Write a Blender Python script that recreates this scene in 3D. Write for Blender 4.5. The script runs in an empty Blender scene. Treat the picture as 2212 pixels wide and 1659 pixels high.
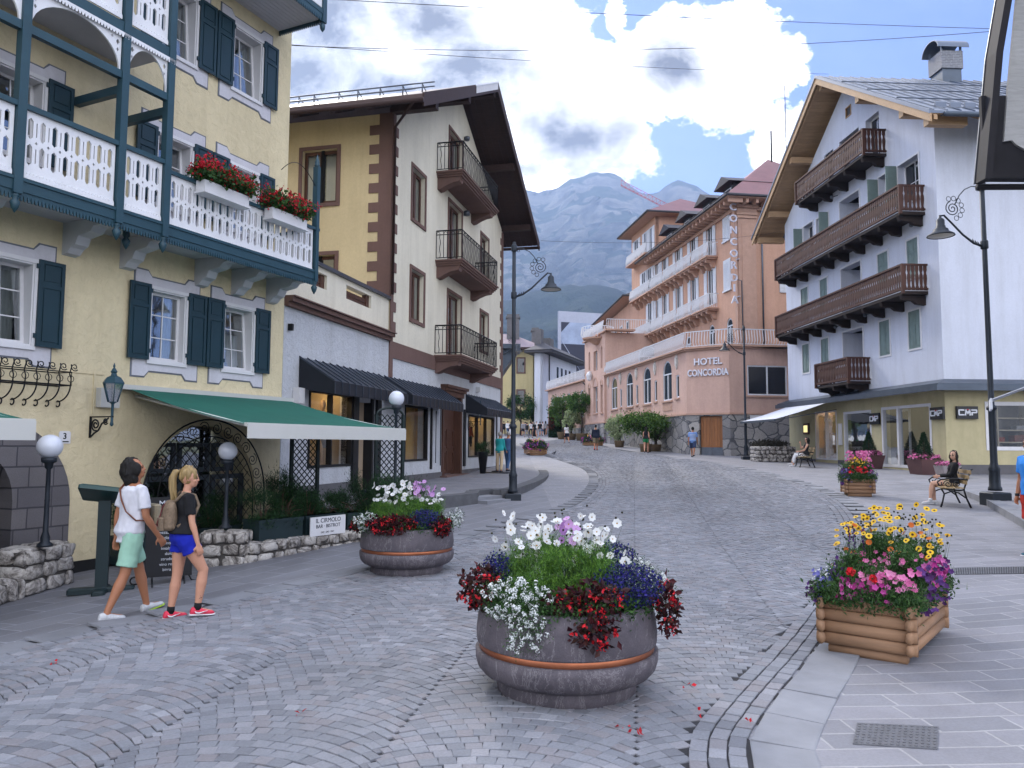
import bpy, math, random
import numpy as np
from mathutils import Vector, Matrix
from mathutils.geometry import tessellate_polygon
random.seed(7); RNG=np.random.default_rng(7)
sc=bpy.context.scene; COL=sc.collection
pi=math.pi
# ---------------------------------------------------------------- camera geometry (picture units: 2212 wide view)
H=1.85; PITCH=math.radians(4.5); ROLL=0.005; FD=1659.2
cp,sp=math.cos(PITCH),math.sin(PITCH); cr,sr=math.cos(ROLL),math.sin(ROLL)
U0=(0,-sp,cp); F0=(0,cp,sp)
RR=tuple((1,0,0)[i]*cr+U0[i]*sr for i in range(3)); UU=tuple(U0[i]*cr-(1,0,0)[i]*sr for i in range(3))
def ray(px,py):
    a=(px-1106)/FD; b=-(py-829.6)/FD
    return tuple(RR[i]*a+UU[i]*b+F0[i] for i in range(3))
def atY(px,py,Y):
    d=ray(px,py); t=Y/d[1]; return (d[0]*t,Y,H+d[2]*t)
def ss(a,b,x):
    t=min(1,max(0,(x-a)/(b-a))); return t*t*(3-2*t)
def g(x,y):
    t=y-11.5
    r=.038*(t if t>3 else ((t+3)**2/12 if t>-3 else 0))
    if y>95: r=.038*83.5+(r-.038*83.5)*.25
    return r+.24*ss(3,8,x)*(1-ss(24,44,y))-.2*ss(3,6.5,-x)*(1-ss(14,22,y))
def terr(x,y): return .50+.016*(y-16)
def hit(px,py,f=g):
    d=ray(px,py); s=.05; t=1.5
    while t<400:
        if H+d[2]*t<f(d[0]*t,d[1]*t):
            a,b=t-s,t
            for _ in range(25):
                m=(a+b)/2
                if H+d[2]*m<f(d[0]*m,d[1]*m): b=m
                else: a=m
            return (d[0]*a,d[1]*a,H+d[2]*a)
        t+=s
class PL:
    "vertical plane; at(u,d,z): u along, d outward"
    def __init__(s,x,y,dx,dy,side):
        n=math.hypot(dx,dy); s.o=(x,y); s.d=(dx/n,dy/n); s.n=(s.d[1]*side,-s.d[0]*side)
    def at(s,u,d,z): return (s.o[0]+s.d[0]*u+s.n[0]*d, s.o[1]+s.d[1]*u+s.n[1]*d, z)
    def px(s,px,py,off=0):
        r=ray(px,py); ox,oy=s.o[0]+s.n[0]*off,s.o[1]+s.n[1]*off
        t=(ox*s.n[0]+oy*s.n[1])/(r[0]*s.n[0]+r[1]*s.n[1])
        return ((r[0]*t-ox)*s.d[0]+(r[1]*t-oy)*s.d[1], H+r[2]*t)
    def m(s,d=0): return lambda a,b,t: s.at(a,t+d,b)
# ---------------------------------------------------------------- mesh builder
class MB:
    def __init__(s): s.ch=[]; s.n=0
    def add(s,V,F,mi=0,sm=False):
        V=np.asarray(V,dtype=np.float64).reshape(-1,3)
        if isinstance(F,np.ndarray): groups=[F]
        else:
            dd={}
            for f in F: dd.setdefault(len(f),[]).append(f)
            groups=[np.array(x) for x in dd.values()]
        s.ch.append((V,[(G+s.n,mi,sm) for G in groups])); s.n+=len(V); return s
    def box8(s,P,mi=0):
        return s.add(P,[(0,3,2,1),(4,5,6,7),(0,1,5,4),(1,2,6,5),(2,3,7,6),(3,0,4,7)],mi)
    def box(s,x0,x1,y0,y1,z0,z1,mi=0,M=None):
        P=[(x0,y0,z0),(x1,y0,z0),(x1,y1,z0),(x0,y1,z0),(x0,y0,z1),(x1,y0,z1),(x1,y1,z1),(x0,y1,z1)]
        if M is not None: P=[tuple(M@Vector(p)) for p in P]
        return s.box8(P,mi)
    def pbox(s,P,u0,u1,z0,z1,d0,d1,mi=0):
        return s.box8([P.at(u0,d0,z0),P.at(u1,d0,z0),P.at(u1,d1,z0),P.at(u0,d1,z0),P.at(u0,d0,z1),P.at(u1,d0,z1),P.at(u1,d1,z1),P.at(u0,d1,z1)],mi)
    def bbox(s,x0,x1,y0,y1,z0,z1,b=.01,mi=0,M=None):
        "box with chamfered vertical+top edges"
        V=[];F=[]
        def ring(x0,x1,y0,y1,z,c): return [(x0+c,y0,z),(x1-c,y0,z),(x1,y0+c,z),(x1,y1-c,z),(x1-c,y1,z),(x0+c,y1,z),(x0,y1-c,z),(x0,y0+c,z)]
        R=[ring(x0,x1,y0,y1,z0,b),ring(x0,x1,y0,y1,z1-b,b),ring(x0+b,x1-b,y0+b,y1-b,z1,b)]
        for r in R: V+=r
        for k in range(2):
            for i in range(8): F.append((k*8+i,k*8+(i+1)%8,(k+1)*8+(i+1)%8,(k+1)*8+i))
        F.append(tuple(range(16,24))); F.append(tuple(range(7,-1,-1)))
        if M is not None: V=[tuple(M@Vector(p)) for p in V]
        return s.add(V,F,mi)
    def prism(s,outer,holes,mp,t0,t1,mi=0,sides=True):
        loops=[outer]+list(holes); pts=[p for l in loops for p in l]; n=len(pts)
        tris=tessellate_polygon([[Vector((p[0],p[1],0)) for p in l] for l in loops])
        V=[mp(p[0],p[1],t0) for p in pts]+[mp(p[0],p[1],t1) for p in pts]; F=[]
        for t in tris: F.append((t[0],t[1],t[2])); F.append((t[2]+n,t[1]+n,t[0]+n))
        if sides:
            o=0
            for l in loops:
                k=len(l)
                for i in range(k): F.append((o+i,o+(i+1)%k,o+(i+1)%k+n,o+i+n))
                o+=k
        return s.add(V,F,mi)
    def tube(s,pts,r,n=6,mi=0,sm=True,closed=False,flat=1.0):
        P=[Vector(p) for p in pts]; k=len(P)
        rr=r if isinstance(r,(list,tuple)) else [r]*k
        V=[];F=[]; prev=None
        for i in range(k):
            if closed: t=P[(i+1)%k]-P[i-1]
            else: t=P[min(i+1,k-1)]-P[max(i-1,0)]
            if t.length<1e-9: t=Vector((0,0,1))
            t.normalize()
            if prev is None:
                a=Vector((0,0,1)) if abs(t.z)<.9 else Vector((1,0,0))
                a=(a-t*a.dot(t)).normalized()
            else:
                a=prev-t*prev.dot(t)
                a=a.normalized() if a.length>1e-6 else prev
            prev=a; b=t.cross(a)
            for j in range(n):
                w=2*pi*j/n; V.append(tuple(P[i]+(a*math.cos(w)+b*math.sin(w)*flat)*rr[i]))
        m=k if closed else k-1
        for i in range(m):
            for j in range(n):
                q=(i+1)%k; F.append((i*n+j,i*n+(j+1)%n,q*n+(j+1)%n,q*n+j))
        if not closed: F.append(tuple(range(n-1,-1,-1))); F.append(tuple((k-1)*n+j for j in range(n)))
        return s.add(V,F,mi,sm)
    def lathe(s,prof,c=(0,0,0),n=24,mi=0,sm=True,cap=True):
        V=[];F=[];k=len(prof)
        for r,z in prof:
            for j in range(n):
                w=2*pi*j/n; V.append((c[0]+r*math.cos(w),c[1]+r*math.sin(w),c[2]+z))
        for i in range(k-1):
            for j in range(n): F.append((i*n+j,i*n+(j+1)%n,(i+1)*n+(j+1)%n,(i+1)*n+j))
        if cap: F.append(tuple(range(n-1,-1,-1))); F.append(tuple((k-1)*n+j for j in range(n)))
        return s.add(V,F,mi,sm)
    def ball(s,c,r,n=12,mi=0,rz=None):
        rz=rz or r; k=n//2
        return s.lathe([(max(1e-4,r*math.sin(pi*i/k)),-rz*math.cos(pi*i/k)) for i in range(k+1)],c,n,mi)
    def arrays(s):
        V=np.concatenate([c[0] for c in s.ch]) if s.ch else np.zeros((0,3))
        return V
    def mesh(s,name,inv=None):
        me=bpy.data.meshes.new(name); V=s.arrays()
        if inv is not None:
            A=np.array(inv); V=V@A[:3,:3].T+A[:3,3]
        L=[];LS=[];MI=[];SM=[];o=0
        for _,gs in s.ch:
            for G,mi,sm in gs:
                k=G.shape[1]; L.append(G.ravel()); LS.append(o+np.arange(len(G))*k); o+=len(G)*k
                MI.append(np.full(len(G),mi)); SM.append(np.full(len(G),sm))
        me.vertices.add(len(V)); me.vertices.foreach_set('co',V.ravel())
        if L:
            L=np.concatenate(L).astype(np.int32); LS=np.concatenate(LS).astype(np.int32)
            me.loops.add(len(L)); me.loops.foreach_set('vertex_index',L)
            me.polygons.add(len(LS)); me.polygons.foreach_set('loop_start',LS)
            me.polygons.foreach_set('material_index',np.concatenate(MI).astype(np.int32))
            me.polygons.foreach_set('use_smooth',np.concatenate(SM).astype(bool))
        me.update(calc_edges=True); me.validate(); return me
RM={}
def props(o,label=None,cat=None,group=None,kind=None):
    if label: o['label']=label
    if cat: o['category']=cat
    if group: o['group']=group
    if kind: o['kind']=kind
    return o
def thing(name,label,cat,loc=(0,0,0),rz=0,group=None):
    o=bpy.data.objects.new(name,None); COL.objects.link(o); o.location=loc; o.rotation_euler=(0,0,rz); o.empty_display_size=.2
    props(o,label,cat,group); RM[o.name]=Matrix.Translation(loc)@Matrix.Rotation(rz,4,'Z'); return o
def part(name,mb,mats,parent=None,label=None,local=False,me=None,split=0):
    if split:
        o=None
        for i in range(0,len(mb.ch),split):
            q=MB()
            for V,gs in mb.ch[i:i+split]:
                base=min(G.min() for G,_,_ in gs); q.ch.append((V,[(G-base+q.n,a,b) for G,a,b in gs])); q.n+=len(V)
            p=part(name,q,mats,parent,label,local); o=o or p
        return o
    inv=None
    if parent is not None and not local: inv=RM[parent.name].inverted()
    if me is None: me=mb.mesh(name,inv)
    for m in (mats if isinstance(mats,(list,tuple)) else [mats]): me.materials.append(m)
    o=bpy.data.objects.new(name,me); COL.objects.link(o)
    if parent is not None: o.parent=parent; RM[o.name]=RM[parent.name]
    if label: o['label']=label
    return o
def solo(name,mb,mats,label=None,cat=None,loc=None,group=None,kind=None):
    if loc is None:
        V=mb.arrays(); a=V.min(0); b=V.max(0); loc=((a[0]+b[0])/2,(a[1]+b[1])/2,a[2])
    M=Matrix.Translation(loc); me=mb.mesh(name,M.inverted())
    for m in (mats if isinstance(mats,(list,tuple)) else [mats]): me.materials.append(m)
    o=bpy.data.objects.new(name,me); COL.objects.link(o); o.location=loc; RM[o.name]=M
    return props(o,label,cat,group,kind)
def dup(root,loc,rz=0,label=None,group=None,sc_=1.0):
    def rec(o,par):
        c=o.copy(); COL.objects.link(c)
        if par is not None: c.parent=par
        for ch in list(o.children): rec(ch,c)
        return c
    r=rec(root,None); r.location=loc; r.rotation_euler=(0,0,rz); r.scale=(sc_,)*3
    RM[r.name]=Matrix.Translation(loc)@Matrix.Rotation(rz,4,'Z')
    if label: r['label']=label
    if group: r['group']=group
    return r
# ---------------------------------------------------------------- materials
def lin(h):
    if isinstance(h,str):
        v=[int(h[i:i+2],16)/255 for i in (0,2,4)]
        return tuple((c/12.92 if c<=.04045 else ((c+.055)/1.055)**2.4) for c in v)
    return h
MC={}
class NT:
    def __init__(s,name):
        s.m=bpy.data.materials.new(name); s.m.use_nodes=True; s.t=s.m.node_tree; s.t.nodes.clear()
        s.out=s.n('ShaderNodeOutputMaterial')
    def n(s,t,**k):
        o=s.t.nodes.new(t)
        for a,b in k.items():
            if a.startswith('i_'):
                key=a[2:]; key=int(key) if key.isdigit() else key.replace('_',' ')
                o.inputs[key].default_value=b
            else: setattr(o,a,b)
        return o
    def l(s,a,b): s.t.links.new(a,b)
    def pos(s): return s.n('ShaderNodeNewGeometry').outputs['Position']
    def map(s,src,scale=(1,1,1),rot=(0,0,0),loc=(0,0,0)):
        m=s.n('ShaderNodeMapping'); m.inputs['Scale'].default_value=scale; m.inputs['Rotation'].default_value=rot; m.inputs['Location'].default_value=loc
        s.l(src,m.inputs['Vector']); return m.outputs[0]
    def noise(s,v,scale,detail=4,rough=.6,dist=0):
        n=s.n('ShaderNodeTexNoise'); n.inputs['Scale'].default_value=scale; n.inputs['Detail'].default_value=detail; n.inputs['Roughness'].default_value=rough; n.inputs['Distortion'].default_value=dist
        if v is not None: s.l(v,n.inputs['Vector'])
        return n.outputs['Fac']
    def ramp(s,f,stops,interp='LINEAR'):
        r=s.n('ShaderNodeValToRGB'); cr=r.color_ramp; cr.interpolation=interp
        while len(cr.elements)<len(stops): cr.elements.new(.5)
        for e,(p,c) in zip(cr.elements,stops): e.position=p; e.color=(*c,1) if len(c)==3 else c
        s.l(f,r.inputs[0]); return r.outputs[0]
    def mix(s,f,a,b,mode='MIX'):
        m=s.n('ShaderNodeMix',data_type='RGBA',blend_type=mode)
        for k,v in ((0,f),(6,a),(7,b)):
            if hasattr(v,'is_linked') or hasattr(v,'links'): s.l(v,m.inputs[k])
            elif k==0: m.inputs[0].default_value=v
            else: m.inputs[k].default_value=(*v,1)
        return m.outputs[2]
    def math(s,op,a,b=None,clamp=False):
        m=s.n('ShaderNodeMath',operation=op); m.use_clamp=clamp
        for k,v in ((0,a),(1,b)):
            if v is None: continue
            if hasattr(v,'links'): s.l(v,m.inputs[k])
            else: m.inputs[k].default_value=v
        return m.outputs[0]
    def pbr(s,col,rough=.8,metal=0,bump=None,bs=.3,bd=.02,spec=.5,**kw):
        b=s.n('ShaderNodeBsdfPrincipled')
        if hasattr(col,'links'): s.l(col,b.inputs['Base Color'])
        else: b.inputs['Base Color'].default_value=(*col,1)
        if hasattr(rough,'links'): s.l(rough,b.inputs['Roughness'])
        else: b.inputs['Roughness'].default_value=rough
        b.inputs['Metallic'].default_value=metal; b.inputs['Specular IOR Level'].default_value=spec
        for k,v in kw.items(): b.inputs[k.replace('_',' ')].default_value=v
        if bump is not None:
            q=s.n('ShaderNodeBump'); q.inputs['Strength'].default_value=bs; q.inputs['Distance'].default_value=bd
            s.l(bump,q.inputs['Height']); s.l(q.outputs[0],b.inputs['Normal'])
        s.l(b.outputs[0],s.out.inputs[0]); return b
def M(name,col,rough=.7,metal=0,vs=3,va=.18,bsc=None,bs=.3,bd=.01,spec=.4,stretch=(1,1,1),**kw):
    "plain surface with tone variation and optional fine relief"
    if name in MC: return MC[name]
    t=NT(name); c=lin(col); p=t.map(t.pos(),stretch)
    f=t.noise(p,vs,5,.65)
    cc=t.ramp(f,[(.3,tuple(x*(1-va) for x in c)),(.7,tuple(min(1,x*(1+va)) for x in c))])
    bump=t.noise(p,bsc,4,.6) if bsc else None
    t.pbr(cc,rough,metal,bump,bs,bd,spec,**kw); MC[name]=t.m; return t.m
def Mleaf(name,cols,rough=.6,trans=.25,**kw):
    if name in MC: return MC[name]
    t=NT(name); r=t.n('ShaderNodeNewGeometry').outputs['Random Per Island']
    n=len(cols); cc=t.ramp(r,[(i/(max(1,n-1)),lin(c)) for i,c in enumerate(cols)])
    b=t.pbr(cc,rough,spec=.3)
    tr=t.n('ShaderNodeBsdfTranslucent'); t.l(cc,tr.inputs[0]); mx=t.n('ShaderNodeMixShader'); mx.inputs[0].default_value=trans
    t.l(b.outputs[0],mx.inputs[1]); t.l(tr.outputs[0],mx.inputs[2]); t.l(mx.outputs[0],t.out.inputs[0]); MC[name]=t.m; return t.m
def Mglass(name,tint,transp=.6,rough=.03,fk=.9):
    if name in MC: return MC[name]
    t=NT(name); gl=t.n('ShaderNodeBsdfGlossy'); gl.inputs['Roughness'].default_value=rough; gl.inputs[0].default_value=(.9,.95,1,1)
    tr=t.n('ShaderNodeBsdfTransparent'); tr.inputs[0].default_value=(*tint,1)
    fr=t.n('ShaderNodeFresnel'); fr.inputs[0].default_value=1.5
    # slightly uneven old glass
    f=t.noise(t.pos(),1.7,2); q=t.n('ShaderNodeBump'); q.inputs['Strength'].default_value=.05; q.inputs['Distance'].default_value=.05
    t.l(f,q.inputs['Height']); t.l(q.outputs[0],gl.inputs['Normal'])
    a=t.math('MULTIPLY_ADD',fr.outputs[0],fk); a.node.inputs[2].default_value=1-transp; a.node.use_clamp=True
    mx=t.n('ShaderNodeMixShader'); t.l(a,mx.inputs[0]); t.l(tr.outputs[0],mx.inputs[1]); t.l(gl.outputs[0],mx.inputs[2]); t.l(mx.outputs[0],t.out.inputs[0]); MC[name]=t.m; return t.m
def Memit(name,col,s):
    if name in MC: return MC[name]
    t=NT(name); e=t.n('ShaderNodeEmission'); e.inputs[0].default_value=(*lin(col),1); e.inputs[1].default_value=s; t.l(e.outputs[0],t.out.inputs[0]); MC[name]=t.m; return t.m
def Mslab(name,rot,bw=.52,rh=.24,c1='7d7c80',c2='6c6c72',mort='a5a5aa',ms=.012,vert=False):
    if name in MC: return MC[name]
    t=NT(name); p=t.map(t.pos(),(1,1,1),(0,0,rot))
    if vert:
        sx=t.n('ShaderNodeSeparateXYZ'); t.l(t.pos(),sx.inputs[0]); cb_=t.n('ShaderNodeCombineXYZ'); t.l(t.math('ADD',sx.outputs[0],sx.outputs[1]),cb_.inputs[0]); t.l(sx.outputs[2],cb_.inputs[1]); p=cb_.outputs[0]
    w=t.n('ShaderNodeTexNoise'); w.inputs['Scale'].default_value=2.5; t.l(p,w.inputs['Vector'])
    v=t.n('ShaderNodeVectorMath',operation='MULTIPLY_ADD'); t.l(w.outputs['Color'],v.inputs[0]); v.inputs[1].default_value=(.02,.02,0); t.l(p,v.inputs[2])
    b=t.n('ShaderNodeTexBrick'); t.l(v.outputs[0],b.inputs['Vector']); b.offset=.5; b.squash=1.35; b.squash_frequency=3
    b.inputs['Color1'].default_value=(*lin(c1),1); b.inputs['Color2'].default_value=(*lin(c2),1); b.inputs['Mortar'].default_value=(*lin(mort),1)
    b.inputs['Scale'].default_value=1; b.inputs['Mortar Size'].default_value=ms; b.inputs['Mortar Smooth'].default_value=.3; b.inputs['Brick Width'].default_value=bw; b.inputs['Row Height'].default_value=rh; b.inputs['Bias'].default_value=0
    n1=t.noise(p,1.1,5,.7); n2=t.noise(p,45,3,.7)
    c=t.mix(.55,b.outputs['Color'],t.ramp(n1,[(.25,(.62,.60,.60)),(.75,(1.18,1.2,1.24))]),'MULTIPLY')
    c=t.mix(.35,c,t.ramp(n2,[(.3,(.7,.7,.7)),(.7,(1.25,1.25,1.25))]),'MULTIPLY')
    h=t.math('SUBTRACT',t.math('MULTIPLY',n2,.35),b.outputs['Fac'])
    t.pbr(c,t.ramp(n1,[(.3,(.55,)*3),(.7,(.8,)*3)]),0,h,.5,.01,.5); MC[name]=t.m; return t.m
def Mrubble(name,scale=2.2,cols=('8d8f94','6f7278','a3a4a6'),mort='9a9a9c',edge=.045,stretch=(1,1,1.3)):
    if name in MC: return MC[name]
    t=NT(name); p=t.map(t.pos(),stretch)
    w=t.n('ShaderNodeTexNoise'); w.inputs['Scale'].default_value=1.6; t.l(p,w.inputs['Vector'])
    v=t.n('ShaderNodeVectorMath',operation='MULTIPLY_ADD'); t.l(w.outputs['Color'],v.inputs[0]); v.inputs[1].default_value=(.35,.35,.35); t.l(p,v.inputs[2])
    a=t.n('ShaderNodeTexVoronoi',feature='DISTANCE_TO_EDGE'); a.inputs['Scale'].default_value=scale; t.l(v.outputs[0],a.inputs['Vector'])
    b=t.n('ShaderNodeTexVoronoi'); b.inputs['Scale'].default_value=scale; t.l(v.outputs[0],b.inputs['Vector'])
    sep=t.n('ShaderNodeSeparateColor'); t.l(b.outputs['Color'],sep.inputs[0])
    col=t.ramp(sep.outputs[0],[(i/(len(cols)-1),lin(c)) for i,c in enumerate(cols)])
    n=t.noise(p,14,4,.7); col=t.mix(.6,col,t.ramp(n,[(.3,(.6,)*3),(.7,(1.3,)*3)]),'MULTIPLY')
    e=t.ramp(a.outputs['Distance'],[(edge*.5,(0,0,0)),(edge,(1,1,1))])
    c=t.mix(e,lin(mort),col); h=t.math('ADD',t.math('MULTIPLY',n,.4),e)
    t.pbr(c,.85,0,h,.7,.04,.3); MC[name]=t.m; return t.m
def Mstucco(name,col,sc1=9,st=.5,bd=.02,va=.07):
    if name in MC: return MC[name]
    t=NT(name); p=t.pos(); c=lin(col)
    a=t.noise(p,sc1,6,.65,.6); b=t.noise(p,.55,4,.6)
    cc=t.ramp(b,[(.3,tuple(x*(1-va) for x in c)),(.7,tuple(min(1,x*(1+va)) for x in c))])
    s=t.noise(t.map(p,(1.6,1.6,.18)),1.4,5,.7); cc=t.mix(.45,cc,t.ramp(s,[(.33,(.78,.77,.75)),(.55,(1,1,1))]),'MULTIPLY')
    cc=t.mix(.3,cc,t.ramp(a,[(.35,(.82,.82,.82)),(.6,(1.05,)*3)]),'MULTIPLY')
    t.pbr(cc,.9,0,a,st,bd,.25); MC[name]=t.m; return t.m
def Mwood(name,col,va=.3,rough=.6,axis='z',s=14):
    st={'x':(.12,1,1),'y':(1,.12,1),'z':(1,1,.12)}[axis]
    if name in MC: return MC[name]
    t=NT(name); c=lin(col); tc=t.n('ShaderNodeTexCoord').outputs['Object']; p=t.map(tc,st)
    a=t.noise(p,s,5,.7,.4); b=t.noise(tc,.9,3)
    cc=t.ramp(a,[(.3,tuple(x*(1-va) for x in c)),(.7,tuple(min(1,x*(1+va)) for x in c))])
    cc=t.mix(.4,cc,t.ramp(b,[(.3,(.75,)*3),(.7,(1.15,)*3)]),'MULTIPLY')
    k=t.n('ShaderNodeNewGeometry').outputs['Random Per Island']; cc=t.mix(.4,cc,t.ramp(k,[(0,(.75,)*3),(1,(1.2,)*3)]),'MULTIPLY')
    t.pbr(cc,rough,0,a,.25,.005,.35); MC[name]=t.m; return t.m
# ---------------------------------------------------------------- text
def text_mesh(mb,txt,mp,size,depth=.02,mi=0,bold=False,cx=True,ex=1.0,ty=1.0):
    cu=bpy.data.curves.new('t','FONT'); cu.body=txt; cu.size=1; cu.resolution_u=3
    if bold: cu.offset=.018
    o=bpy.data.objects.new('t',cu); me=o.to_mesh()
    V=np.array([v.co[:] for v in me.vertices]); F=[tuple(p.vertices) for p in me.polygons]
    o.to_mesh_clear(); bpy.data.objects.remove(o); bpy.data.curves.remove(cu)
    if not len(V): return
    V[:,0]-=(V[:,0].max()+V[:,0].min())/2 if cx else V[:,0].min()
    V[:,0]*=size*ex; V[:,1]*=size*ty; n=len(V)
    W=[mp(x,y,depth) for x,y,_ in V]+[mp(x,y,0) for x,y,_ in V]
    from collections import Counter
    ec=Counter(); od={}
    for f in F:
        for i in range(len(f)):
            a,b=f[i],f[(i+1)%len(f)]; k=(min(a,b),max(a,b)); ec[k]+=1; od[k]=(a,b)
    FF=list(F)+[(od[k][0],od[k][1],od[k][1]+n,od[k][0]+n) for k,c in ec.items() if c==1]
    mb.add(W,FF,mi)
# ---------------------------------------------------------------- plants
def rnd_dirs(n,up=0):
    v=RNG.normal(size=(n,3)); v[:,2]+=up; return v/np.linalg.norm(v,axis=1)[:,None]
def leaf_quads(mb,C,size,mi=0,asp=.5,up=0,jit=.4):
    "diamond leaves at points C"
    n=len(C)
    if n==0: return
    a=rnd_dirs(n,up); b=np.cross(a,rnd_dirs(n)); b/=np.linalg.norm(b,axis=1)[:,None]+1e-9
    s=size*(1+RNG.uniform(-jit,jit,n))[:,None]; C=np.asarray(C)
    k=np.cross(a,b)*s*.12
    V=np.stack([C,C+a*s*.5+b*s*asp*.5+k,C+a*s,C+a*s*.5-b*s*asp*.5+k],1).reshape(-1,3)
    mb.add(V,np.arange(4*n).reshape(-1,4),mi)
def blades(mb,B,D,L,w,mi=0):
    n=len(B); D=D/np.linalg.norm(D,axis=1)[:,None]; s=np.cross(D,rnd_dirs(n)); s/=np.linalg.norm(s,axis=1)[:,None]+1e-9
    L=np.broadcast_to(np.asarray(L,float),(n,))[:,None]
    V=np.stack([B-s*w,B+s*w,B+D*L],1).reshape(-1,3); mb.add(V,np.arange(3*n).reshape(-1,3),mi)
def flowers(mb,C,N,r,petals=5,notch=.55,cup=.25,mi=0,mc=None,rc=.3):
    n=len(C)
    if n==0: return
    C=np.asarray(C); N=N/np.linalg.norm(N,axis=1)[:,None]; a=np.cross(N,rnd_dirs(n)); a/=np.linalg.norm(a,axis=1)[:,None]+1e-9; b=np.cross(N,a)
    r=np.broadcast_to(np.asarray(r,float),(n,))[:,None]; k=petals*2; P=[C]
    for j in range(k):
        w=2*pi*j/k; q=1. if j%2==0 else notch
        P.append(C+(a*math.cos(w)+b*math.sin(w))*r*q+N*r*cup*(q))
    V=np.stack(P,1).reshape(-1,3); base=np.arange(n)[:,None]*(k+1)
    F=np.concatenate([np.concatenate([base,base+1+j,base+1+(j+1)%k],1) for j in range(k)])
    mb.add(V,F,mi)
    if mc is not None:
        P=[C+N*r*.12]
        for j in range(6):
            w=2*pi*j/6; P.append(C+(a*math.cos(w)+b*math.sin(w))*r*rc+N*r*(.1+cup*rc))
        V=np.stack(P,1).reshape(-1,3); base=np.arange(n)[:,None]*7
        mb.add(V,np.concatenate([np.concatenate([base,base+1+j,base+1+(j+1)%6],1) for j in range(6)]),mc)
def blob(n,c,r,shell=.0):
    v=rnd_dirs(n); q=RNG.uniform(shell,1,n)**(1/3 if shell==0 else .6)
    return np.asarray(c)+v*q[:,None]*np.asarray(r)
def clumps(n,c,r,k,cr_,shell=.5):
    "points in k clumps within an ellipsoid"
    cc=blob(k,c,r,shell); w=RNG.integers(0,k,n)
    return cc[w]+RNG.normal(size=(n,3))*cr_
def spiral(c,r0,r1,a0,turns,mp,n=22):
    "spiral points mapped by mp(a,b)"
    return [mp(c[0]+(r0+(r1-r0)*t)*math.cos(a0+turns*2*pi*t),c[1]+(r0+(r1-r0)*t)*math.sin(a0+turns*2*pi*t)) for t in [i/n for i in range(n+1)]]
def arc_pts(cx,cz,r,a0,a1,n=14,rz=None):
    rz=rz or r
    return [(cx+r*math.cos(a0+(a1-a0)*i/n),cz+rz*math.sin(a0+(a1-a0)*i/n)) for i in range(n+1)]
def rect(u0,u1,z0,z1): return [(u0,z0),(u1,z0),(u1,z1),(u0,z1)]
EXPO=0.78; SKY_STR=.15; SUN_E=2.3
CLOUD_W=(1.9,1.88,1.86); CLOUD_G=(.12,.09,.03); SKY_TINT=(.64,.64,.95); REAR_FILL=(1.6,1.63,1.78)
HAZE_COL=(.40,.57,.92,1); HAZE_D=.00022
# ================================================================ camera, light, air
cam=bpy.data.cameras.new('camera'); co=bpy.data.objects.new('camera',cam); COL.objects.link(co); sc.camera=co
cam.sensor_fit='HORIZONTAL'; cam.sensor_width=36; cam.lens=36*FD/2212; cam.clip_start=.05; cam.clip_end=20000
co.matrix_world=Matrix(((RR[0],UU[0],-F0[0],0),(RR[1],UU[1],-F0[1],0),(RR[2],UU[2],-F0[2],H),(0,0,0,1)))
sc.view_settings.view_transform='Standard'; sc.view_settings.look='None'; sc.view_settings.exposure=EXPO; sc.view_settings.gamma=1
sc.cycles.max_bounces=7; sc.cycles.diffuse_bounces=3; sc.cycles.glossy_bounces=3; sc.cycles.transparent_max_bounces=10; sc.cycles.volume_bounces=0
sc.cycles.caustics_reflective=False; sc.cycles.caustics_refractive=False; sc.cycles.sample_clamp_indirect=6
sc.cycles.use_denoising=True
SUN_EL=math.radians(36); SUN_AZ=math.radians(-22)   # azimuth from +Y toward +X
w=bpy.data.worlds.new('World'); sc.world=w; w.use_nodes=True; T=w.node_tree; T.nodes.clear()
class WN(NT):
    def __init__(s): s.t=T
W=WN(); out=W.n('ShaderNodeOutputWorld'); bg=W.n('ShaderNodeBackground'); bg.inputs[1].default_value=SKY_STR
sky=W.n('ShaderNodeTexSky'); sky.sky_type='NISHITA'; sky.sun_disc=False; sky.sun_elevation=SUN_EL; sky.sun_rotation=SUN_AZ; sky.altitude=1200; sky.air_density=1.0; sky.dust_density=.6; sky.ozone_density=2.2
tc=W.n('ShaderNodeTexCoord').outputs['Generated']; sp_=W.n('ShaderNodeSeparateXYZ'); W.l(tc,sp_.inputs[0])
yy=W.math('MAXIMUM',W.math('ABSOLUTE',sp_.outputs[1]),.12)
cx=W.math('DIVIDE',sp_.outputs[0],yy); cz=W.math('DIVIDE',sp_.outputs[2],yy)
cmb=W.n('ShaderNodeCombineXYZ'); W.l(cx,cmb.inputs[0]); W.l(cz,cmb.inputs[1]); PV=cmb.outputs[0]
wn=W.n('ShaderNodeTexNoise'); wn.inputs['Scale'].default_value=5.5; wn.inputs['Detail'].default_value=6; wn.inputs['Roughness'].default_value=.62; W.l(PV,wn.inputs['Vector'])
vm=W.n('ShaderNodeVectorMath',operation='SUBTRACT'); W.l(wn.outputs['Color'],vm.inputs[0]); vm.inputs[1].default_value=(.5,.5,.5)
vs_=W.n('ShaderNodeVectorMath',operation='SCALE'); W.l(vm.outputs[0],vs_.inputs[0]); vs_.inputs['Scale'].default_value=.13
va_=W.n('ShaderNodeVectorMath',operation='ADD'); W.l(vs_.outputs[0],va_.inputs[0]); W.l(PV,va_.inputs[1]); PW=va_.outputs[0]
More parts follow.
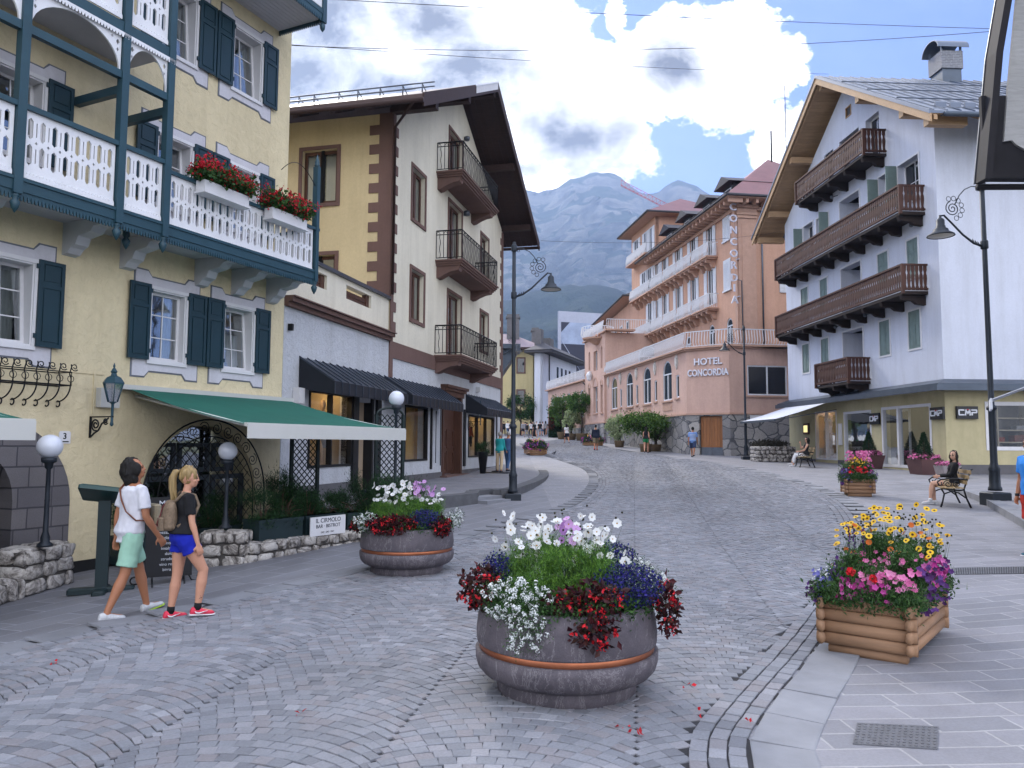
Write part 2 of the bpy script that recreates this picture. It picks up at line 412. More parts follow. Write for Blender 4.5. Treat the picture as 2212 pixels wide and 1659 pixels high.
def blobfield(lst):
    acc=None
    for (px,py,rx,ry,wt) in lst:
        d=ray(px,py); c=(d[0]/d[1],d[2]/d[1])
        m=W.map(PW,(FD/rx,FD/ry,0),(0,0,0),(-c[0]*FD/rx,-c[1]*FD/ry,0))
        ln=W.n('ShaderNodeVectorMath',operation='LENGTH'); W.l(m,ln.inputs[0])
        v=W.math('MULTIPLY',W.math('SUBTRACT',1,ln.outputs['Value']),wt)
        v=W.math('MAXIMUM',v,-1.1)
        acc=v if acc is None else W.n('ShaderNodeMath',operation='SMOOTH_MAX').outputs[0] if False else W.math('MAXIMUM',acc,v)
    return acc
F1=W.noise(W.map(PV,(1,1.35,1)),4.2,9,.62,.35); F2=W.noise(W.map(PV,(1,1.2,1),(0,0,0),(3.1,1.7,0)),11,6,.6,.3)
F3=W.noise(W.map(PV,(1,1.3,1),(0,0,0),(.4,5.7,0)),5,7,.6,.5)
clB=blobfield([(600,120,420,360,2.0),(900,60,360,320,2.0),(1090,170,270,230,1.6),(1010,270,260,150,1.3),(1290,230,150,200,1.0),(1240,330,190,95,1.0),(1400,215,150,60,.95),(1470,140,215,125,1.05),(1590,90,60,80,.85),(1668,160,62,55,.9),(1590,205,70,35,.55),(1695,300,60,75,.8),(1320,35,45,40,.75),(1080,380,160,60,.55),(640,420,300,120,.8),
  (-600,300,700,500,.9),(2900,100,500,250,.7),(1100,-900,700,450,.85),(2300,-700,500,300,.7)])
dens=W.math('ADD',W.math('ADD',clB,.10),W.math('MULTIPLY',W.math('SUBTRACT',F1,.5),2.6))
dens=W.math('ADD',dens,W.math('MULTIPLY',W.math('SUBTRACT',F2,.5),1.1))
alpha=W.ramp(dens,[(.04,(0,0,0)),(.22,(1,1,1))])
grB=blobfield([(720,40,170,130,1.2),(640,170,260,220,1.3),(905,25,160,90,1.2),(1010,130,170,100,1.2),(880,180,260,95,1.2),(1240,290,180,80,1.1),(1200,250,60,50,.8),(1470,115,110,80,1.15),(1300,20,1,1,.1),(-600,300,700,500,.8),(1100,-900,700,450,.8)])
gd=W.math('ADD',W.math('ADD',grB,W.math('MULTIPLY',W.math('SUBTRACT',F3,.5),2.6)),W.math('MULTIPLY',W.math('SUBTRACT',F2,.5),.9))
grey=W.ramp(W.math('ADD',gd,W.math('MULTIPLY',W.math('SUBTRACT',F2,.5),1.3)),[(-.0,(0,0,0)),(.28,(.62,.62,.62)),(1.0,(1,1,1))])
ccol=W.mix(grey,tuple(x/SKY_STR for x in CLOUD_W),tuple(x/SKY_STR for x in CLOUD_G))
# thin bright veil on the blue
veil=W.ramp(W.noise(W.map(PV,(1,1.6,1),(0,0,.3)),2.3,6,.7),[(.4,(0,0,0)),(.8,(.16,.16,.16))])
skyc=W.mix(1.0,sky.outputs[0],SKY_TINT,'MULTIPLY')
base=W.mix(veil,skyc,tuple(x/SKY_STR for x in (.75,.83,.95)))
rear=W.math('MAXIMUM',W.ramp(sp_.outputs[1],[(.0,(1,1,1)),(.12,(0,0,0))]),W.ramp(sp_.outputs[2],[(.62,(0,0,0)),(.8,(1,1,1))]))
Fr=W.noise(tc,2.2,6,.6,.3); rc=W.ramp(Fr,[(.36,tuple(x/SKY_STR*.45 for x in (.38,.55,.95))),(.5,tuple(x/SKY_STR for x in REAR_FILL))])  # bright cloud cover added out of view, behind and overhead, to light the facades
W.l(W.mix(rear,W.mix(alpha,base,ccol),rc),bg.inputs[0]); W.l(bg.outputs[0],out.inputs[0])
sun=bpy.data.lights.new('sun','SUN'); sun.energy=SUN_E; sun.angle=math.radians(14); sun.color=(1,.93,.82)
so=bpy.data.objects.new('sun',sun); COL.objects.link(so)
sd=Vector((math.sin(SUN_AZ)*math.cos(SUN_EL),math.cos(SUN_AZ)*math.cos(SUN_EL),math.sin(SUN_EL)))
so.rotation_euler=sd.to_track_quat('Z','Y').to_euler()
# ================================================================ ground
m_ground=M('ground_mat','5d6048',.95,vs=.05,va=.3,bsc=2)
xs=sorted(set([-4400,-3000,-2000,-1200,-700,-400,-250,-150,-100,-70,-50]+list(np.arange(-40,60.1,1.0))+[70,90,130,200,300,500,800,1400,2200,3200,4400]))
ys=sorted(set([-300,-100,-40,-20]+list(np.arange(-10,100.1,1.0))+[105,115,130,160,200,260,350,500,750,1100,1500,2000,2700,3800]))
def gg(x,y): return g(x,min(y,400))
def sheet(xs,ys,dz,f=gg,keep=None):
    mb=MB(); nx=len(xs); V=[(x,y,f(x,y)+dz) for y in ys for x in xs]; F=[]
    for j in range(len(ys)-1):
        for i in range(nx-1):
            if keep is None or keep((xs[i]+xs[i+1])/2,(ys[j]+ys[j+1])/2): a=j*nx+i; F.append((a,a+1,a+1+nx,a+nx))
    return mb.add(V,F,0,True)
solo('ground',sheet(xs,ys,-.01),m_ground,kind='structure')
m_pR=Mslab('slab_right',math.radians(-3),.56,.25,'828288','727379','939395',.011)
m_pL=Mslab('slab_left',math.radians(-62),.75,.42,'76777d','6a6b71','9799a0',.008)
sepx=lambda y: .6+.035*y
solo('pavement_east',sheet(list(np.arange(-2,40.1,1.0)),list(np.arange(-6,112.1,1.0)),.004,keep=lambda x,y: x>sepx(y)-.6),m_pR,kind='structure')
solo('pavement_west',sheet(list(np.arange(-30,8.1,1.0)),list(np.arange(-6,112.1,1.0)),.002,keep=lambda x,y: x<sepx(y)+1),m_pL,kind='structure')
# ---- road
Lpx=[(0,1418),(170,1372),(330,1338),(480,1308),(620,1275),(770,1243),(950,1183),(1100,1135),(1200,1110),(1262,1085),(1299,1045),(1285,1015),(1240,1000),(1184,984),(1150,970),(1130,958)]
Rpx=[(1590,1655),(1651,1538),(1765,1401),(1832,1280),(1866,1190),(1861,1139),(1826,1092),(1765,1057),(1660,1027),(1540,1000),(1420,986),(1330,972),(1262,957),(1225,948)]
EL=[hit(*p)[:2] for p in Lpx]; ER=[hit(*p)[:2] for p in Rpx]
EL=[(-7.6,.5),(-5.6,3.4)]+EL; ER=[(1.0,-.5),(1.15,2.0)]+ER
def smooth(pl,it=2):
    for _ in range(it):
        q=[pl[0]]
        for a,b in zip(pl,pl[1:]): q+= [(a[0]*.75+b[0]*.25,a[1]*.75+b[1]*.25),(a[0]*.25+b[0]*.75,a[1]*.25+b[1]*.75)]
        pl=q+[pl[-1]]
    return pl
EL=smooth(EL); ER=smooth(ER)
POLY=np.array(EL+ER[::-1])
def inpoly(X,Y,P=POLY):
    r=np.zeros(len(X),bool); n=len(P)
    for i in range(n):
        x1,y1=P[i]; x2,y2=P[i-1]
        if y1==y2: continue
        c=((y1>Y)!=(y2>Y))&(X<(x2-x1)*(Y-y1)/(y2-y1)+x1); r^=c
    return r
gv=np.vectorize(g)
m_base=M('road_joint','2c2c30',.95,vs=6,va=.3,bsc=60,bs=.5)
cells=[(i,j) for j in np.arange(-1,84,.25) for i in np.arange(-9,16,.25)]
cc=np.array(cells)+.125; keep=inpoly(cc[:,0],cc[:,1]); cc=cc[keep]-.125
V=np.stack([np.stack([cc[:,0]+a,cc[:,1]+b],1) for a,b in((0,0),(.25,0),(.25,.25),(0,.25))],1).reshape(-1,2)
Z=gv(V[:,0],V[:,1])+.010; mb=MB(); mb.add(np.column_stack([V,Z]),np.arange(len(V)).reshape(-1,4))
solo('road_bed',mb,m_base,kind='structure')
def stones(Q,zj=.006):
    "Q: (n,4,2) corner quads -> bevelled blocks"
    n=len(Q); c=Q.mean(1,keepdims=True); Q=Q+RNG.uniform(-.003,.003,Q.shape)
    top=c+(Q-c)*.93; z=gv(c[:,0,0],c[:,0,1]); hj=RNG.uniform(-zj,zj,n); tilt=RNG.uniform(-.03,.03,(n,2))
    zt=(z+.020+hj*.6)[:,None]+np.einsum('nkj,nj->nk',(top-c),tilt); zm=zt-.004; zb=np.repeat((z+.004)[:,None],4,1)
    mid=c+(Q-c)*.99
    P=np.concatenate([np.dstack([top,zt]),np.dstack([mid,zm]),np.dstack([Q,zb])],1).reshape(-1,3)
    b=np.arange(n)[:,None]*12; F=[b+np.array([[0,1,2,3]])]
    for k in range(4):
        q=(k+1)%4; F.append(b+np.array([[k,k+4,q+4,q]])); F.append(b+np.array([[k+4,k+8,q+8,q+4]]))
    return P,np.concatenate(F)
# segmental arcs
AX=math.radians(9); wc=1.50; R=wc*.70; pt=.110; sl=.106
ax=np.array([math.cos(AX),-math.sin(AX)]); ay=np.array([math.sin(AX),math.cos(AX)])
half=math.asin(wc/2/R); ns=int(2*half*R/sl)
Q=[]
for c in range(-14,16):
    for r in range(-40,int(84/pt)):
        xc=(c+.5)*wc; y0=r*pt-R*math.cos(half); off=(r%2)*.5
        th=(np.arange(ns+1)+ (off if off else 0))/ns*2*half-half; th=np.clip(th,-half,half); th=th+RNG.uniform(-.006,.006,len(th))
        if off: th=np.concatenate([[-half],th])
        for a,b in zip(th[:-1],th[1:]):
            if b-a<.02: continue
            m=(a+b)/2; sm,cm=math.sin(m),math.cos(m); c_=(xc+R*sm,y0+R*cm+pt/2); hl=(b-a)*R/2; hh=pt*cm/2; Q.append([(c_[0]+sx*hl*cm+sy*hh*sm,c_[1]-sx*hl*sm+sy*hh*cm) for sx,sy in ((-1,-1),(1,-1),(1,1),(-1,1))])
Q=np.array(Q); Q=Q@np.array([ax,ay]); c=Q.mean(1)
k=inpoly(c[:,0],c[:,1])&(c[:,1]>.6); Q=Q[k]; c=c[k]
# keep clear of the border rows
def dist_pl(P,pl):
    pl=np.array(pl); d=np.full(len(P),1e9)
    for a,b in zip(pl[:-1],pl[1:]):
        ab=b-a; t=np.clip(((P-a)@ab)/(ab@ab+1e-9),0,1); d=np.minimum(d,np.linalg.norm(P-(a+t[:,None]*ab),axis=1))
    return d
dd=np.minimum(dist_pl(c,EL),dist_pl(c,ER)); Q=Q[dd>.345]
cQ=Q.mean(1,keepdims=True); e1=Q[:,1]-Q[:,0]; e1/=np.linalg.norm(e1,axis=1)[:,None]; e2=np.stack([-e1[:,1],e1[:,0]],1); dQ=Q-cQ; a1=np.einsum('nkj,nj->nk',dQ,e1)[...,None]*1.005; a2=np.einsum('nkj,nj->nk',dQ,e2)[...,None]*.91; Q=cQ+a1*e1[:,None,:]+a2*e2[:,None,:]
B=[]
def rows(pl,side,offs,L,wd,out):
    pl=[np.array(p) for p in pl]; s=[0]
    for a,b in zip(pl,pl[1:]): s.append(s[-1]+np.linalg.norm(b-a))
    s=np.array(s); px=np.array([p[0] for p in pl]); py=np.array([p[1] for p in pl])
    for o in offs:
        q=RNG.uniform(0,L)
        while q+L<s[-1]:
            l=L*RNG.uniform(.85,1.15); pts=[]
            for w_ in (q+.006,q+l-.006):
                a=np.array([np.interp(w_,s,px),np.interp(w_,s,py)]); a2=np.array([np.interp(w_+.15,s,px),np.interp(w_+.15,s,py)]); a1=np.array([np.interp(w_-.15,s,px),np.interp(w_-.15,s,py)])
                t=(a2-a1)/np.linalg.norm(a2-a1); n=np.array([t[1],-t[0]])*side; pts.append((a,n))
            out.append([pts[0][0]+pts[0][1]*o,pts[1][0]+pts[1][1]*o,pts[1][0]+pts[1][1]*(o+wd),pts[0][0]+pts[0][1]*(o+wd)]); q+=l
rows(EL,1,(.01,.125,.24),.15,.105,B); rows(ER,-1,(.01,.125,.24),.15,.105,B)
Q=np.concatenate([Q,np.array(B)]); P_,F_=stones(Q); mb=MB(); mb.add(P_,F_)
def Mcobble():
    t=NT('cobble'); p=t.pos(); r=t.n('ShaderNodeNewGeometry').outputs['Random Per Island']
    c=t.ramp(r,[(0,lin('6c6e75')),(.3,lin('797c83')),(.6,lin('82848b')),(.85,lin('7c797d')),(1,lin('909299'))])
    n1=t.noise(p,.35,5,.65); n2=t.noise(p,60,3,.7)
    c=t.mix(.8,c,t.ramp(n1,[(.3,(.68,.68,.68)),(.7,(1.12,1.13,1.15))]),'MULTIPLY'); c=t.mix(.4,c,t.ramp(n2,[(.3,(.6,)*3),(.7,(1.3,)*3)]),'MULTIPLY')
    t.pbr(c,t.ramp(n1,[(.3,(.6,)*3),(.7,(.8,)*3)]),0,n2,.35,.004,.5); return t.m
solo('road',mb,Mcobble(),kind='structure')
B=[]; rows(EL,-1,(.01,),.62,.34,B); Q=np.array(B); 
P_,F_=stones(Q,.001); mb=MB(); mb.add(P_,F_); solo('road_edging_west',mb,M('edge_slab_west','74767c',.75,vs=1.3,va=.22,bsc=40,bs=.3,bd=.004),kind='structure'); mb=MB()
B=[]; rows(ER,1,(.01,),.62,.38,B); Q=np.array(B); P_,F_=stones(Q,.001); mb.add(P_,F_)
m_edge=M('edge_slab','7c7e84',.7,vs=1.3,va=.2,bsc=40,bs=.3,bd=.004)
solo('road_edging',mb,m_edge,kind='structure')
# ---- terrace in front of the shops
m_terr=Mslab('slab_terrace',math.radians(-13.4),.9,.35,'76767b','6b6b71','909196',.007)
m_tedge=M('terrace_edge','55565a',.8,vs=3,va=.25,bsc=25)
TP=[hit(*p,f=terr)[:2] for p in [(936,1077),(1030,1068)]]
TE=[(1085,1062),(1107,1059),(1150,1046),(1183,1031),(1184,1019),(1165,1010)]
TE=[hit(*p,f=terr)[:2] for p in TE]
step0=TP[1]; step1=TE[0]
edge=[(-4.95,16.6),(-3.3,15.6)]+TP+[(step0[0]+.0,step0[1]+.9),(step1[0]-.15,step1[1]+.65)]+smooth(TE,2)+[(.3,38)]
wallpts=[(-.6,37.5),(-5.1,17.0)]
TPoly=edge+wallpts
def tm(a,b,t): return (a,b,terr(a,b) if t>0 else g(a,b)-.3)
mb=MB(); mb.prism(TPoly,[],tm,-1,1,0,sides=True)
solo('terrace_paving',mb,m_terr,kind='structure')
mb=MB()
for a,b in zip(edge[:-2],edge[1:-1]):
    a=np.array(a);b=np.array(b); L=np.linalg.norm(b-a)
    if L<.05: continue
    t=(b-a)/L; n=np.array([t[1],-t[0]])
    P=[]
    for z0 in (0,1):
        for q,o in ((a,.03),(b,.03),(b,-.32),(a,-.32)):
            w_=q+n*o; P.append((w_[0],w_[1],(g(*w_)-.2) if z0==0 else terr(*w_)+.035))
    mb.box8(P)
solo('terrace_kerb',mb,m_tedge,kind='structure')
mb=MB()
a=np.array(step0);b=np.array(step1); t=(b-a)/np.linalg.norm(b-a); n=np.array([t[1],-t[0]])
for k in range(2):
    z1=g(*a)+ (terr(*a)-g(*a))*(k+1)/3
    o0,o1=(.32-.3*k),-.75
    P=[(*(q+n*o),z) for z in (g(*a)-.2,z1) for q,o in ((a+t*.02,o0),(b-t*.02,o0),(b-t*.02,o1),(a+t*.02,o1))]
    mb.box8(P)
solo('terrace_steps',mb,m_edge,kind='structure')
# ---- raised side pavement at the right
mb=MB(); c0=np.array((8.4,11.8)); c1=np.array((11.3,18.55)); c2=np.array((12.6,22.6))
PP=[tuple(c0),tuple(c1),tuple(c2),(30,24),(30,11)]
mb.prism(PP,[],lambda a,b,t:(a,b,g(a,b)+(.14 if t>0 else -.2)),-1,1)
solo('side_pavement',mb,m_pR,kind='structure')
mb=MB()
for a,b in ((c0,c1),(c1,c2)):
    N=8
    for i in range(N):
        p=a+(b-a)*(i+.01)/N; q=a+(b-a)*(i+.99)/N; t=(b-a)/np.linalg.norm(b-a); n=np.array([-t[1],t[0]])
        mb.box8([(*(x+n*o),g(*x)+z) for z in (-.1,.15) for x,o in ((p,.03),(q,.03),(q,-.22),(p,-.22))])
solo('side_kerb',mb,m_edge,kind='structure')
# ================================================================ mountains
def fbm2(x,y,o=6,seed=0):
    v=0;a=1;f=1
    for k in range(o):
        v+=a*(math.sin(x*f*1.7+seed+k*1.3+1.9*math.sin(y*f*1.1+k))*math.cos(y*f*1.3+seed*2+k*2.1+1.6*math.sin(x*f*.9-k))); a*=.55; f*=2.03
    return v
from mathutils import noise as mn
def ridged(p,o=7):
    return mn.ridged_multi_fractal(Vector(p),1.0,2.1,o,1.0,2.0)
prof=[(-900,520),(-300,420),(300,470),(800,440),(1085,400),(1120,402),(1143,412),(1157,416),(1162,420),(1198,407),(1230,387),(1274,374),(1290,370),(1299,373),(1318,369),(1337,380),(1350,396),(1375,412),(1401,422),(1423,414),(1445,398),(1470,393),(1496,398),(1515,409),(1546,424),(1700,450),(2100,430),(2600,480),(3200,540)]
def profz(px,pf,Yd):
    y=np.interp(px,[p[0] for p in pf],[p[1] for p in pf]); r=atY(px,y,Yd); return r
def mountain(pf,Y0,Y1,nc,nr,x0,x1,amp,fr,steep,z0=0):
    V=[];F=[]
    for j in range(nr+1):
        t=j/nr
        for i in range(nc+1):
            px=x0+(x1-x0)*i/nc; r=profz(px,pf,Y1); Yd=Y0+(Y1-Y0)*t; X=r[0]*(.75+.25*t)
            s=t**steep if steep>1 else t
            z=z0+(r[2]-z0)*s
            fade=math.sin(pi*min(1,t*1.0))**.6 if t<1 else 0
            q=ridged((X*fr,Yd*fr*.6,z*fr*.7)); q2=mn.fractal(Vector((X*fr*4,z*fr*5,Yd*fr)),.8,2.1,5)
            e=1 if t<1 else .1
            if j>=nr-6: z+=mn.fractal(Vector((X*.012,Yd*.004,3.3)),.8,2.1,5)*16*(1 if t==1 else .8)
            V.append((X+q2*amp*.35*fade,Yd-(q-1.0)*amp*1.3*fade,z+(q2*amp*.16)*(fade+.05)))
    for j in range(nr):
        for i in range(nc): a=j*(nc+1)+i; F.append((a,a+1,a+2+nc,a+1+nc))
    # back slope gives the massif real depth
    n0=len(V)
    for i in range(nc+1):
        v=V[nr*(nc+1)+i]; V.append((v[0],v[1]+700,z0-50))
    for i in range(nc): a=nr*(nc+1)+i; F.append((a,a+1,n0+i+1,n0+i))
    mb=MB(); mb.add(V,F,0,True); return mb
def Mrock():
    t=NT('cliff_rock'); p=t.pos(); ge=t.n('ShaderNodeNewGeometry'); sx=t.n('ShaderNodeSeparateXYZ'); t.l(ge.outputs['Normal'],sx.inputs[0])
    st=t.noise(t.map(p,(.4,.4,2.6),(.06,.03,0)),.011,7,.7,.4); a=t.noise(t.map(p,(1,1,.25)),.012,8,.72)
    rock=t.ramp(st,[(.32,lin('55524c')),(.48,lin('7d7972')),(.62,lin('8a857c')),(.75,lin('6f6b65'))])
    rock=t.mix(.7,rock,t.ramp(a,[(.38,(.38,.38,.42)),(.60,(1.1,1.08,1.05))]),'MULTIPLY')
    gr=t.noise(p,.008,6,.7); f=t.math('ADD',t.math('MULTIPLY',sx.outputs[2],1.3),t.math('SUBTRACT',gr,.95))
    c=t.mix(t.ramp(f,[(.25,(0,0,0)),(.45,(1,1,1))]),rock,lin('2a3528'))
    t.pbr(c,.95,0,t.math('ADD',st,a),.6,6,.1); return t.m
mm=mountain(prof,2250,3150,300,110,-900,3200,150,.0042,1.0,120)
solo('cliff_mountain',mm,Mrock(),kind='structure')
def Mforest():
    t=NT('forest_slope'); p=t.pos(); a=t.noise(p,.006,7,.7); b=t.noise(t.map(p,(1,1,.5)),.06,4,.7)
    c=t.ramp(a,[(.38,lin('151f18')),(.55,lin('1e2a20')),(.66,lin('2c3828')),(.74,lin('66675c'))])
    c=t.mix(.7,c,t.ramp(b,[(.3,(.5,)*3),(.7,(1.3,)*3)]),'MULTIPLY'); t.pbr(c,1,0,b,.8,12,.05); return t.m
pf2=[(-900,560),(0,600),(700,640),(1000,655),(1085,652),(1130,640),(1180,628),(1240,618),(1300,622),(1360,640),(1450,665),(1700,640),(2300,600),(3200,560)]
mm=mountain(pf2,1000,1750,200,50,-900,3200,60,.006,1.0,20)
solo('forest_hill',mm,Mforest(),kind='structure')
# ================================================================ air
mb=MB(); mb.box(-4600,4600,-340,3950,-60,1175)
t=NT('haze_air'); v=t.n('ShaderNodeVolumePrincipled'); v.inputs['Color'].default_value=HAZE_COL; v.inputs['Density'].default_value=HAZE_D; v.inputs['Anisotropy'].default_value=0.45
t.l(v.outputs[0],t.out.inputs[1])
bm_=mb; o=solo('haze',mb,t.m,kind='stuff')
# ================================================================ shared facade pieces
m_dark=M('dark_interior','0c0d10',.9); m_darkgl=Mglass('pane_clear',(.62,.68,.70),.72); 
m_glop=M('pane_dark','10151b',.06,vs=.8,va=.4,spec=.8,bsc=1.2,bs=.04,bd=.05); m_white=M('white_paint','cfcfd2',.5,vs=2,va=.06,bsc=30,bs=.1,bd=.003)
m_curt=M('curtain_cloth','c9c8c2',.9,vs=2,va=.08)
def frame_ring(mb,P,u0,u1,z0,z1,w,d0,d1,mi=0):
    mb.pbox(P,u0,u0+w,z0,z1,d0,d1,mi); mb.pbox(P,u1-w,u1,z0,z1,d0,d1,mi)
    mb.pbox(P,u0+w,u1-w,z0,z0+w,d0,d1,mi); mb.pbox(P,u0+w,u1-w,z1-w,z1,d0,d1,mi)
def curtain(mb,P,u0,u1,z0,z1,d,amp=.02,per=.09,drape=0):
    n=max(6,int((u1-u0)/per*4)); V=[];F=[]
    for i in range(n+1):
        u=u0+(u1-u0)*i/n; dd=d+amp*math.sin(u/per*2*pi)+amp*.4*math.sin(u*37)
        V+=[P.at(u,dd,z0),P.at(u,dd,z1)]
    for i in range(n): F.append((2*i,2*i+2,2*i+3,2*i+1))
    mb.add(V,F,0,True)
def window(bld,P,u0,u1,z0,z1,fm=None,pm=None,cols=2,rows=3,d=-.14,fw=.05,mw=.018,tilt=0,cur=None,name='window',mid=0,lab=None):
    fm=fm or m_white; pm=pm or m_darkgl
    mb=MB(); sh=lambda z: d-tilt*(z-z0)/(z1-z0)
    def bar(a,b,c,e,t0,t1):
        mb.box8([P.at(a,sh(c)+t0,c),P.at(b,sh(c)+t0,c),P.at(b,sh(c)+t1,c),P.at(a,sh(c)+t1,c),P.at(a,sh(e)+t0,e),P.at(b,sh(e)+t0,e),P.at(b,sh(e)+t1,e),P.at(a,sh(e)+t1,e)])
    bar(u0,u0+fw,z0,z1,-.03,.03); bar(u1-fw,u1,z0,z1,-.03,.03); bar(u0+fw,u1-fw,z0,z0+fw,-.03,.03); bar(u0+fw,u1-fw,z1-fw,z1,-.03,.03)
    if mid: bar((u0+u1)/2-mid/2,(u0+u1)/2+mid/2,z0+fw,z1-fw,-.032,.032)
    for i in range(1,cols): 
        if mid and i*2==cols: continue
        c=u0+(u1-u0)*i/cols; bar(c-mw/2,c+mw/2,z0+fw,z1-fw,-.01,.014)
    for j in range(1,rows): c=z0+(z1-z0)*j/rows; bar(u0+fw,u1-fw,c-mw/2,c+mw/2,-.008,.012)
    w=part(name,mb,fm,bld,lab)
    q=MB(); a,b,c,e=u0+fw*.6,u1-fw*.6,z0+fw*.6,z1-fw*.6
    q.add([P.at(a,sh(c),c),P.at(b,sh(c),c),P.at(b,sh(e),e),P.at(a,sh(e),e)],[(0,1,2,3)]); part('pane',q,pm,w)
    if cur:
        q=MB(); k,cz=cur
        if k=='full': curtain(q,P,u0+.02,u1-.02,z0,z1,d-.12-tilt)
        elif k=='sides':
            curtain(q,P,u0+.02,u0+(u1-u0)*.36,z0,z1,d-.12-tilt); curtain(q,P,u1-(u1-u0)*.36,u1-.02,z0,z1,d-.12-tilt)
        elif k=='half': curtain(q,P,u0+.02,u1-.02,z0,z0+(z1-z0)*cz,d-.12-tilt)
        part('curtain',q,m_curt,w)
    return w
def shutter(bld,P,u0,u1,z0,z1,mat,d=.05,hinge=1,parts=(.3,),th=.04,hm=None):
    mb=MB(); s=.055
    mb.pbox(P,u0,u1,z0,z1,d,d+th*.55); zz=[z0]+[z1-(z1-z0)*p for p in parts][::-1]+[z1]
    mb.pbox(P,u0,u0+s,z0,z1,d+th*.55,d+th); mb.pbox(P,u1-s,u1,z0,z1,d+th*.55,d+th)
    for i,z in enumerate(zz):
        a=z if i==0 else (z-s if i==len(zz)-1 else z-s/2); mb.pbox(P,u0+s,u1-s,a,a+s,d+th*.55,d+th)
    for a,b in zip(zz[:-1],zz[1:]): mb.pbox(P,u0+s+.03,u1-s-.03,a+s+.03,b-s-.02 if b==z1 else b-s,d+th*.55,d+th*.85)
    for z in (z0+.12,z1-.14):
        u=u0 if hinge>0 else u1; mb.pbox(P,u-.035*(1 if hinge>0 else -1) if hinge>0 else u,u if hinge>0 else u+.035,z,z+.07,.0,d+.035)
    return part('shutter',mb,mat,bld)
def sawtooth(u0,u1,z0,z1,per,depth,up=True):
    n=max(1,int(round((u1-u0)/per))); p=(u1-u0)/n; pts=[]
    if up:
        pts=[(u0,z0),(u1,z0)]
        for i in range(n): u=u1-i*p; pts+=[(u,z1-depth),(u-p*.35,z1),(u-p*.65,z1)]
        pts.append((u0,z1-depth))
    else:
        pts=[(u1,z1),(u0,z1)]
        for i in range(n): u=u0+i*p; pts+=[(u,z0+depth),(u+p*.3,z0),(u+p*.7,z0)]
        pts.append((u1,z0+depth))
    return pts
# ================================================================ yellow guest house
YW=PL(-6.84,11.8,.4226,.906,1)
m_yel=Mstucco('yellow_stucco','d3c6a4',7,.85,.035); m_trim=Mstucco('trim_lilac','c4c3ca',20,.15,.004,.04); m_line=M('trim_line','686c74',.9)
m_shut=M('shutter_green','13303a',.45,vs=2,va=.12,bsc=50,bs=.08,bd=.002); m_teal=M('teal_wood','25434f',.45,vs=3,va=.12,bsc=40,bs=.1,bd=.002)
m_arch=Mslab('arch_stone',0,.5,.3,'6b6768','5b585c','3c3b40',.014,vert=True); m_iron=M('wrought_iron','14161a',.55,metal=.3,vs=8,va=.2)
m_soff=M('soffit_grey','b7b8bd',.8,vs=2,va=.08); m_frwh=M('fretwork_white','d9dade',.5,vs=2,va=.05)
yb=thing('guest_house','yellow stucco guest house with teal balconies, dark green shutters and white window surrounds','house',(-6.84,11.8,-.3))
cols=dict(A=(-1.36,-.62),B=(1.40,2.16),C=(3.06,3.84)); rowsz=[(3.25,4.50),(6.0,7.28),(8.80,10.08)]
holes=[rect(a,b,c,d) for (a,b) in cols.values() for (c,d) in rowsz]
holes.append([( -2.0,-.12),(-.75,-.12)]+arc_pts(-1.375,1.0,.625,0,pi,12,.75)); holes.append([(1.42,.2)]+[(4.06,.2)]+arc_pts(2.74,.85,1.32,0,pi,20,1.32))
mb=MB(); mb.prism(rect(-9,4.74,-.5,13.2),holes,YW.m(),-.34,0); mb.pbox(YW,4.40,4.74,-.5,13.2,-9,-.34); part('wall',mb,m_yel,yb)
mb=MB(); mb.pbox(YW,-9,-2.8,-.5,-.0,.0,.03); mb.pbox(YW,.1,4.76,-.5,.02,.0,.03); part('plinth',mb,M('plinth_black','17181b',.8),yb,split=1)
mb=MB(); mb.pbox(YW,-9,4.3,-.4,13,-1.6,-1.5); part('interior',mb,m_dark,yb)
def surround(u0,u1,z0,z1,o=0):
    e=.10;k=.24
    return [(u0-o,z0-o),(u0+k+o*.4,z0-o),(u0+k+.09,z0+e-o),(u1-k-.09,z0+e-o),(u1-k-o*.4,z0-o),(u1+o,z0-o),(u1+o,z1+o),(u1-k-o*.4,z1+o),(u1-k-.09,z1-e+o),(u0+k+.09,z1-e+o),(u0+k+o*.4,z1+o),(u0-o,z1+o)]
for ci,(cn,(a,b)) in enumerate(cols.items()):
    for ri,(c,d) in enumerate(rowsz):
        hol=[rect(a,b,c,d)]
        mb=MB(); mb.prism(surround(a-.30,b+.30,c-.27,d+.29,.028),hol,YW.m(),.0,.008,0); mb.prism(surround(a-.30,b+.30,c-.27,d+.29),hol,YW.m(),.004,.02,1)
        part('surround',mb,[m_line,m_trim],yb)
        mb=MB(); frame_ring(mb,YW,a-.045,b+.045,c-.05,d+.05,.06,.01,.055); frame_ring(mb,YW,a-.01,b+.01,c-.012,d+.012,.045,-.24,.03); part('casing',mb,m_white,yb)
        window(yb,YW,a+.035,b-.035,c+.035,d-.03,tilt=(0 if (ci==1 and ri==0) else .10),d=-.13,cur=[('full',1),('sides',1),('half',.6)][(ci+ri)%3])
        shutter(yb,YW,a-.44,a-.03,c+.01,d+.06,m_shut,hinge=-1); shutter(yb,YW,b+.03,b+.43,c+.01,d+.06,m_shut,hinge=1)
# stone arch and its dark door
mb=MB(); out_=[(-2.85,-.3),(-2.2,-.3)]
mb.prism([(-2.85,-.3),(-1.975,-.3)]+[(-1.975,.95)]+arc_pts(-1.375,1.0,.60,pi,0,14,.74)+[(-.775,.95),(-.775,-.3),(.10,-.3)]+arc_pts(-1.375,.95,1.475,0,pi,22,1.32),[],YW.m(),.0,.035)

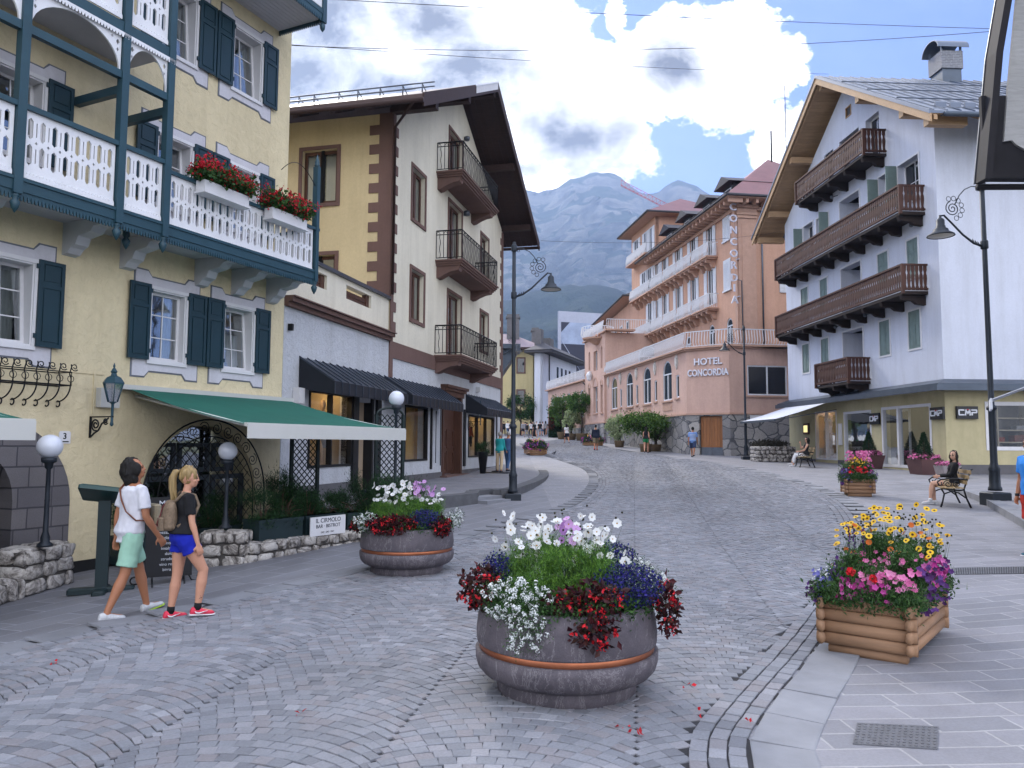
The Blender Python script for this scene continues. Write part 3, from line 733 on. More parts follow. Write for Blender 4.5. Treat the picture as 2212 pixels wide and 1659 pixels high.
arr=arc_pts(-1.375,1.0,.60,0,pi,14,.74); V=[]; F=[]; pl_=[(-.775,-.3)]+arr+[(-1.975,-.3)]
for a,b in pl_: V+=[YW.at(a,.034,b),YW.at(-1.375+(a+1.375)*.93,-.68,b if b<0 else b*.97)]
for i in range(len(pl_)-1): F.append((2*i,2*i+1,2*i+3,2*i+2))
mb.add(V,F); part('stone_arch',mb,m_arch,yb)
mb=MB(); mb.pbox(YW,-2.0,-.75,-.3,1.85,-.75,-.7); frame_ring(mb,YW,-1.98,-.77,-.12,1.7,.07,-.70,-.64); mb.pbox(YW,-1.41,-1.34,-.1,1.7,-.7,-.64)
for k in range(5): mb.tube(spiral((-.98,.25+k*.3),.02,.11,.5+k*pi,1.6,YW.m(-.6).__call__ if False else (lambda a,b:YW.at(a,-.6,b))),.010,5)
mb.prism(arc_pts(-1.375,1.0,.64,0,pi,12,.78)+[(-2.015,-.12),(-.735,-.12)],[],YW.m(),-.62,-.45) if 0 else None
part('entrance_door',mb,M('door_dark','1b2226',.5),yb)
# arched window with iron grille
mb=MB()
for (a,b) in ((1.5,2.3),(2.36,3.1),(3.16,3.98)): frame_ring(mb,YW,a,b,.25,1.25,.09,-.3,-.24)
for (a,b) in ((1.75,2.3),(2.36,3.1),(3.16,3.7)): frame_ring(mb,YW,a,b,1.31,1.85,.08,-.3,-.24)
w=part('arched_window',mb,M('frame_slate','3c444c',.6),yb); q=MB(); q.add([YW.at(1.42,-.27,.2),YW.at(4.06,-.27,.2),YW.at(4.06,-.27,2.2),YW.at(1.42,-.27,2.2)],[(0,1,2,3)]); part('pane',q,m_darkgl,w)
mb=MB(); YM=lambda d:(lambda a,b:YW.at(a,d,b))
def ytube(pts,r=.012,d=.13,n=5): mb.tube([YW.at(a,d,b) for a,b in pts],r,n)
ytube([(1.30,.1)]+arc_pts(2.74,.85,1.43,pi,0,28)+[(4.18,.1)],.016); ytube([(1.62,.1)]+arc_pts(2.74,.85,1.12,pi,0,24)+[(3.86,.1)],.012)
for k in range(14):
    an=pi*(k+.5)/14; c=(2.74+1.275*math.cos(an),.85+1.275*math.sin(an)); mb.tube(spiral(c,.02,.125,an+k*1.3,1.7,YM(.13)),.009,4)
for sgn in (-1,1):
    for k in range(3): mb.tube(spiral((2.74+sgn*1.275,.6-k*.27),.02,.12,k*pi,1.7,YM(.13)),.009,4)
for k in range(-14,15):   # lattice clipped to the inner arch
    for sg in (-1,1):
        pts=[]
        for i in range(41):
            b=.1+i*.05; a=2.74+k*.19+sg*(b-.9)
            if abs(a-2.74)<1.11 and (b<.85 or (a-2.74)**2+(b-.85)**2<1.11**2): pts.append((a,b))
        if len(pts)>1: ytube([pts[0],pts[-1]],.008)
part('window_grille',mb,m_iron,yb)
# ---- balconies
D1=1.05
posts=[(-3.3,10.6),(-1.6,10.6),(-.09,10.6),(.74,10.6)]
bal=MB(); bal.pbox(YW,-6,4.45,5.22,5.34,0,D1-.04); bal=part('balcony',bal,m_soff,yb)
def balcony_row(par,z,segs,tall,hexh=.19):
    for (a,b) in segs:
        holes=[]; n=max(2,int(round((b-a)/.165))); p=(b-a)/n
        for i in range(n):
            u=a+p*(i+.5); w=.036
            for zc in ((z+.36,z+.72) if tall else (z+.34,z+.68)):
                h=.15; holes.append([(u-w,zc-h+.04),(u,zc-h),(u+w,zc-h+.04),(u+w,zc+h-.04),(u,zc+h),(u-w,zc+h-.04)])
                if i<n-1: holes.append(rect(u+p/2-.009,u+p/2+.009,zc-.10,zc+.10))
            if i<n-1: q=(z+.54 if tall else z+.51); v=u+p/2; holes.append([(v-.02,q),(v,q-.025),(v+.02,q),(v,q+.025)])
        mb=MB(); mb.prism([(a,z+.06)]+[(b,z+.06),(b,z+.95),(a,z+.95)],holes,YW.m(),D1-.03,D1)
        part('balustrade_panel',mb,m_frwh,par)
        mb=MB(); mb.prism(sawtooth(a,b,z+.02,z+.11,.045,.04,True),[],YW.m(),D1+.0015,D1+.02); part('tooth_trim',mb,m_frwh,par)
balcony_row(bal,5.34,[(-6,-3.37),(-3.23,-1.67),(-1.53,-.17),(-.02,.67)],1); balcony_row(bal,5.26,[(.82,4.34)],0)
mb=MB(); mb.pbox(YW,-6,.78,6.29,6.36,D1-.07,D1+.05); mb.pbox(YW,.78,4.5,6.17,6.23,D1-.07,D1+.05); mb.pbox(YW,4.40,4.47,6.17,6.23,0,D1-.07); part('handrail',mb,m_teal,bal)
mb=MB(); mb.pbox(YW,-6,4.48,5.16,5.33,D1-.035,D1+.03); mb.pbox(YW,-6,4.48,5.30,5.345,D1+.03,D1+.05); mb.pbox(YW,4.42,4.48,5.16,5.33,0,D1-.035); part('fascia',mb,m_teal,bal)
mb=MB(); mb.prism(sawtooth(-6,4.46,5.04,5.16,.05,.08,False),[],YW.m(),D1-.01,D1+.012); part('fringe',mb,m_teal,bal)
mb=MB(); mb.prism([(0,5.26),(D1-.03,5.26),(D1-.03,6.2),(0,6.2)],[rect(x-.03,x+.03,zc-.13,zc+.13) for x in (.15,.32,.49,.66,.83) for zc in (5.60,5.94)],lambda a,b,t:YW.at(4.43+t,a,b),0,.03); part('balustrade_panel',mb,m_frwh,bal)
for (u,zt) in posts+[(4.42,7.5)]:
    w=.06 if u<4 else .045
    mb=MB(); mb.pbox(YW,u-w,u+w,5.12,zt,D1-.06,D1+.06); 
    if u>4: c=YW.at(u,D1,7.5); mb.lathe([(.05,0),(.06,.03),(.045,.06),(.05,.10),(.004,.26)],c,8)
    o=part('post',mb,m_teal,bal)
    q=MB(); c=YW.at(u,D1,4.86); q.lathe([(.004,0),(.045,.07),(.065,.14),(.03,.19),(.055,.22),(.05,.27)],c,10); part('finial',q,m_teal,o)
q=MB(); c=YW.at(.35,D1-.35,4.86); q.lathe([(.004,0),(.045,.07),(.065,.14),(.03,.19),(.055,.22),(.05,.30)],c,10); part('finial',q,m_teal,bal)
for u in (-3.2,-1.6,-.1,.9,2.45,3.35,4.3):
    mb=MB(); pr=[(0,4.72),(.12,4.74),(.2,4.82),(.30,4.86),(.36,4.98),(.62,5.02),(.70,5.10),(.98,5.12),(.98,5.218),(0,5.218)]
    mb.prism(pr,[],lambda a,b,t,u=u:YW.at(u+t,a,b),-.11,.11); part('corbel',mb,m_soff,bal)
mb=MB(); mb.pbox(YW,-6,.80,7.34,7.46,D1-.05,D1+.04)
for u in (.74,-.09): mb.pbox(YW,u-.05,u+.05,7.12,7.25,0,D1-.05)
part('tie_beam',mb,m_teal,bal)
# fretted spandrels
for (a,b) in ((-3.25,-1.66),(-1.54,-.16),(-.03,.68)):
    n=16; c=(a+b)/2; r=(b-a)/2; outer=[(b,7.47),(b,8.0),(a,8.0),(a,7.47)]+[(c-r*.97*math.cos(pi*i/n),7.47+.50*math.sin(pi*i/n)) for i in range(0,n+1)]
    hs=[]
    for sg in (-1,1):
        for (x,z,s) in ((.06,7.88,.05),(.16,7.93,.03),(.06,7.76,.035)):
            if r<.5 and x>.1: continue
            u=(a+x) if sg<0 else (b-x); hs.append([(u-s*.6,z),(u,z-s),(u+s*.6,z),(u,z+s)])
    mb=MB(); mb.prism(outer,hs,YW.m(),D1-.02,D1+.01); part('spandrel',mb,m_frwh,bal)
bal2=MB(); bal2.pbox(YW,-6,.80,8.14,8.26,0,D1-.04); bal2=part('upper_balcony',bal2,m_soff,yb)
mb=MB(); mb.pbox(YW,-6,.82,8.02,8.22,D1-.045,D1+.045); part('fascia',mb,m_teal,bal2)
mb=MB(); mb.prism(sawtooth(-6,.8,7.97,8.05,.05,.05,False),[],YW.m(),D1+.047,D1+.06); part('fringe',mb,m_frwh,bal2)
balcony_row(bal2,8.24,[(-6,-3.37),(-3.23,-1.67),(-1.53,-.17),(-.02,.67)],1)
bb=MB(); bb.pbox(YW,-6,4.34,10.62,10.74,0,1.2); bb=part('top_balcony',bb,m_soff,yb)
mb=MB()
for k in range(12): mb.pbox(YW,-6,4.33,10.6,10.619,.1*k+.004,.1*k+.096)
part('soffit_boards',mb,m_soff,bb)
mb=MB(); mb.prism(sawtooth(-6,4.34,10.50,10.66,.055,.08,False),[],YW.m(),1.2,1.22); mb.prism(sawtooth(0,1.2,10.50,10.66,.055,.08,False),[],lambda a,b,t:YW.at(4.34+t,a,b),0,.02); mb.pbox(YW,-6,4.37,10.66,10.76,1.2,1.23);mb.pbox(YW,4.34,4.37,10.66,10.76,0,1.2); part('fringe',mb,m_teal,bb)
mb=MB(); mb.prism(rect(-6,4.3,10.8,11.7),[rect(4.2-.16*i,4.26-.16*i,10.95,11.5) for i in range(30)],YW.m(),1.17,1.2); part('balustrade_panel',mb,m_frwh,bb)
mb=MB(); mb.pbox(YW,4.26,4.38,10.5,11.8,1.12,1.24); c=YW.at(4.32,1.18,10.3); mb.lathe([(.004,0),(.05,.07),(.06,.14),(.03,.2)],c,8); part('post',mb,m_teal,bb)
mb=MB(); mb.pbox(YW,-9.3,5.3,13.2,13.4,-9,.9); part('roof',mb,m_soff,yb)
mb=MB(); mb.tube([YW.at(3.6+.8*t,1.05-.2*(1-t),7.0+.45*math.sin(pi*(.15+.8*t))) for t in [i/14 for i in range(15)]],.008,5); part('bent_wire',mb,m_iron,bal)
# service duct, house number
mb=MB(); mb.pbox(YW,.42,.44,2.3,2.95,.0,.02); mb.pbox(YW,-.15,.6,2.93,2.945,0,.015); mb.pbox(YW,.44,.7,2.42,2.435,0,.015); part('cable_duct',mb,m_yel,yb,split=1)
mb=MB(); mb.prism([(-.11,1.83),(.075,1.83),(.075,2.0),(.05,2.02),(-.085,2.02),(-.11,2.0)],[],YW.m(),0,.015); mb2=MB()
text_mesh(mb2,'3',lambda a,b,t:YW.at(a-.02,.015+t,b+1.90),.13,.004,bold=True); mb2.pbox(YW,-.08,.045,1.85,1.868,.0155,.018)
hn=solo('house_number',mb,m_white,'white plate with the number 3 on the yellow wall','plaque'); part('numeral',mb2,M('numeral_dark','15181d',.6),hn)
# ---- iron flower rack
mb=MB(); z0,z1=2.70,2.98
for d in (.0,.30): mb.tube([YW.at(-2.6,d,z0),YW.at(-.16,d,z0)],.012,5); mb.tube([YW.at(-2.6,d,z1-.08),YW.at(-.16,d,z1-.08)],.009,5)
mb.tube([YW.at(-.16,0,z0),YW.at(-.16,.3,z0),YW.at(-.16,.3,z1-.08),YW.at(-.16,0,z1-.08)],.01,5)
for i in range(14):
    u=-.17-i*.172
    mb.tube([YW.at(u,.3,z0),YW.at(u,.31,z0+.10),YW.at(u,.27,z0+.18),YW.at(u,.31,z1),YW.at(u,.3,z1+.04)],.010,5)
    mb.tube(spiral((u+.055,z1+.0),.015,.06,pi,1.4,lambda a,b:YW.at(a,.30,b),16),.008,4)
    mb.tube([YW.at(u+.05*math.cos(t),.3,z0+.1+.05*math.sin(t)) for t in [k*pi/5 for k in range(10)]],.006,4,closed=True)
    # under bracket: sweep back to the wall ending in a curl
    mb.tube([YW.at(u,.30*math.cos(t*pi/2),z0-.24*math.sin(t*pi/2)) for t in [k/8 for k in range(9)]]+[YW.at(u+.0,.03+.045*math.sin(s),z0-.27+.045*math.cos(s)) for s in [k*.5 for k in range(11)]],.011,5)
solo('iron_flower_rack',mb,m_iron,'black wrought iron flower rack with curled brackets on the yellow wall','flower rack')
# ---- wall lantern
def lantern(loc,rz,label,s=1.0,arm=True):
    t=thing('wall_lantern',label,'lantern',loc,rz); mb=MB()
    if arm:
        mb.box(-.015,.015,0,.52,-.02,.0); mb.box(-.015,.015,0,.02,-.34,.0)
        mb.tube(spiral((.13,-.13),.02,.10,0,1.8,lambda a,b:(0,a,b)),.013,5); mb.tube(spiral((.36,-.08),.01,.055,2,1.6,lambda a,b:(0,a,b)),.011,5)
        mb.tube([(0,.02,-.33),(0,.10,-.27),(0,.20,-.22),(0,.27,-.12),(0,.42,-.03)],.014,5)
        part('bracket',mb,m_iron,t,local=True)
    y=.5 if arm else 0; mb=MB()
    mb.lathe([(.012,-.16),(.03,-.13),(.02,-.09),(.02,.18),(.035,.2),(.075,.22)],(0,y,0),8)
    for k in range(6):
        a=2*pi*k/6; mb.tube([(.075*math.cos(a),y+.075*math.sin(a),.22),(.15*math.cos(a),y+.15*math.sin(a),.50)],.010,4)
    part('lantern_frame',mb,m_teal,t,local=True)
    mb=MB(); mb.lathe([(.07,.22),(.145,.50)],(0,y,0),6,sm=False); part('lantern_glass',mb,Mglass('lantern_pane',(.8,.8,.78),.6,.15),t,local=True)
    mb=MB(); mb.lathe([(.165,.50),(.165,.52),(.11,.60),(.05,.63),(.04,.67),(.055,.69),(.03,.73),(.012,.76),(.02,.78),(.003,.83)],(0,y,0),12 if 0 else 6,sm=False); part('lantern_roof',mb,m_teal,t,local=True)
    return t
rzY=math.atan2(YW.n[1],YW.n[0])-pi/2
lantern(YW.at(.40,0,2.26),rzY,'dark green six sided lantern on a scrolled bracket by the awning')
# ---- awnings
m_green=M('awning_green','0f5a4c',.85,vs=1.2,va=.12,bsc=120,bs=.1,bd=.001); m_val=M('valance_cream','b9bab6',.8,vs=1,va=.05,bsc=90,bs=.1,bd=.001)
def awning(u0,u1,f0,f1,label,zt=2.74,zf=2.12,dep=3.0):
    t=thing('awning',label,'awning',YW.at(u0,0,zt)); mb=MB(); V=[];F=[];n=24;m=10
    for j in range(m+1):
        k=j/m
        for i in range(n+1):
            q=i/n; a=u0+(u1-u0)*q; b=f0+(f1-f0)*q; u=a+(b-a)*k; sag=-.05*math.sin(pi*k)-.004*math.sin(q*50)*k
            V.append(YW.at(u,.1+(dep-.1)*k,zt+(zf-zt)*k+sag))
    for j in range(m):
        for i in range(n): a=j*(n+1)+i; F.append((a,a+1,a+n+2,a+n+1))
    mb.add(V,F,0,True); part('awning_canvas',mb,m_green,t)
    mb=MB(); mb.pbox(YW,f0,f1,zf-.2,zf+.01,dep,dep+.012); part('valance',mb,m_val,t)
    mb=MB(); mb.pbox(YW,u0-.14,u1+.08,zt-.02,zt+.06,0,.16); mb.pbox(YW,u0-.5,u0-.16,zt-.33,zt-.02,0,.12); mb.pbox(YW,f0,f1,zf-.02,zf+.03,dep-.06,dep-.002)
    for u,v in ((u0+.15,f0+.1),(u1-.2,f1-.1)):
        mb.tube([YW.at(u,.1,zt-.12),YW.at(v,dep-.05,zf-.02)],.025,6)
    part('awning_frame',mb,m_val,t)
    return t
awning(.98,4.86,.68,4.87,'dark green awning with cream valance over the arched window')
awning(-6.5,-2.5,-6.5,-2.44,'cream valance end of another awning over the stone arch',2.72,2.07)
# ---- geranium boxes
m_ger=Mleaf('geranium_leaf',['1f3a1a','2c4f22','3b5f2a'])
m_gerf=Mleaf('geranium_bloom',['8f0f1c','b5172a','d3263a'],trans=.15)
def flowerbox(u0,u1,z,label):
    t=thing('flower_box',label,'flower box',YW.at(u0,D1+.1,z-.16),group='geranium boxes on the balcony rail'); mb=MB()
    mb.pbox(YW,u0,u1,z-.14,z+.04,D1+.06,D1+.26); mb.pbox(YW,u0-.02,u1+.02,z-.18,z-.15,D1+.04,D1+.29); part('box',mb,m_white,t)
    L=u1-u0; n=int(2300*L); C=np.array([YW.at(RNG.uniform(u0-.1,u1+.1),D1+.18+RNG.normal()*.12,z+.10+abs(RNG.normal())*.11-(.12*RNG.random() if RNG.random()<.25 else 0)) for _ in range(n)])
    mb=MB(); leaf_quads(mb,C,.06,0,.9,.6); k=int(430*L); B=C[RNG.integers(0,n,k)]
    hd=B+np.array([0,0,.06])+RNG.normal(size=B.shape)*.03; 
    C2=np.repeat(hd,7,0)+RNG.normal(size=(k*7,3))*.022; leaf_quads(mb,C2,.036,1,1.0,.3)
    blades(mb,B-[0,0,.05],hd-B+[0,0,.03],.14,.003,0)
    part('geraniums',mb,[m_ger,m_gerf],t)
flowerbox(1.3,2.3,6.17,'longer white box of red geraniums on the balcony rail'); flowerbox(2.9,3.85,6.16,'shorter white box of red geraniums beside the balcony end post')
# ================================================================ cream building with shops
CR=PL(-3.64,22.55,.2317,.9728,1); CL=PL(-3.64,22.55,-.9728,.2317,-1)
m_crm=Mstucco('cream_plaster','d8d2c0',14,.18,.006); m_wst=Mstucco('white_stucco','c6c9ce',11,1.0,.05,.05); m_brn=Mstucco('brown_stone','6d5650',16,.3,.01,.10)
m_roofw=Mwood('dark_timber','33221f',.35,.7,'x'); m_roofm=M('roof_metal_brown','4a3c3a',.45,metal=.4,vs=2); m_brw=Mwood('window_timber','4d3328',.3,.5,'z'); m_plg=M('plinth_grey','5d5c5f',.85,vs=3,va=.15,bsc=25)
m_gut=M('gutter_metal','5a5f68',.4,metal=.7,vs=4); m_beige=M('beige_panel','a08e78',.7,vs=2,va=.1)
cb=thing('apartment_house','cream apartment house with brown quoins, iron balconies and deep dark timber eaves','house',(-3.64,22.55,.5))
TOP=15.35; RS=.512; um=6.85
holes=[rect(1.68,2.87,a,b) for a,b in ((9.1,10.8),(5.83,7.46))]+[rect(9.85,11.05,a,b) for a,b in ((9.1,10.8),(5.83,7.46))]
doors=[(4.93,7.45),(8.28,10.85),(11.46,13.6)]
holes+=[rect(5.45,7.05,a+.02,b) for a,b in doors]
shops=[(1.36,3.45,1.30,3.07),(8.26,12.28,1.33,3.02)]
gab=[(0,4.9),(13.7,4.9),(13.7,TOP-RS*um),(um,TOP),(0,TOP-RS*um)]
mb=MB(); mb.prism(gab,holes,CR.m(),-.3,0)
part('wall',mb,m_crm,cb); mb=MB(); gl=[(0,5.1),(9,5.1),(9,TOP-RS*um),(0,TOP-RS*um)]; mb.prism(gl,[rect(1.8,2.98,9.2,10.9),rect(1.8,2.98,5.9,7.58)],CL.m(),-.3,0); part('side_wall',mb,Mstucco('warm_plaster','cab993',14,.18,.006),cb)
mb=MB(); mb.prism(rect(0,13.7,.0,4.41),[rect(*s) for s in shops]+[rect(4.95,7.3,.72,3.98)],CR.m(),-.35,-.01); mb.pbox(CR,0,13.7,4.41,4.9,-.35,-.02)
mb.prism(rect(-5.95,0,.0,4.88),[rect(-4.75,-2.42,1.27,3.12),rect(-2.08,-1.2,.55,2.98)],CR.m(),-.35,-.01); part('shop_wall',mb,m_wst,cb)
mb=MB(); mb.prism(rect(-5.95,0,5.08,6.12),[rect(-2.86,-1.28,5.62,5.98),rect(-5.3,-3.95,5.62,5.98)],CR.m(),-.25,-.03); mb.pbox(CR,-5.95,0,4.9,5.1,-4,-.3); part('parapet',mb,m_crm,cb)
mb=MB()
for a,b in ((-2.86,-1.28),(-5.3,-3.95)): 
    for z in (5.63,5.76): mb.pbox(CR,a,b,z,z+.11,-.17,-.12)
    mb.pbox(CR,b-.2,b,5.62,5.98,-.22,-.1)
part('parapet_boards',mb,m_brw,cb,split=3)
mb=MB(); mb.pbox(CR,-5.98,-.02,6.12,6.2,-.32,.06); part('parapet_cap',mb,m_gut,cb)
mb=MB(); mb.pbox(CR,-5.97,-.02,4.88,4.98,-.01,.10); mb.pbox(CR,-5.97,-.02,4.98,5.08,-.01,.20); mb.pbox(CR,-5.97,-.02,5.08,5.11,-.03,.26); part('cornice',mb,m_brn,cb)
mb=MB(); mb.pbox(CR,.23,13.72,4.41,4.9,-.01,.03); mb.pbox(CR,.0,.24,3.75,4.9,-.01,.032)
mb.pbox(CR,0,.2,4.9,TOP-RS*um,.0,.035); mb.pbox(CL,0,.42,6.2,TOP-RS*um,.0,.035); mb.pbox(CR,13.42,13.72,4.9,TOP-RS*um,0,.03); mb.pbox(CR,13.42,13.72,.5,4.41,-.01,.03)
z=5.2
while z<11.5:
    mb.pbox(CR,.2,.42,z,z+.3,0,.03); mb.pbox(CR,13.2,13.42,z,z+.3,0,.026)
    if z>6.2: mb.pbox(CL,.42,.74,z,z+.3,0,.03)
    z+=.6
part('quoins',mb,m_brn,cb)
mb=MB(); 
for a,b in ((-5.95,-2.1),(-1.18,4.93),(7.32,13.72)): mb.pbox(CR,a,b,.0,.87,-.01,.04)
part('plinth',mb,m_plg,cb,split=1)
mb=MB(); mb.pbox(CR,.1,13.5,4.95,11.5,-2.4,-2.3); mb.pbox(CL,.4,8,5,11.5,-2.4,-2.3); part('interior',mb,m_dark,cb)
def brownwin(P,u0,u1,z0,z1,door=False,cur=None):
    mb=MB(); w=.11
    mb.pbox(P,u0-w,u0,z0-(0 if door else w),z1+w,0,.035); mb.pbox(P,u1,u1+w,z0-(0 if door else w),z1+w,0,.035); mb.pbox(P,u0,u1,z1,z1+w,0,.035)
    if not door: mb.pbox(P,u0,u1,z0-w,z0,0,.05)
    part('surround',mb,m_brn,cb)
    window(cb,P,u0+.02,u1-.02,z0+.02,z1-.02,m_brw,m_darkgl,cols=2,rows=1,d=-.16,fw=.09,mid=.12,cur=cur)
for i,(a,b) in enumerate(((9.1,10.8),(5.83,7.46))):
    brownwin(CR,1.68,2.87,a,b,cur=('sides',1)); brownwin(CR,9.85,11.05,a,b)
brownwin(CL,1.8,2.98,9.2,10.9,cur=('full',1)); brownwin(CL,1.8,2.98,5.9,7.58)
for a,b in doors: brownwin(CR,5.45,7.05,a+.02,b,True,cur=('sides',1))
# balconies
def iron_rail(mb,A,B,z,h=1.03,per=.125):
    A=Vector(A);B=Vector(B); L=(B-A).length; n=max(2,int(L/per)); t=(B-A)/L
    for zz,r in ((z+h,.026),(z+h-.14,.016),(z+.07,.016)): mb.tube([(A.x,A.y,zz),(B.x,B.y,zz)],r,4)
    for i in range(n+1):
        p=A+t*L*i/n
        if i%3==1: mb.tube([(p.x+t.x*.018*math.sin(k*1.5),p.y+t.y*.018*math.sin(k*1.5),z+.07+k*(h-.21)/8) for k in range(9)],.011,4)
        else: mb.tube([(p.x,p.y,z+.07),(p.x,p.y,z+h)],.012,4)
        if i<n and i%2==0:
            q=p+t*L/n; mb.tube([(p.x+(q.x-p.x)*(.5-.5*math.cos(s)),p.y+(q.y-p.y)*(.5-.5*math.cos(s)),z+h-.14+.10*math.sin(s)) for s in [pi*k/6 for k in range(7)]],.010,4)
for zf in (4.93,8.28,11.46):
    o=MB(); 
    for k,(dz0,dz1,dd) in enumerate(((-.06,.0,1.02),(-.13,-.06,.97),(-.20,-.13,.92),(-.26,-.20,.86))): o.pbox(CR,4.0+.05*k,9.0-.05*k,zf+dz0,zf+dz1,0,dd)
    o=part('balcony',o,m_brn,cb)
    for u in (4.35,8.55):
        q=MB(); q.prism([(0,zf-.62),(.12,zf-.6),(.3,zf-.5),(.55,zf-.40),(.8,zf-.36),(.84,zf-.262),(0,zf-.262)],[],lambda a,b,t,u=u:CR.at(u+t,a,b),-.2,.2); part('corbel',q,m_brn,o)
    q=MB(); P=[CR.at(4.06,.02,0),CR.at(4.06,.96,0),CR.at(8.94,.96,0),CR.at(8.94,.02,0)]
    for a,b in zip(P,P[1:]): iron_rail(q,(a[0],a[1],0),(b[0],b[1],0),zf)
    part('railing',q,m_iron,o)
# roof
mb=MB(); dz=.18
def rp(u,d,t): 
    return CR.at(u,d,TOP+.42-RS*abs(u-um)+t)
for (a,b) in ((-1.35,um),(um,15.05)):
    mb.box8([rp(a,-12,0),rp(b,-12,0),rp(b,1.45,0),rp(a,1.45,0),rp(a,-12,.12),rp(b,-12,.12),rp(b,1.45,.12),rp(a,1.45,.12)])
roof=part('roof',mb,m_roofm,cb)
mb=MB()
for (a,b) in ((-1.33,um-.002),(um+.002,15.03)):
    n=40
    for k in range(9): 
        d0=-.9+k*.26; mb.box8([rp(a,d0,-.05),rp(b,d0,-.05),rp(b,d0+.25,-.05),rp(a,d0+.25,-.05),rp(a,d0,-.006),rp(b,d0,-.006),rp(b,d0+.25,-.006),rp(a,d0+.25,-.006)])
part('soffit_boards',mb,m_roofw,roof)
mb=MB()
for (a,b) in ((-1.4,um),(um,15.1)):
    mb.box8([rp(a,1.45,-.26),rp(b,1.45,-.26),rp(b,1.50,-.26),rp(a,1.50,-.26),rp(a,1.45,.15),rp(b,1.45,.15),rp(b,1.50,.15),rp(a,1.50,.15)])
part('rake_board',mb,m_roofw,roof,split=1)
for u in (.12,3.5,um,10.2,13.55):
    mb=MB(); z=TOP+.36-RS*abs(u-um)-.05; mb.pbox(CR,u-.13,u+.13,z-.34,z-.08,-.1,1.36); part('purlin',mb,m_roofw,roof)
mb=MB()
for k in range(10):
    u=-.0-.0; d=-11+k*1.2; mb.box8([rp(-1.33,d,-.22),rp(.0,d,-.22),rp(.0,d+.14,-.22),rp(-1.33,d+.14,-.22),rp(-1.33,d,-.05),rp(.0,d,-.05),rp(0,d+.14,-.05),rp(-1.33,d+.14,-.05)])
for k in range(36): mb.box8([rp(-1.33,-12+k*.37,-.05),rp(-.0,-12+k*.37,-.05),rp(-.0,-12+k*.37+.355,-.05),rp(-1.33,-12+k*.37+.355,-.05),rp(-1.33,-12+k*.37,-.01),rp(0,-12+k*.37,-.01),rp(0,-12+k*.37+.355,-.01),rp(-1.33,-12+k*.37+.355,-.01)])
part('eave_rafters',mb,m_roofw,roof)
mb=MB(); 
for (u,s) in ((-1.45,1),(15.15,1)): mb.tube([rp(u,-12,-.02),rp(u,1.5,-.06)],.075,8)
mb.tube([rp(-1.45,1.2,-.1),CR.at(-.1,.12,11.35),CR.at(-.1,.12,6.25)],.045,6); part('gutter',mb,m_roofw,roof,split=1)
mb=MB()
for i in range(26):
    u=um-.15-i*.115; mb.box8([rp(u,1.505,-.16),rp(u+.06,1.505,-.16),rp(u+.06,1.52,-.16),rp(u,1.52,-.16),rp(u,1.505,.1),rp(u+.06,1.505,.1),rp(u+.06,1.52,.1),rp(u,1.52,.1)])
mb.box8([rp(um-3.1,1.505,.1),rp(um,1.505,.1),rp(um,1.53,.1),rp(um-3.1,1.53,.1),rp(um-3.1,1.505,.16),rp(um,1.505,.16),rp(um,1.53,.16),rp(um-3.1,1.53,.16)]); part('rake_fretwork',mb,m_frwh,roof)
mb=MB()
for (u0,zz) in ((-1.0,0),(.6,0)):
    for h in (.28,.42): mb.tube([rp(u0,-11,h),rp(u0,1.1,h)],.022,5)
    for k in range(9): d=-10.5+k*1.4; mb.tube([rp(u0,d,.12),rp(u0,d,.42)],.02,4); mb.tube([rp(u0+.35,d,.12),rp(u0,d,.4)],.015,4)
part('snow_guard',mb,m_gut,roof)
# portal
mb=MB(); mb.pbox(CR,4.95,5.17,.72,3.6,-.34,.05); mb.pbox(CR,7.08,7.3,.72,3.6,-.34,.05); mb.pbox(CR,4.9,7.35,3.6,3.78,-.3,.10); mb.pbox(CR,4.84,7.41,3.78,3.88,-.3,.18); mb.pbox(CR,4.8,7.45,3.88,3.98,-.3,.26)
pt_=part('portal',mb,m_brw,cb)
mb=MB(); mb.pbox(CR,5.17,7.08,.75,3.6,-.3,-.24)
for a in (5.22,6.16):
    for z0,z1 in ((.85,1.6),(1.7,2.4)): frame_ring(mb,CR,a,a+.85,z0,z1,.07,-.24,-.20)
part('door',mb,m_brw,pt_)
mb=MB(); mb.pbox(CR,4.7,7.6,.5,.73,-.3,.3); part('doorstep',mb,m_brn,pt_)
mb=MB(); mb.tube([CR.at(4.6,.08,1.1),CR.at(4.6,.08,3.3)],.02,5); mb.tube([CR.at(4.1,.08,1.2),CR.at(4.1,.08,3.0)],.015,5); part('drop_pipe',mb,m_iron,cb)
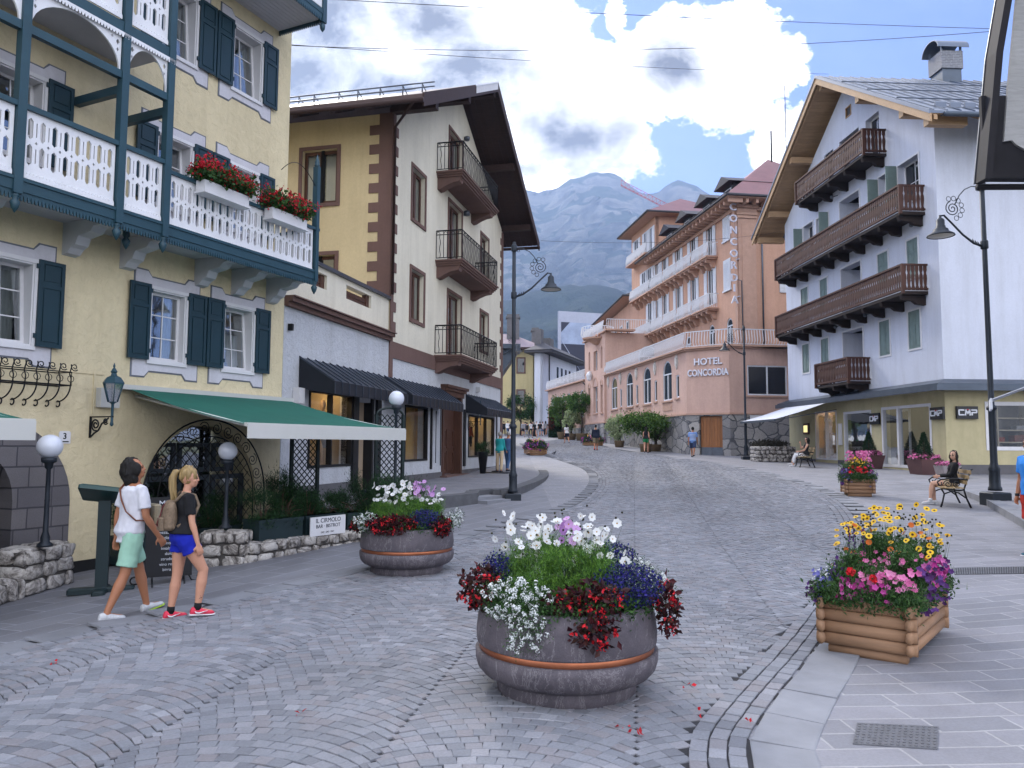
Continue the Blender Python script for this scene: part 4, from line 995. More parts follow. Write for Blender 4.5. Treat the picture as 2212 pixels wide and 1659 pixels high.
# shop windows with lit interiors
m_warm=M('shop_ochre','c39a56',.8,vs=1.5,va=.12); m_shopw=M('shop_wall','a89c88',.8,vs=1,va=.1); m_bulb=Memit('shop_lamp','ffdca0',22); m_spot=Memit('spot_lamp','ffd79a',85)
m_blkf=M('black_frame','101216',.5,vs=3)
def shopwindow(bld,P,u0,u1,z0,z1,depth,back,fr,nm=1,lamps=2,fw=.06,name='shop_window',open_=False,pan=None,bulb=None):
    mb=MB(); frame_ring(mb,P,u0,u1,z0,z1,fw,-.12,.02)
    for k in range(1,nm): c=u0+(u1-u0)*k/nm; mb.pbox(P,c-fw/2,c+fw/2,z0+fw,z1-fw,-.12,.015)
    w=part(name,mb,fr,bld)
    q=MB(); q.add([P.at(u0,-.06,z0),P.at(u1,-.06,z0),P.at(u1,-.06,z1),P.at(u0,-.06,z1)],[(0,1,2,3)]); part('pane',q,Mglass('shop_glass',(.86,.88,.88),.97,fk=.5) if pan is None else pan,w)
    q=MB(); D=-depth
    for (a,b,c,d_,e,f) in ((u0-.1,u1+.1,z0-.05,z1+.3,D-.05,D),(u0-.15,u0-.1,z0-.05,z1+.3,D,-.36),(u1+.1,u1+.15,z0-.05,z1+.3,D,-.36),(u0-.1,u1+.1,z0-.1,z0-.05,D,-.36),(u0-.1,u1+.1,z1+.3,z1+.35,D,-.36)): q.pbox(P,a,b,c,d_,e,f)
    part('display_box',q,back,w)
    q=MB()
    for k in range(lamps):
        c=P.at(u0+(u1-u0)*(k+.5)/lamps,D*.45,z1+.22); q.lathe([(.05,-.03),(.06,0)],c,8)
    if lamps: part('spotlight',q,bulb or m_spot,w)
    return w
s1=shopwindow(cb,CR,-4.75,-2.42,1.27,3.12,1.5,m_shopw,m_blkf,2,3); s2=shopwindow(cb,CR,1.36,3.45,1.30,3.07,.5,m_warm,m_blkf,1,2); s3=shopwindow(cb,CR,8.26,12.28,1.33,3.02,1.6,m_shopw,m_blkf,3,4)
mb=MB(); hat=[(2.3+.30*math.cos(a),2.35+.22*math.sin(a)+.05*math.cos(a)) for a in [k*pi/9 for k in range(10)]]+[(2.05,2.2),(2.1,2.0),(2.2,1.75),(2.5,1.7),(2.55,2.1),(2.68,2.3)]
mb.prism(hat,[],CR.m(),-.485,-.47); part('poster_print',mb,M('poster_pale','dcc79c',.9,vs=6,va=.2),s2)
mb=MB(); mb.pbox(CR,-2.42,-2.10,.55,3.4,-.3,.06); mb.pbox(CR,-1.24,-1.12,.55,3.4,-.3,.06); mb.pbox(CR,-.9,-.62,.9,3.3,-.01,.07); mb.pbox(CR,7.55,7.8,1.0,3.2,-.01,.05); mb.pbox(CR,3.75,3.85,1.0,3.2,-.01,.05); part('dark_post',mb,m_blkf,cb,split=1)
mb=MB(); mb.pbox(CR,-2.1,-1.24,.55,2.98,-.3,-.2); part('side_door',mb,m_beige,cb)
def metal_awning(u0,u1,label):
    t=thing('metal_awning',label,'awning',CR.at(u0,0,3.8),group='dark metal awnings over the shop windows'); mb=MB(); zt,zf,dp=3.80,3.24,.88
    V=[CR.at(u0,.0,zt),CR.at(u1,.0,zt),CR.at(u1,dp,zf),CR.at(u0,dp,zf)]; V2=[(x,y,z+.02) for x,y,z in V]; mb.box8(V+V2)
    n=int((u1-u0)/.36)
    for i in range(n+1):
        u=u0+(u1-u0)*i/n; mb.box8([CR.at(u-.012,0,zt+.02),CR.at(u+.012,0,zt+.02),CR.at(u+.012,dp,zf+.02),CR.at(u-.012,dp,zf+.02),CR.at(u-.012,0,zt+.05),CR.at(u+.012,0,zt+.05),CR.at(u+.012,dp,zf+.05),CR.at(u-.012,dp,zf+.05)])
        mb.pbox(CR,u-.012,u+.012,zf-.26,zf,dp+.012,dp+.03)
    part('awning_roof',mb,M('awning_zinc','4b5360',.35,metal=.75,vs=3,va=.2),t)
    mb=MB(); mb.pbox(CR,u0,u1,zf-.27,zf+.018,dp-.012,dp+.012); 
    for u in (u0,u1-.02): mb.prism([(0,zt),(dp-.013,zf+.01),(dp-.013,zf-.27),(0,zf-.15)],[],lambda a,b,t,u=u:CR.at(u+t,a,b),0,.02)
    part('awning_apron',mb,M('awning_dark','20242c',.5,metal=.3,vs=4),t); return t
metal_awning(-5.25,-.75,'dark metal awning nearest the green awning over the widest lit shop window'); metal_awning(-.32,4.6,'dark metal awning over the ochre shop window beside the brown portal'); metal_awning(7.85,12.4,'dark metal awning at the terrace end, beyond the brown portal')
mb=MB(); mb.pbox(CR,9.3,9.5,4.0,4.2,.0,.18); mb.pbox(CR,9.55,9.63,4.05,4.15,.0,.12); solo('security_camera',mb,m_white,'small white camera box above the terrace end awning','camera')
mb=MB(); mb.lathe([(.12,-.16),(.13,0),(.02,.05)],CR.at(7.35,.12,11.0-.0),8); mb.lathe([(.10,-.14),(.12,0),(.02,.05)],CR.at(7.3,.12,14.0),8); part('wall_lamp',mb,m_gut,cb,split=1)
mb=MB(); mb.pbox(CR,-5.5,-5.25,2.75,3.1,0,.16); part('vent_box',mb,m_white,cb)
mb=MB(); mb.pbox(CR,-5.8,-5.72,4.35,4.5,0,.1); part('alarm_box',mb,m_iron,cb)
lan=lantern(CR.at(8.05,.05,2.75),math.atan2(CR.n[1],CR.n[0])-pi/2,'black lantern on a bracket between the brown portal and terrace end window',)
# dressed figures
def mannequin(loc,rz,top,bot,label,s=1.0):
    t=thing('mannequin',label,'mannequin',loc,rz); sk=M('mannequin_skin','b39a80',.6)
    mb=MB(); mb.lathe([(.03,0),(.15,.01),(.15,.03),(.02,.04),(.02,.12)],(0,0,0),10); mb.tube([(-.08,0,.1),(-.085,.01,.5),(-.08,0,.85)],[.045,.06,.085],8); mb.tube([(.08,.05,.1),(.085,.04,.5),(.08,0,.85)],[.045,.06,.085],8)
    mb.lathe([(.04,1.42),(.045,1.5),(.07,1.56),(.085,1.65),(.06,1.74),(.01,1.77)],(0,0,0),10); part('figure',mb,sk,t,local=True)
    mb=MB(); mb.lathe([(.13,.5),(.15,.7),(.15,.9),(.12,1.02)],(0,0,0),12); part('skirt',mb,bot,t,local=True)
    mb=MB(); mb.lathe([(.14,.9),(.12,1.05),(.16,1.28),(.17,1.38),(.05,1.46)],(0,0,0),12); mb.tube([(-.17,0,1.38),(-.24,.03,1.15),(-.2,.12,.95)],[.055,.045,.035],8); mb.tube([(.17,0,1.38),(.24,.03,1.15),(.2,.12,.95)],[.055,.045,.035],8); part('top',mb,top,t,local=True)
    t.scale=(s,s,s); return t
c_cream=M('cloth_cream','cfc5a8',.9,vs=8); c_red=M('cloth_rust','7c3a2c',.9,vs=8); c_grey=M('cloth_grey','86868a',.9,vs=8); c_dk=M('cloth_dark','22242c',.9,vs=8); c_blue=M('cloth_blue','3b5f8e',.9,vs=8)
mannequin(CR.at(-4.25,-.5,1.25),rzY,c_cream,c_cream,'cream dressed mannequin beside the trellis in the widest lit window',.98)
mannequin(CR.at(-3.0,-.55,1.25),rzY,c_grey,c_grey,'grey dressed mannequin further along the widest lit window',.98)
mannequin(CR.at(8.9,-.55,1.3),rzY,c_cream,c_red,'cream and rust mannequin in the terrace end window',.9)
mannequin(CR.at(10.2,-.55,1.3),rzY,c_red,c_dk,'rust topped mannequin in the terrace end window',.9)
# ================================================================ street lamps
m_lamp=M('lamp_iron','2a3038',.5,metal=.4,vs=5,va=.15); m_lglass=M('lamp_lens','b9b3a4',.3,vs=2)
def street_lamp(loc,rz,label,s=1.0):
    t=thing('street_lamp',label,'street lamp',loc,rz,'iron street lamps with scrolled arms'); mb=MB()
    mb.lathe([(.135,.2),(.135,.26),(.112,.3),(.108,.62),(.12,.66),(.088,.74),(.074,.8),(.07,1.9),(.074,1.93),(.10,1.95),(.10,2.0),(.074,2.03),(.06,2.06),(.054,4.4),(.05,7.08),(.0,7.1)],(0,0,0),16)
    for z in (5.5,6.82): mb.lathe([(.075,z),(.08,z+.02),(.08,z+.16),(.07,z+.18)],(0,0,0),12)
    part('pole',mb,m_lamp,t,local=True)
    mb=MB(); mb.bbox(-.22,.22,-.22,.22,-.25,.17,.02); part('plinth',mb,m_lamp,t,local=True)
    mb=MB(); A=[(.07,5.56),(.25,5.62),(.5,5.8),(.75,6.05),(.93,6.22),(1.02,6.2)]
    mb.tube([(a,0,b) for a,b in A],[.03,.028,.024,.022,.022,.02],6)
    for k in range(3): mb.tube([(.13+.06*k,0,5.6+.02*k),(.16+.06*k,0,5.66+.03*k)],[.02,.004],5)
    mb.tube([(.07,0,6.9),(.25,0,6.9),(.42,0,6.82),(.55,0,6.68),(.66,0,6.48)],.012,5)
    mb.tube(spiral((.72,6.38),.02,.17,0,2.2,lambda a,b:(a,0,b),30),.012,5)
    for k in range(7): a=1.2+k*.52; mb.tube([(.72+.23*math.cos(a)+.055*math.cos(q),0,6.38+.23*math.sin(a)+.055*math.sin(q)) for q in [j*pi/4 for j in range(8)]],.008,4,closed=True)
    mb.tube([(.09,0,6.86),(.11,0,6.8),(.15,0,6.82),(.14,0,6.87)],.01,4); part('arm',mb,m_lamp,t,local=True)
    mb=MB(); mb.lathe([(.02,6.22),(.03,6.16),(.065,6.13),(.085,6.1),(.085,5.98),(.10,5.97),(.10,5.93),(.15,5.90),(.16,5.85),(.27,5.78),(.285,5.75),(.27,5.745)],(1.02,0,0),20,cap=False); part('lamp_shade',mb,m_lamp,t,local=True)
    mb=MB(); mb.lathe([(.001,5.735),(.12,5.74),(.26,5.757)],(1.02,0,0),20,cap=False); part('lens',mb,m_lglass,t,local=True)
    t.scale=(s,s,s); return t
p=hit(1108,1080); L0=street_lamp((p[0],p[1],p[2]),0,'iron street lamp standing against the terrace steps')
dup(L0,(11.25,18.0,g(11.25,18)+.13),math.radians(186),'nearest and tallest looking street lamp, on the raised side pavement',sc_=1.08)
dup(L0,(12.28,40.4,g(12.28,40.4)),math.radians(178),'street lamp before the stone base of the salmon hotel')
dup(L0,(-.75,50,g(0,50)),0,'far street lamp half hidden behind the cream apartment house',sc_=1.12)
# ================================================================ white alpine house with sports shop
WM=PL(15.8,28,-.052,.9987,-1); WS=PL(15.8,28,.9987,.052,1)
m_wh=Mstucco('white_plaster','c6cbd8',18,.12,.004,.04); m_lime=Mstucco('pale_yellow_plaster','b9b08c',6,.35,.01,.12); m_sage=M('shutter_sage','6f817d',.6,vs=3,va=.12,bsc=30,bs=.1,bd=.002); m_dkg=M('shutter_dark','1d302c',.5,vs=3)
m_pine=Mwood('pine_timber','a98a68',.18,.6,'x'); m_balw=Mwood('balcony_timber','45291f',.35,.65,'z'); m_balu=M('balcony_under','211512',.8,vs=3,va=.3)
m_zinc=M('zinc_roof','5f6878',.42,metal=.45,vs=.8,va=.06); m_can=M('canopy_sheet','4d5662',.45,metal=.5,vs=2,va=.15); m_brick=Mslab('chimney_brick',0,.24,.08,'73767e','62656d','9a9ba0',.01,vert=True)
wb=thing('sports_shop_house','white alpine house with dark timber balconies over a pale yellow sports shop','house',(15.8,28,.9))
UM=6.9; PK=18.45; SL=.637; ew=PK-SL*UM
reg=[]  # (u0,u1,z0,z1)
W0=[(11.1,11.9,5.62,7.1),(8.95,9.75,5.62,7.1),(3.5,4.3,5.64,7.1),(1.33,2.13,5.66,7.15)]
W1=[(11.08,11.9,8.45,10.05),(8.92,9.7,8.45,10.05),(3.45,4.25,8.45,9.98),(1.3,2.05,8.45,9.98)]
W2=[(11.6,12.2,11.6,13.25),(10.3,11.4,11.6,13.25),(8.6,9.9,11.6,13.2),(3.05,3.98,11.55,13.25),(1.05,2.5,11.5,13.2)]
W3=[(7.95,8.9,14.6,16.1),(5.5,7.35,14.6,16.15),(3.8,4.9,14.1,16.15)]
deep=[(5.68,7.5,4.7,7.1),(5.68,7.5,7.8,10.1),(5.62,7.45,10.9,13.3)]
vent=(6.1,6.62,17.0,17.5)
allh=W0+W1+W2+W3+deep+[vent]
mb=MB(); mb.prism([(0,4.2),(13.8,4.2),(13.8,ew),(UM,PK),(0,ew)],[rect(*w) for w in allh],WM.m(),-.45,0)
mb.pbox(WS,.45,16,4.2,14.35,-.3,0); mb.pbox(WM,13.5,13.8,.5,13.6,-10,-.45); part('wall',mb,m_wh,wb)
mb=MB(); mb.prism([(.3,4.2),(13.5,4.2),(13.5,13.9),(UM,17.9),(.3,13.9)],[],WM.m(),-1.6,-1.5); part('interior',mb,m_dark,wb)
mb=MB()
for (a,b,c,d) in W0+W1+W2: frame_ring(mb,WM,a-.07,b+.07,c-.07,d+.07,.07,0,.03)
part('window_surround',mb,m_white,wb,split=4); mb=MB()
for (a,b,c,d) in deep: mb.pbox(WM,a-.07,a,c,d+.07,0,.03); mb.pbox(WM,b,b+.07,c,d+.07,0,.03); mb.pbox(WM,a,b,d,d+.07,0,.03)
part('window_surround',mb,m_white,wb,split=3)
def wshut(a,b,c,d,closed,mat=None):
    if closed:
        m=(a+b)/2
        for (x,y,h) in ((a+.01,m-.005,-1),(m+.005,b-.01,1)): shutter(wb,WM,x,y,c+.01,d-.01,mat or m_sage,d=-.04,hinge=h,parts=(.33,),th=.05)
    else: window(wb,WM,a,b,c,d,cols=2,rows=2,d=-.3,pm=m_glop,fw=.07,mw=.03)
for w in W0: wshut(*w,True)
for w in W1: wshut(*w,True)
for w in W2: wshut(*w,False)
for (u,z0,z1) in ((2.55,11.55,13.25),(4.0,11.55,13.2),(8.6,11.6,13.2),(11.55,11.6,13.2)):   # shutters standing open, edge on
    mb=MB(); mb.pbox(WM,u,u+.05,z0,z1,0,.48); mb.pbox(WM,u-.02,u,z0+.06,z1-.06,.06,.42); part('open_shutter',mb,m_sage,wb)
for w in W3: window(wb,WM,*w,fm=m_brw if w[0]!=3.8 else m_white,cols=2,rows=1,d=-.25,pm=m_glop,fw=.08)
for (a,b,c,d) in deep:
    mb=MB(); mb.pbox(WM,a,b,c,d,-1.3,-1.2); mb.pbox(WM,b,b+.02,c,d,-1.2,-.45); mb.pbox(WM,a-.02,a,c,d,-1.2,-.45); part('recess',mb,m_wh,wb); window(wb,WM,a+.1,a+.95,c+.02,d-.35,cols=2,rows=3,d=-1.1,pm=m_glop,fw=.07)
mb=MB(); frame_ring(mb,WM,*vent,.05,-.05,.03); part('vent',mb,m_pine,wb)
def wood_balcony(u0,u1,zf,off=.98):
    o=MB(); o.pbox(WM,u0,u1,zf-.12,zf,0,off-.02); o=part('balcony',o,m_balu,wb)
    q=MB(); 
    def bd(P0,P1,n,phase):
        for i in range(n):
            # turned flat board baluster: waisted outline
            c=(i+.5)/n; hw=.5/n; prof=[(-.92,.0),(-.92,.10),(-.55,.18),(-.62,.24),(-.95,.45),(-.88,.58),(-.5,.66),(-.6,.70),(-.92,.78),(-.92,.95)]
            L=math.hypot(P1[0]-P0[0],P1[1]-P0[1]); pts=[(c+hw*a*.9,z) for a,z in prof]+[(c-hw*a*.9,z) for a,z in prof[::-1]]
            t=((P1[0]-P0[0])/L,(P1[1]-P0[1])/L); nn=(-t[1],t[0])
            q.prism(pts,[],lambda a,b,s:(P0[0]+(P1[0]-P0[0])*a+nn[0]*s,P0[1]+(P1[1]-P0[1])*a+nn[1]*s,zf+.03+b),-.012,.012)
    A=WM.at(u0,0.02,0);B=WM.at(u0,off,0);C=WM.at(u1,off,0);D=WM.at(u1,.02,0)
    bd(A,B,6,0); bd(B,C,int((u1-u0)/.155),0); bd(C,D,6,0)
    part('balusters',q,m_balw,o)
    q=MB(); 
    for z0,z1,w in ((.98,1.05,.05),(.06,.12,.03)): q.pbox(WM,u0-.03,u1+.03,zf+z0,zf+z1,off-w,off+w); q.pbox(WM,u0-.03,u0+.04,zf+z0,zf+z1,0,off-w); q.pbox(WM,u1-.04,u1+.03,zf+z0,zf+z1,0,off-w)
    for u in (u0,u1): q.pbox(WM,u-.05,u+.05,zf-.1,zf+1.04,off-.05,off+.056)
    part('handrail',q,m_balw,o)
    q=MB(); n=max(2,int((u1-u0)/1.5))
    for i in range(n+1):
        u=u0+.25+(u1-u0-.5)*i/n; q.prism([(0,zf-.50),(.35,zf-.46),(.5,zf-.34),(off-.08,zf-.30),(off-.02,zf-.125),(0,zf-.125)],[],lambda a,b,t,u=u:WM.at(u+t,a,b),-.09,.09)
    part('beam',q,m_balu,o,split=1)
wood_balcony(5.15,8.3,4.66); wood_balcony(.75,12.9,7.72); wood_balcony(.75,12.8,10.80); wood_balcony(3.3,10.0,14.08)
# roof
def rw(u,d,t): return WM.at(u,d,PK+.62-SL*abs(u-UM)+t)
mb=MB()
for a,b in ((-1.75,UM),(UM,15.4)):
    mb.box8([rw(a,-18,0),rw(b,-18,0),rw(b,1.25,0),rw(a,1.25,0),rw(a,-18,.10),rw(b,-18,.10),rw(b,1.25,.10),rw(a,1.25,.10)])
    for k in range(38):
        d=1.1-k*.5; mb.box8([rw(a,d,.10),rw(b,d,.10),rw(b,d-.035,.10),rw(a,d-.035,.10),rw(a,d,.15),rw(b,d,.15),rw(b,d-.035,.15),rw(a,d-.035,.15)])
for q in range(1,4):
    u=-1.75+q*2.1; mb.tube([rw(u,1.2,.2),rw(u,-18,.2)],.03,4)
roof=part('roof',mb,m_zinc,wb)
mb=MB()
for a,b in ((-1.72,UM-.003),(UM+.003,15.37)):
    L=abs(b-a); n=int(L/.16)
    for k in range(n):
        x0=a+(b-a)*k/n; x1=a+(b-a)*(k+.94)/n; mb.box8([rw(x0,-.46,-.05),rw(x1,-.46,-.05),rw(x1,1.2,-.05),rw(x0,1.2,-.05),rw(x0,-.46,-.01),rw(x1,-.46,-.01),rw(x1,1.2,-.01),rw(x0,1.2,-.01)])
part('soffit_boards',mb,m_pine,roof)
mb=MB()
for a,b in ((-1.8,UM),(UM,15.45)):
    for d0,d1,t0,t1 in ((1.2,1.26,-.30,.0),(1.0,1.12,-.22,-.05)): mb.box8([rw(a,d0,t0),rw(b,d0,t0),rw(b,d1,t0),rw(a,d1,t0),rw(a,d0,t1),rw(b,d0,t1),rw(b,d1,t1),rw(a,d1,t1)])
part('rake_board',mb,m_pine,roof)
mb=MB()
for a,b in ((-1.8,UM),(UM,15.45)): mb.box8([rw(a,1.24,.0),rw(b,1.24,.0),rw(b,1.30,.0),rw(a,1.30,.0),rw(a,1.24,.14),rw(b,1.24,.14),rw(b,1.30,.14),rw(a,1.30,.14)])
part('verge_flashing',mb,m_zinc,roof)
for u in (-1.2,.35,3.6,UM,10.4,13.4,15.0):
    mb=MB(); z=PK+.56-SL*abs(u-UM); mb.pbox(WM,u-.15,u+.15,z-.52,z-.22,-.4,1.05); part('purlin',mb,m_pine,roof)
mb=MB(); 
for k in range(30): mb.box8([rw(-1.6,-.6-k*.6,-.22),rw(-.05,-.6-k*.6,-.22),rw(-.05,-.74-k*.6,-.22),rw(-1.6,-.74-k*.6,-.22),rw(-1.6,-.6-k*.6,-.03),rw(-.05,-.6-k*.6,-.03),rw(-.05,-.74-k*.6,-.03),rw(-1.6,-.74-k*.6,-.03)])
part('rafter_tails',mb,m_pine,roof)
mb=MB(); mb.tube([rw(-1.82,.75,.0),rw(-1.82,-18,.0)],.09,8); part('gutter',mb,m_can,roof)
mb=MB()
for k in range(30): d=.6-k*.55; mb.box8([rw(-1.1,d,.12),rw(-1.0,d,.12),rw(-1.0,d-.4,.12),rw(-1.1,d-.4,.12),rw(-1.1,d,.3),rw(-1.06,d,.32),rw(-1.06,d-.4,.32),rw(-1.1,d-.4,.3)])
part('snow_guard',mb,m_zinc,roof)
# chimney (stands on the roof ridge side)
cu,cd=UM-.1,-5.0
mb=MB(); zc=PK+.5; mb.pbox(WM,cu-.46,cu+.46,zc-.3,19.45,cd-.46,cd+.46); ch=part('chimney',mb,m_can,roof)
mb=MB(); mb.pbox(WM,cu-.52,cu+.52,19.45,20.3,cd-.52,cd+.52); part('chimney_brickwork',mb,m_brick,ch)
mb=MB(); n=14; pr=[(.66*math.cos(pi*k/n),.52*math.sin(pi*k/n)) for k in range(n+1)]+[(.62*math.cos(pi*k/n),.48*math.sin(pi*k/n)) for k in range(n,-1,-1)]
mb.prism(pr,[],lambda a,b,t:WM.at(cu+a,cd+t,20.42+b),-.75,.75); 
for x in (-.45,.45):
    for y in (-.45,.45): mb.pbox(WM,cu+x-.04,cu+x+.04,20.3,20.6,cd+y-.04,cd+y+.04)
part('chimney_cowl',mb,m_zinc,ch)
# shop level
mb=MB(); SH=[(8.35,10.62,1.18,3.55),(5.2,7.65,1.18,3.42),(.85,4.35,1.0,3.48)]
mb.prism(rect(.0,13.8,.3,4.0),[rect(*s) for s in SH],WM.m(),-.35,0); mb.prism(rect(0.35,14,.3,4.0),[rect(1.5,6.5,1.72,3.5)],WS.m(),-.35,0.0); part('shop_wall',mb,m_lime,wb)
mb=MB(); 
for a,b in ((-.0,.8),(4.45,5.15),(7.7,8.3),(10.7,13.8)): mb.pbox(WM,a,b,.3,1.2,0,.03)
mb.pbox(WS,.03,14,.3,1.2,0,.03); part('plinth',mb,m_plg,wb,split=1)
mb=MB(); mb.box8([WM.at(-.6,.6,3.9),WM.at(13.9,.6,3.9),WM.at(13.9,0,4.0),WM.at(-.0,0,4.0),WM.at(-.6,.6,4.12),WM.at(13.9,.6,4.12),WM.at(13.9,0,4.32),WM.at(0,0,4.32)])
mb.box8([WS.at(-.6,.6,3.9),WS.at(14,.6,3.9),WS.at(14,0,4.0),WS.at(0,0,4.0),WS.at(-.6,.6,4.12),WS.at(14,.6,4.12),WS.at(14,0,4.32),WS.at(0,0,4.32)])
mb.pbox(WM,-.6,13.9,3.86,4.06,.6,.72); mb.pbox(WS,-.72,14,3.86,4.06,.6,.72); part('canopy',mb,m_can,wb)
m_shopk=M('shop_grey','5d5a58',.8,vs=1,va=.15); m_wfr=m_white; m_spot2=Memit('spot_cool','ffe6c0',7)
shopwindow(wb,WM,*SH[0],1.6,m_shopw,m_white,2,3,.07); shopwindow(wb,WM,*SH[1],1.8,m_shopk,m_wfr,1,1,.10,bulb=m_spot2); w=shopwindow(wb,WM,*SH[2],2.6,m_shopk,m_wfr,1,3,.11,bulb=m_spot2)
mb=MB(); mb.pbox(WM,3.05,3.17,1.0,3.4,-.1,.03); frame_ring(mb,WM,3.22,4.2,1.0,3.38,.09,-.6,-.54); part('shop_door',mb,m_white,w)
w=shopwindow(wb,WS,1.5,6.5,1.72,3.5,1.2,m_shopk,m_wfr,2,3,.14,bulb=m_spot2)
mb=MB()
for z in (2.0,2.45,2.9): mb.pbox(WS,1.6,6.4,z,z+.04,-1.1,-.5)
for u in (2.3,3.6,5): mb.pbox(WS,u,u+.05,1.7,3.6,-1.1,-.5)
part('shelves',mb,m_shopw,w)
mb=MB()
for k in range(26):
    u=RNG.uniform(1.7,6.2); z=(1.72,2.04,2.49)[k%3]; mb.pbox(WS,u,u+.3,z,z+RNG.uniform(.1,.26),-1.0,-.65,k%3)
part('folded_clothes',mb,[c_dk,c_red,c_grey],w)
mannequin(WM.at(6.9,-.8,1.15),pi/2,c_blue,c_blue,'blue dressed mannequin in the sports shop window',1.0); mannequin(WM.at(6.2,-.8,1.15),pi/2,c_blue,c_grey,'blue and grey mannequin close to the black sign in the sports shop',.92)
mannequin(WM.at(9.5,-.7,1.15),pi/2,c_cream,c_cream,'cream mannequin behind the boutique glass under the white awning',.98); mannequin(WM.at(8.9,-.9,1.15),pi/2,c_cream,c_cream,'cream mannequin at the near edge of the boutique glass',.94)
mannequin(WM.at(1.3,-.8,1.05),pi/2,c_grey,c_dk,'grey topped mannequin behind the shop door glass',1.05)
# CMP signs: letters built from stroke boxes
m_sign=M('sign_black','0d1018',.35,vs=3); m_letter=M('sign_letter','d8dbe2',.4,vs=3,va=.05); m_redl=M('sign_red','b0202c',.5)
def cmp_sign(P,u0,u1,z0,z1,label,flip):
    mb=MB(); mb.pbox(P,u0,u1,z0,z1,.02,.10); o=solo('shop_sign',mb,m_sign,label,'sign',group='black shop signs reading CMP')
    mb=MB(); W_=(u1-u0); hh=(z1-z0)
    def X(t): return u1-W_*t if flip else u0+W_*t
    def seg(x0,y0,x1,y1,m=0,w=.10):
        a=Vector((x0*W_,y0*hh)); b=Vector((x1*W_,y1*hh)); d=(b-a).normalized(); n=Vector((-d.y,d.x))*w*hh/2; a=a-d*w*hh/2; b=b+d*w*hh/2
        mb.prism([((a+n).x/W_,(a+n).y),((b+n).x/W_,(b+n).y),((b-n).x/W_,(b-n).y),((a-n).x/W_,(a-n).y)],[],lambda p,q,t:P.at(X(p),.10+t,z0+q),0,.02,m)
    for s in ((.31,.70,.11,.70),(.09,.66,.09,.36),(.11,.32,.31,.32),(.39,.32,.41,.70),(.41,.70,.50,.42),(.50,.42,.59,.70),(.59,.70,.61,.32),(.70,.70,.90,.70),(.92,.66,.92,.54),(.90,.50,.72,.50),(.70,.48,.70,.32)): seg(*s)
    seg(.47,.74,.54,.74,1,.07); part('lettering',mb,[m_letter,m_redl],o)
cmp_sign(WM,4.42,5.18,2.78,3.26,'small black CMP sign between the window and the shop door',True)
cmp_sign(WM,-.02,.78,2.85,3.3,'black CMP sign on the long front, at the house corner',True)
cmp_sign(WS,.38,1.18,2.86,3.32,'black CMP sign on the side facing the camera',False)
mb=MB(); mb.pbox(WM,11.3,11.9,2.45,3.0,.02,.08); o=solo('menu_case',mb,m_brn,'small lit brass case on the wall beside the boutique','display case'); mb=MB(); mb.pbox(WM,11.38,11.82,2.55,2.9,.081,.09); part('panel',mb,Memit('lit_case','f0e0a0',.8),o)
mb=MB(); text_mesh(mb,'PARDA',lambda a,b,t:WM.at(9.35-a,-.045+t,b+3.05),.22,.006); part('window_lettering',mb,m_letter,wb)
mb=MB(); mb.pbox(WM,7.8,8.1,1.9,2.9,.02,.08); part('wall_panel',mb,m_white,wb)
for (u,z) in ((7.6,7.4),(4.9,7.5),(7.6,13.6),(1.2,10.4)):
    mb=MB(); c=WM.at(u,.3,z); mb.ball(c,.09,8); mb.tube([WM.at(u,0,z+.1),c],.02,4); part('wall_lamp',mb,m_gut,wb)
# retractable white awning over the boutique
m_aww=M('awning_white','c9cdd6',.8,vs=1,va=.04,bsc=90,bs=.1,bd=.001)
def side_awning(P,u0,u1,zt,zf,dp,label,d0=.1,f0=None,f1=None):
    f0=u0 if f0 is None else f0; f1=u1 if f1 is None else f1
    t=thing('awning',label,'awning',P.at(u0,0,zt)); mb=MB(); V=[];F=[];n=14;m=6
    for j in range(m+1):
        for i in range(n+1): k=j/m; q=i/n; V.append(P.at((u0+(u1-u0)*q)*(1-k)+(f0+(f1-f0)*q)*k,d0+(dp-d0)*k,zt+(zf-zt)*k-.03*math.sin(pi*k)))
    for j in range(m):
        for i in range(n): a=j*(n+1)+i; F.append((a,a+1,a+n+2,a+n+1))
    mb.add(V,F,0,True); part('awning_canvas',mb,m_aww,t)
    mb=MB(); mb.pbox(P,f0,f1,zf-.1,zf,dp,dp+.06); 
    for u,v in ((u0+.15,f0+.15),(u1-.15,f1-.15)): mb.tube([P.at(u,.1,zt-.3),P.at(v,dp,zf-.06)],.02,5)
    part('awning_frame',mb,m_can,t)
side_awning(WM,8.0,12.6,3.86,3.1,3.1,'white awning over the boutique at the far end of the sports shop house',.7)
# ================================================================ dark timber building edge, upper right
m_shing=Mwood('weathered_boards','a8a8a8',.16,.85,'x',20); m_blk=M('dark_stained_wood','15131a',.7,vs=4,va=.3)
db=thing('timber_building','dark eaved building end clad in weathered grey boards, cut by the frame','building',(10.4,14.6,.3))
def dz(p): return atY(*p,14.0)
c0=dz((2102,398)); c1=dz((2126,130)); c2=dz((2150,-10)); c3=dz((2170,-200))
L_=[c0,c1,c2,c3]; YN=13.68
def slab(mb,a,b,x0,x1,y0,y1): mb.box8([(a[0]+x0,y0,a[2]),(a[0]+x1,y0,a[2]),(a[0]+x1,y1,a[2]),(a[0]+x0,y1,a[2]),(b[0]+x0,y0,b[2]),(b[0]+x1,y0,b[2]),(b[0]+x1,y1,b[2]),(b[0]+x0,y1,b[2])])
mb=MB()
for a,b in zip(L_,L_[1:]): slab(mb,a,b,.03,.16,YN,14.0)
part('roof_overhang',mb,m_blk,db)
mb=MB()
for a,b in zip(L_,L_[1:]): slab(mb,a,b,0.015,.03,14.0,14.02)
part('verge_trim',mb,m_gut,db)
mb=MB(); p=[dz((2158,312)),dz((2164,230)),dz((2184,20)),dz((2204,-200))]
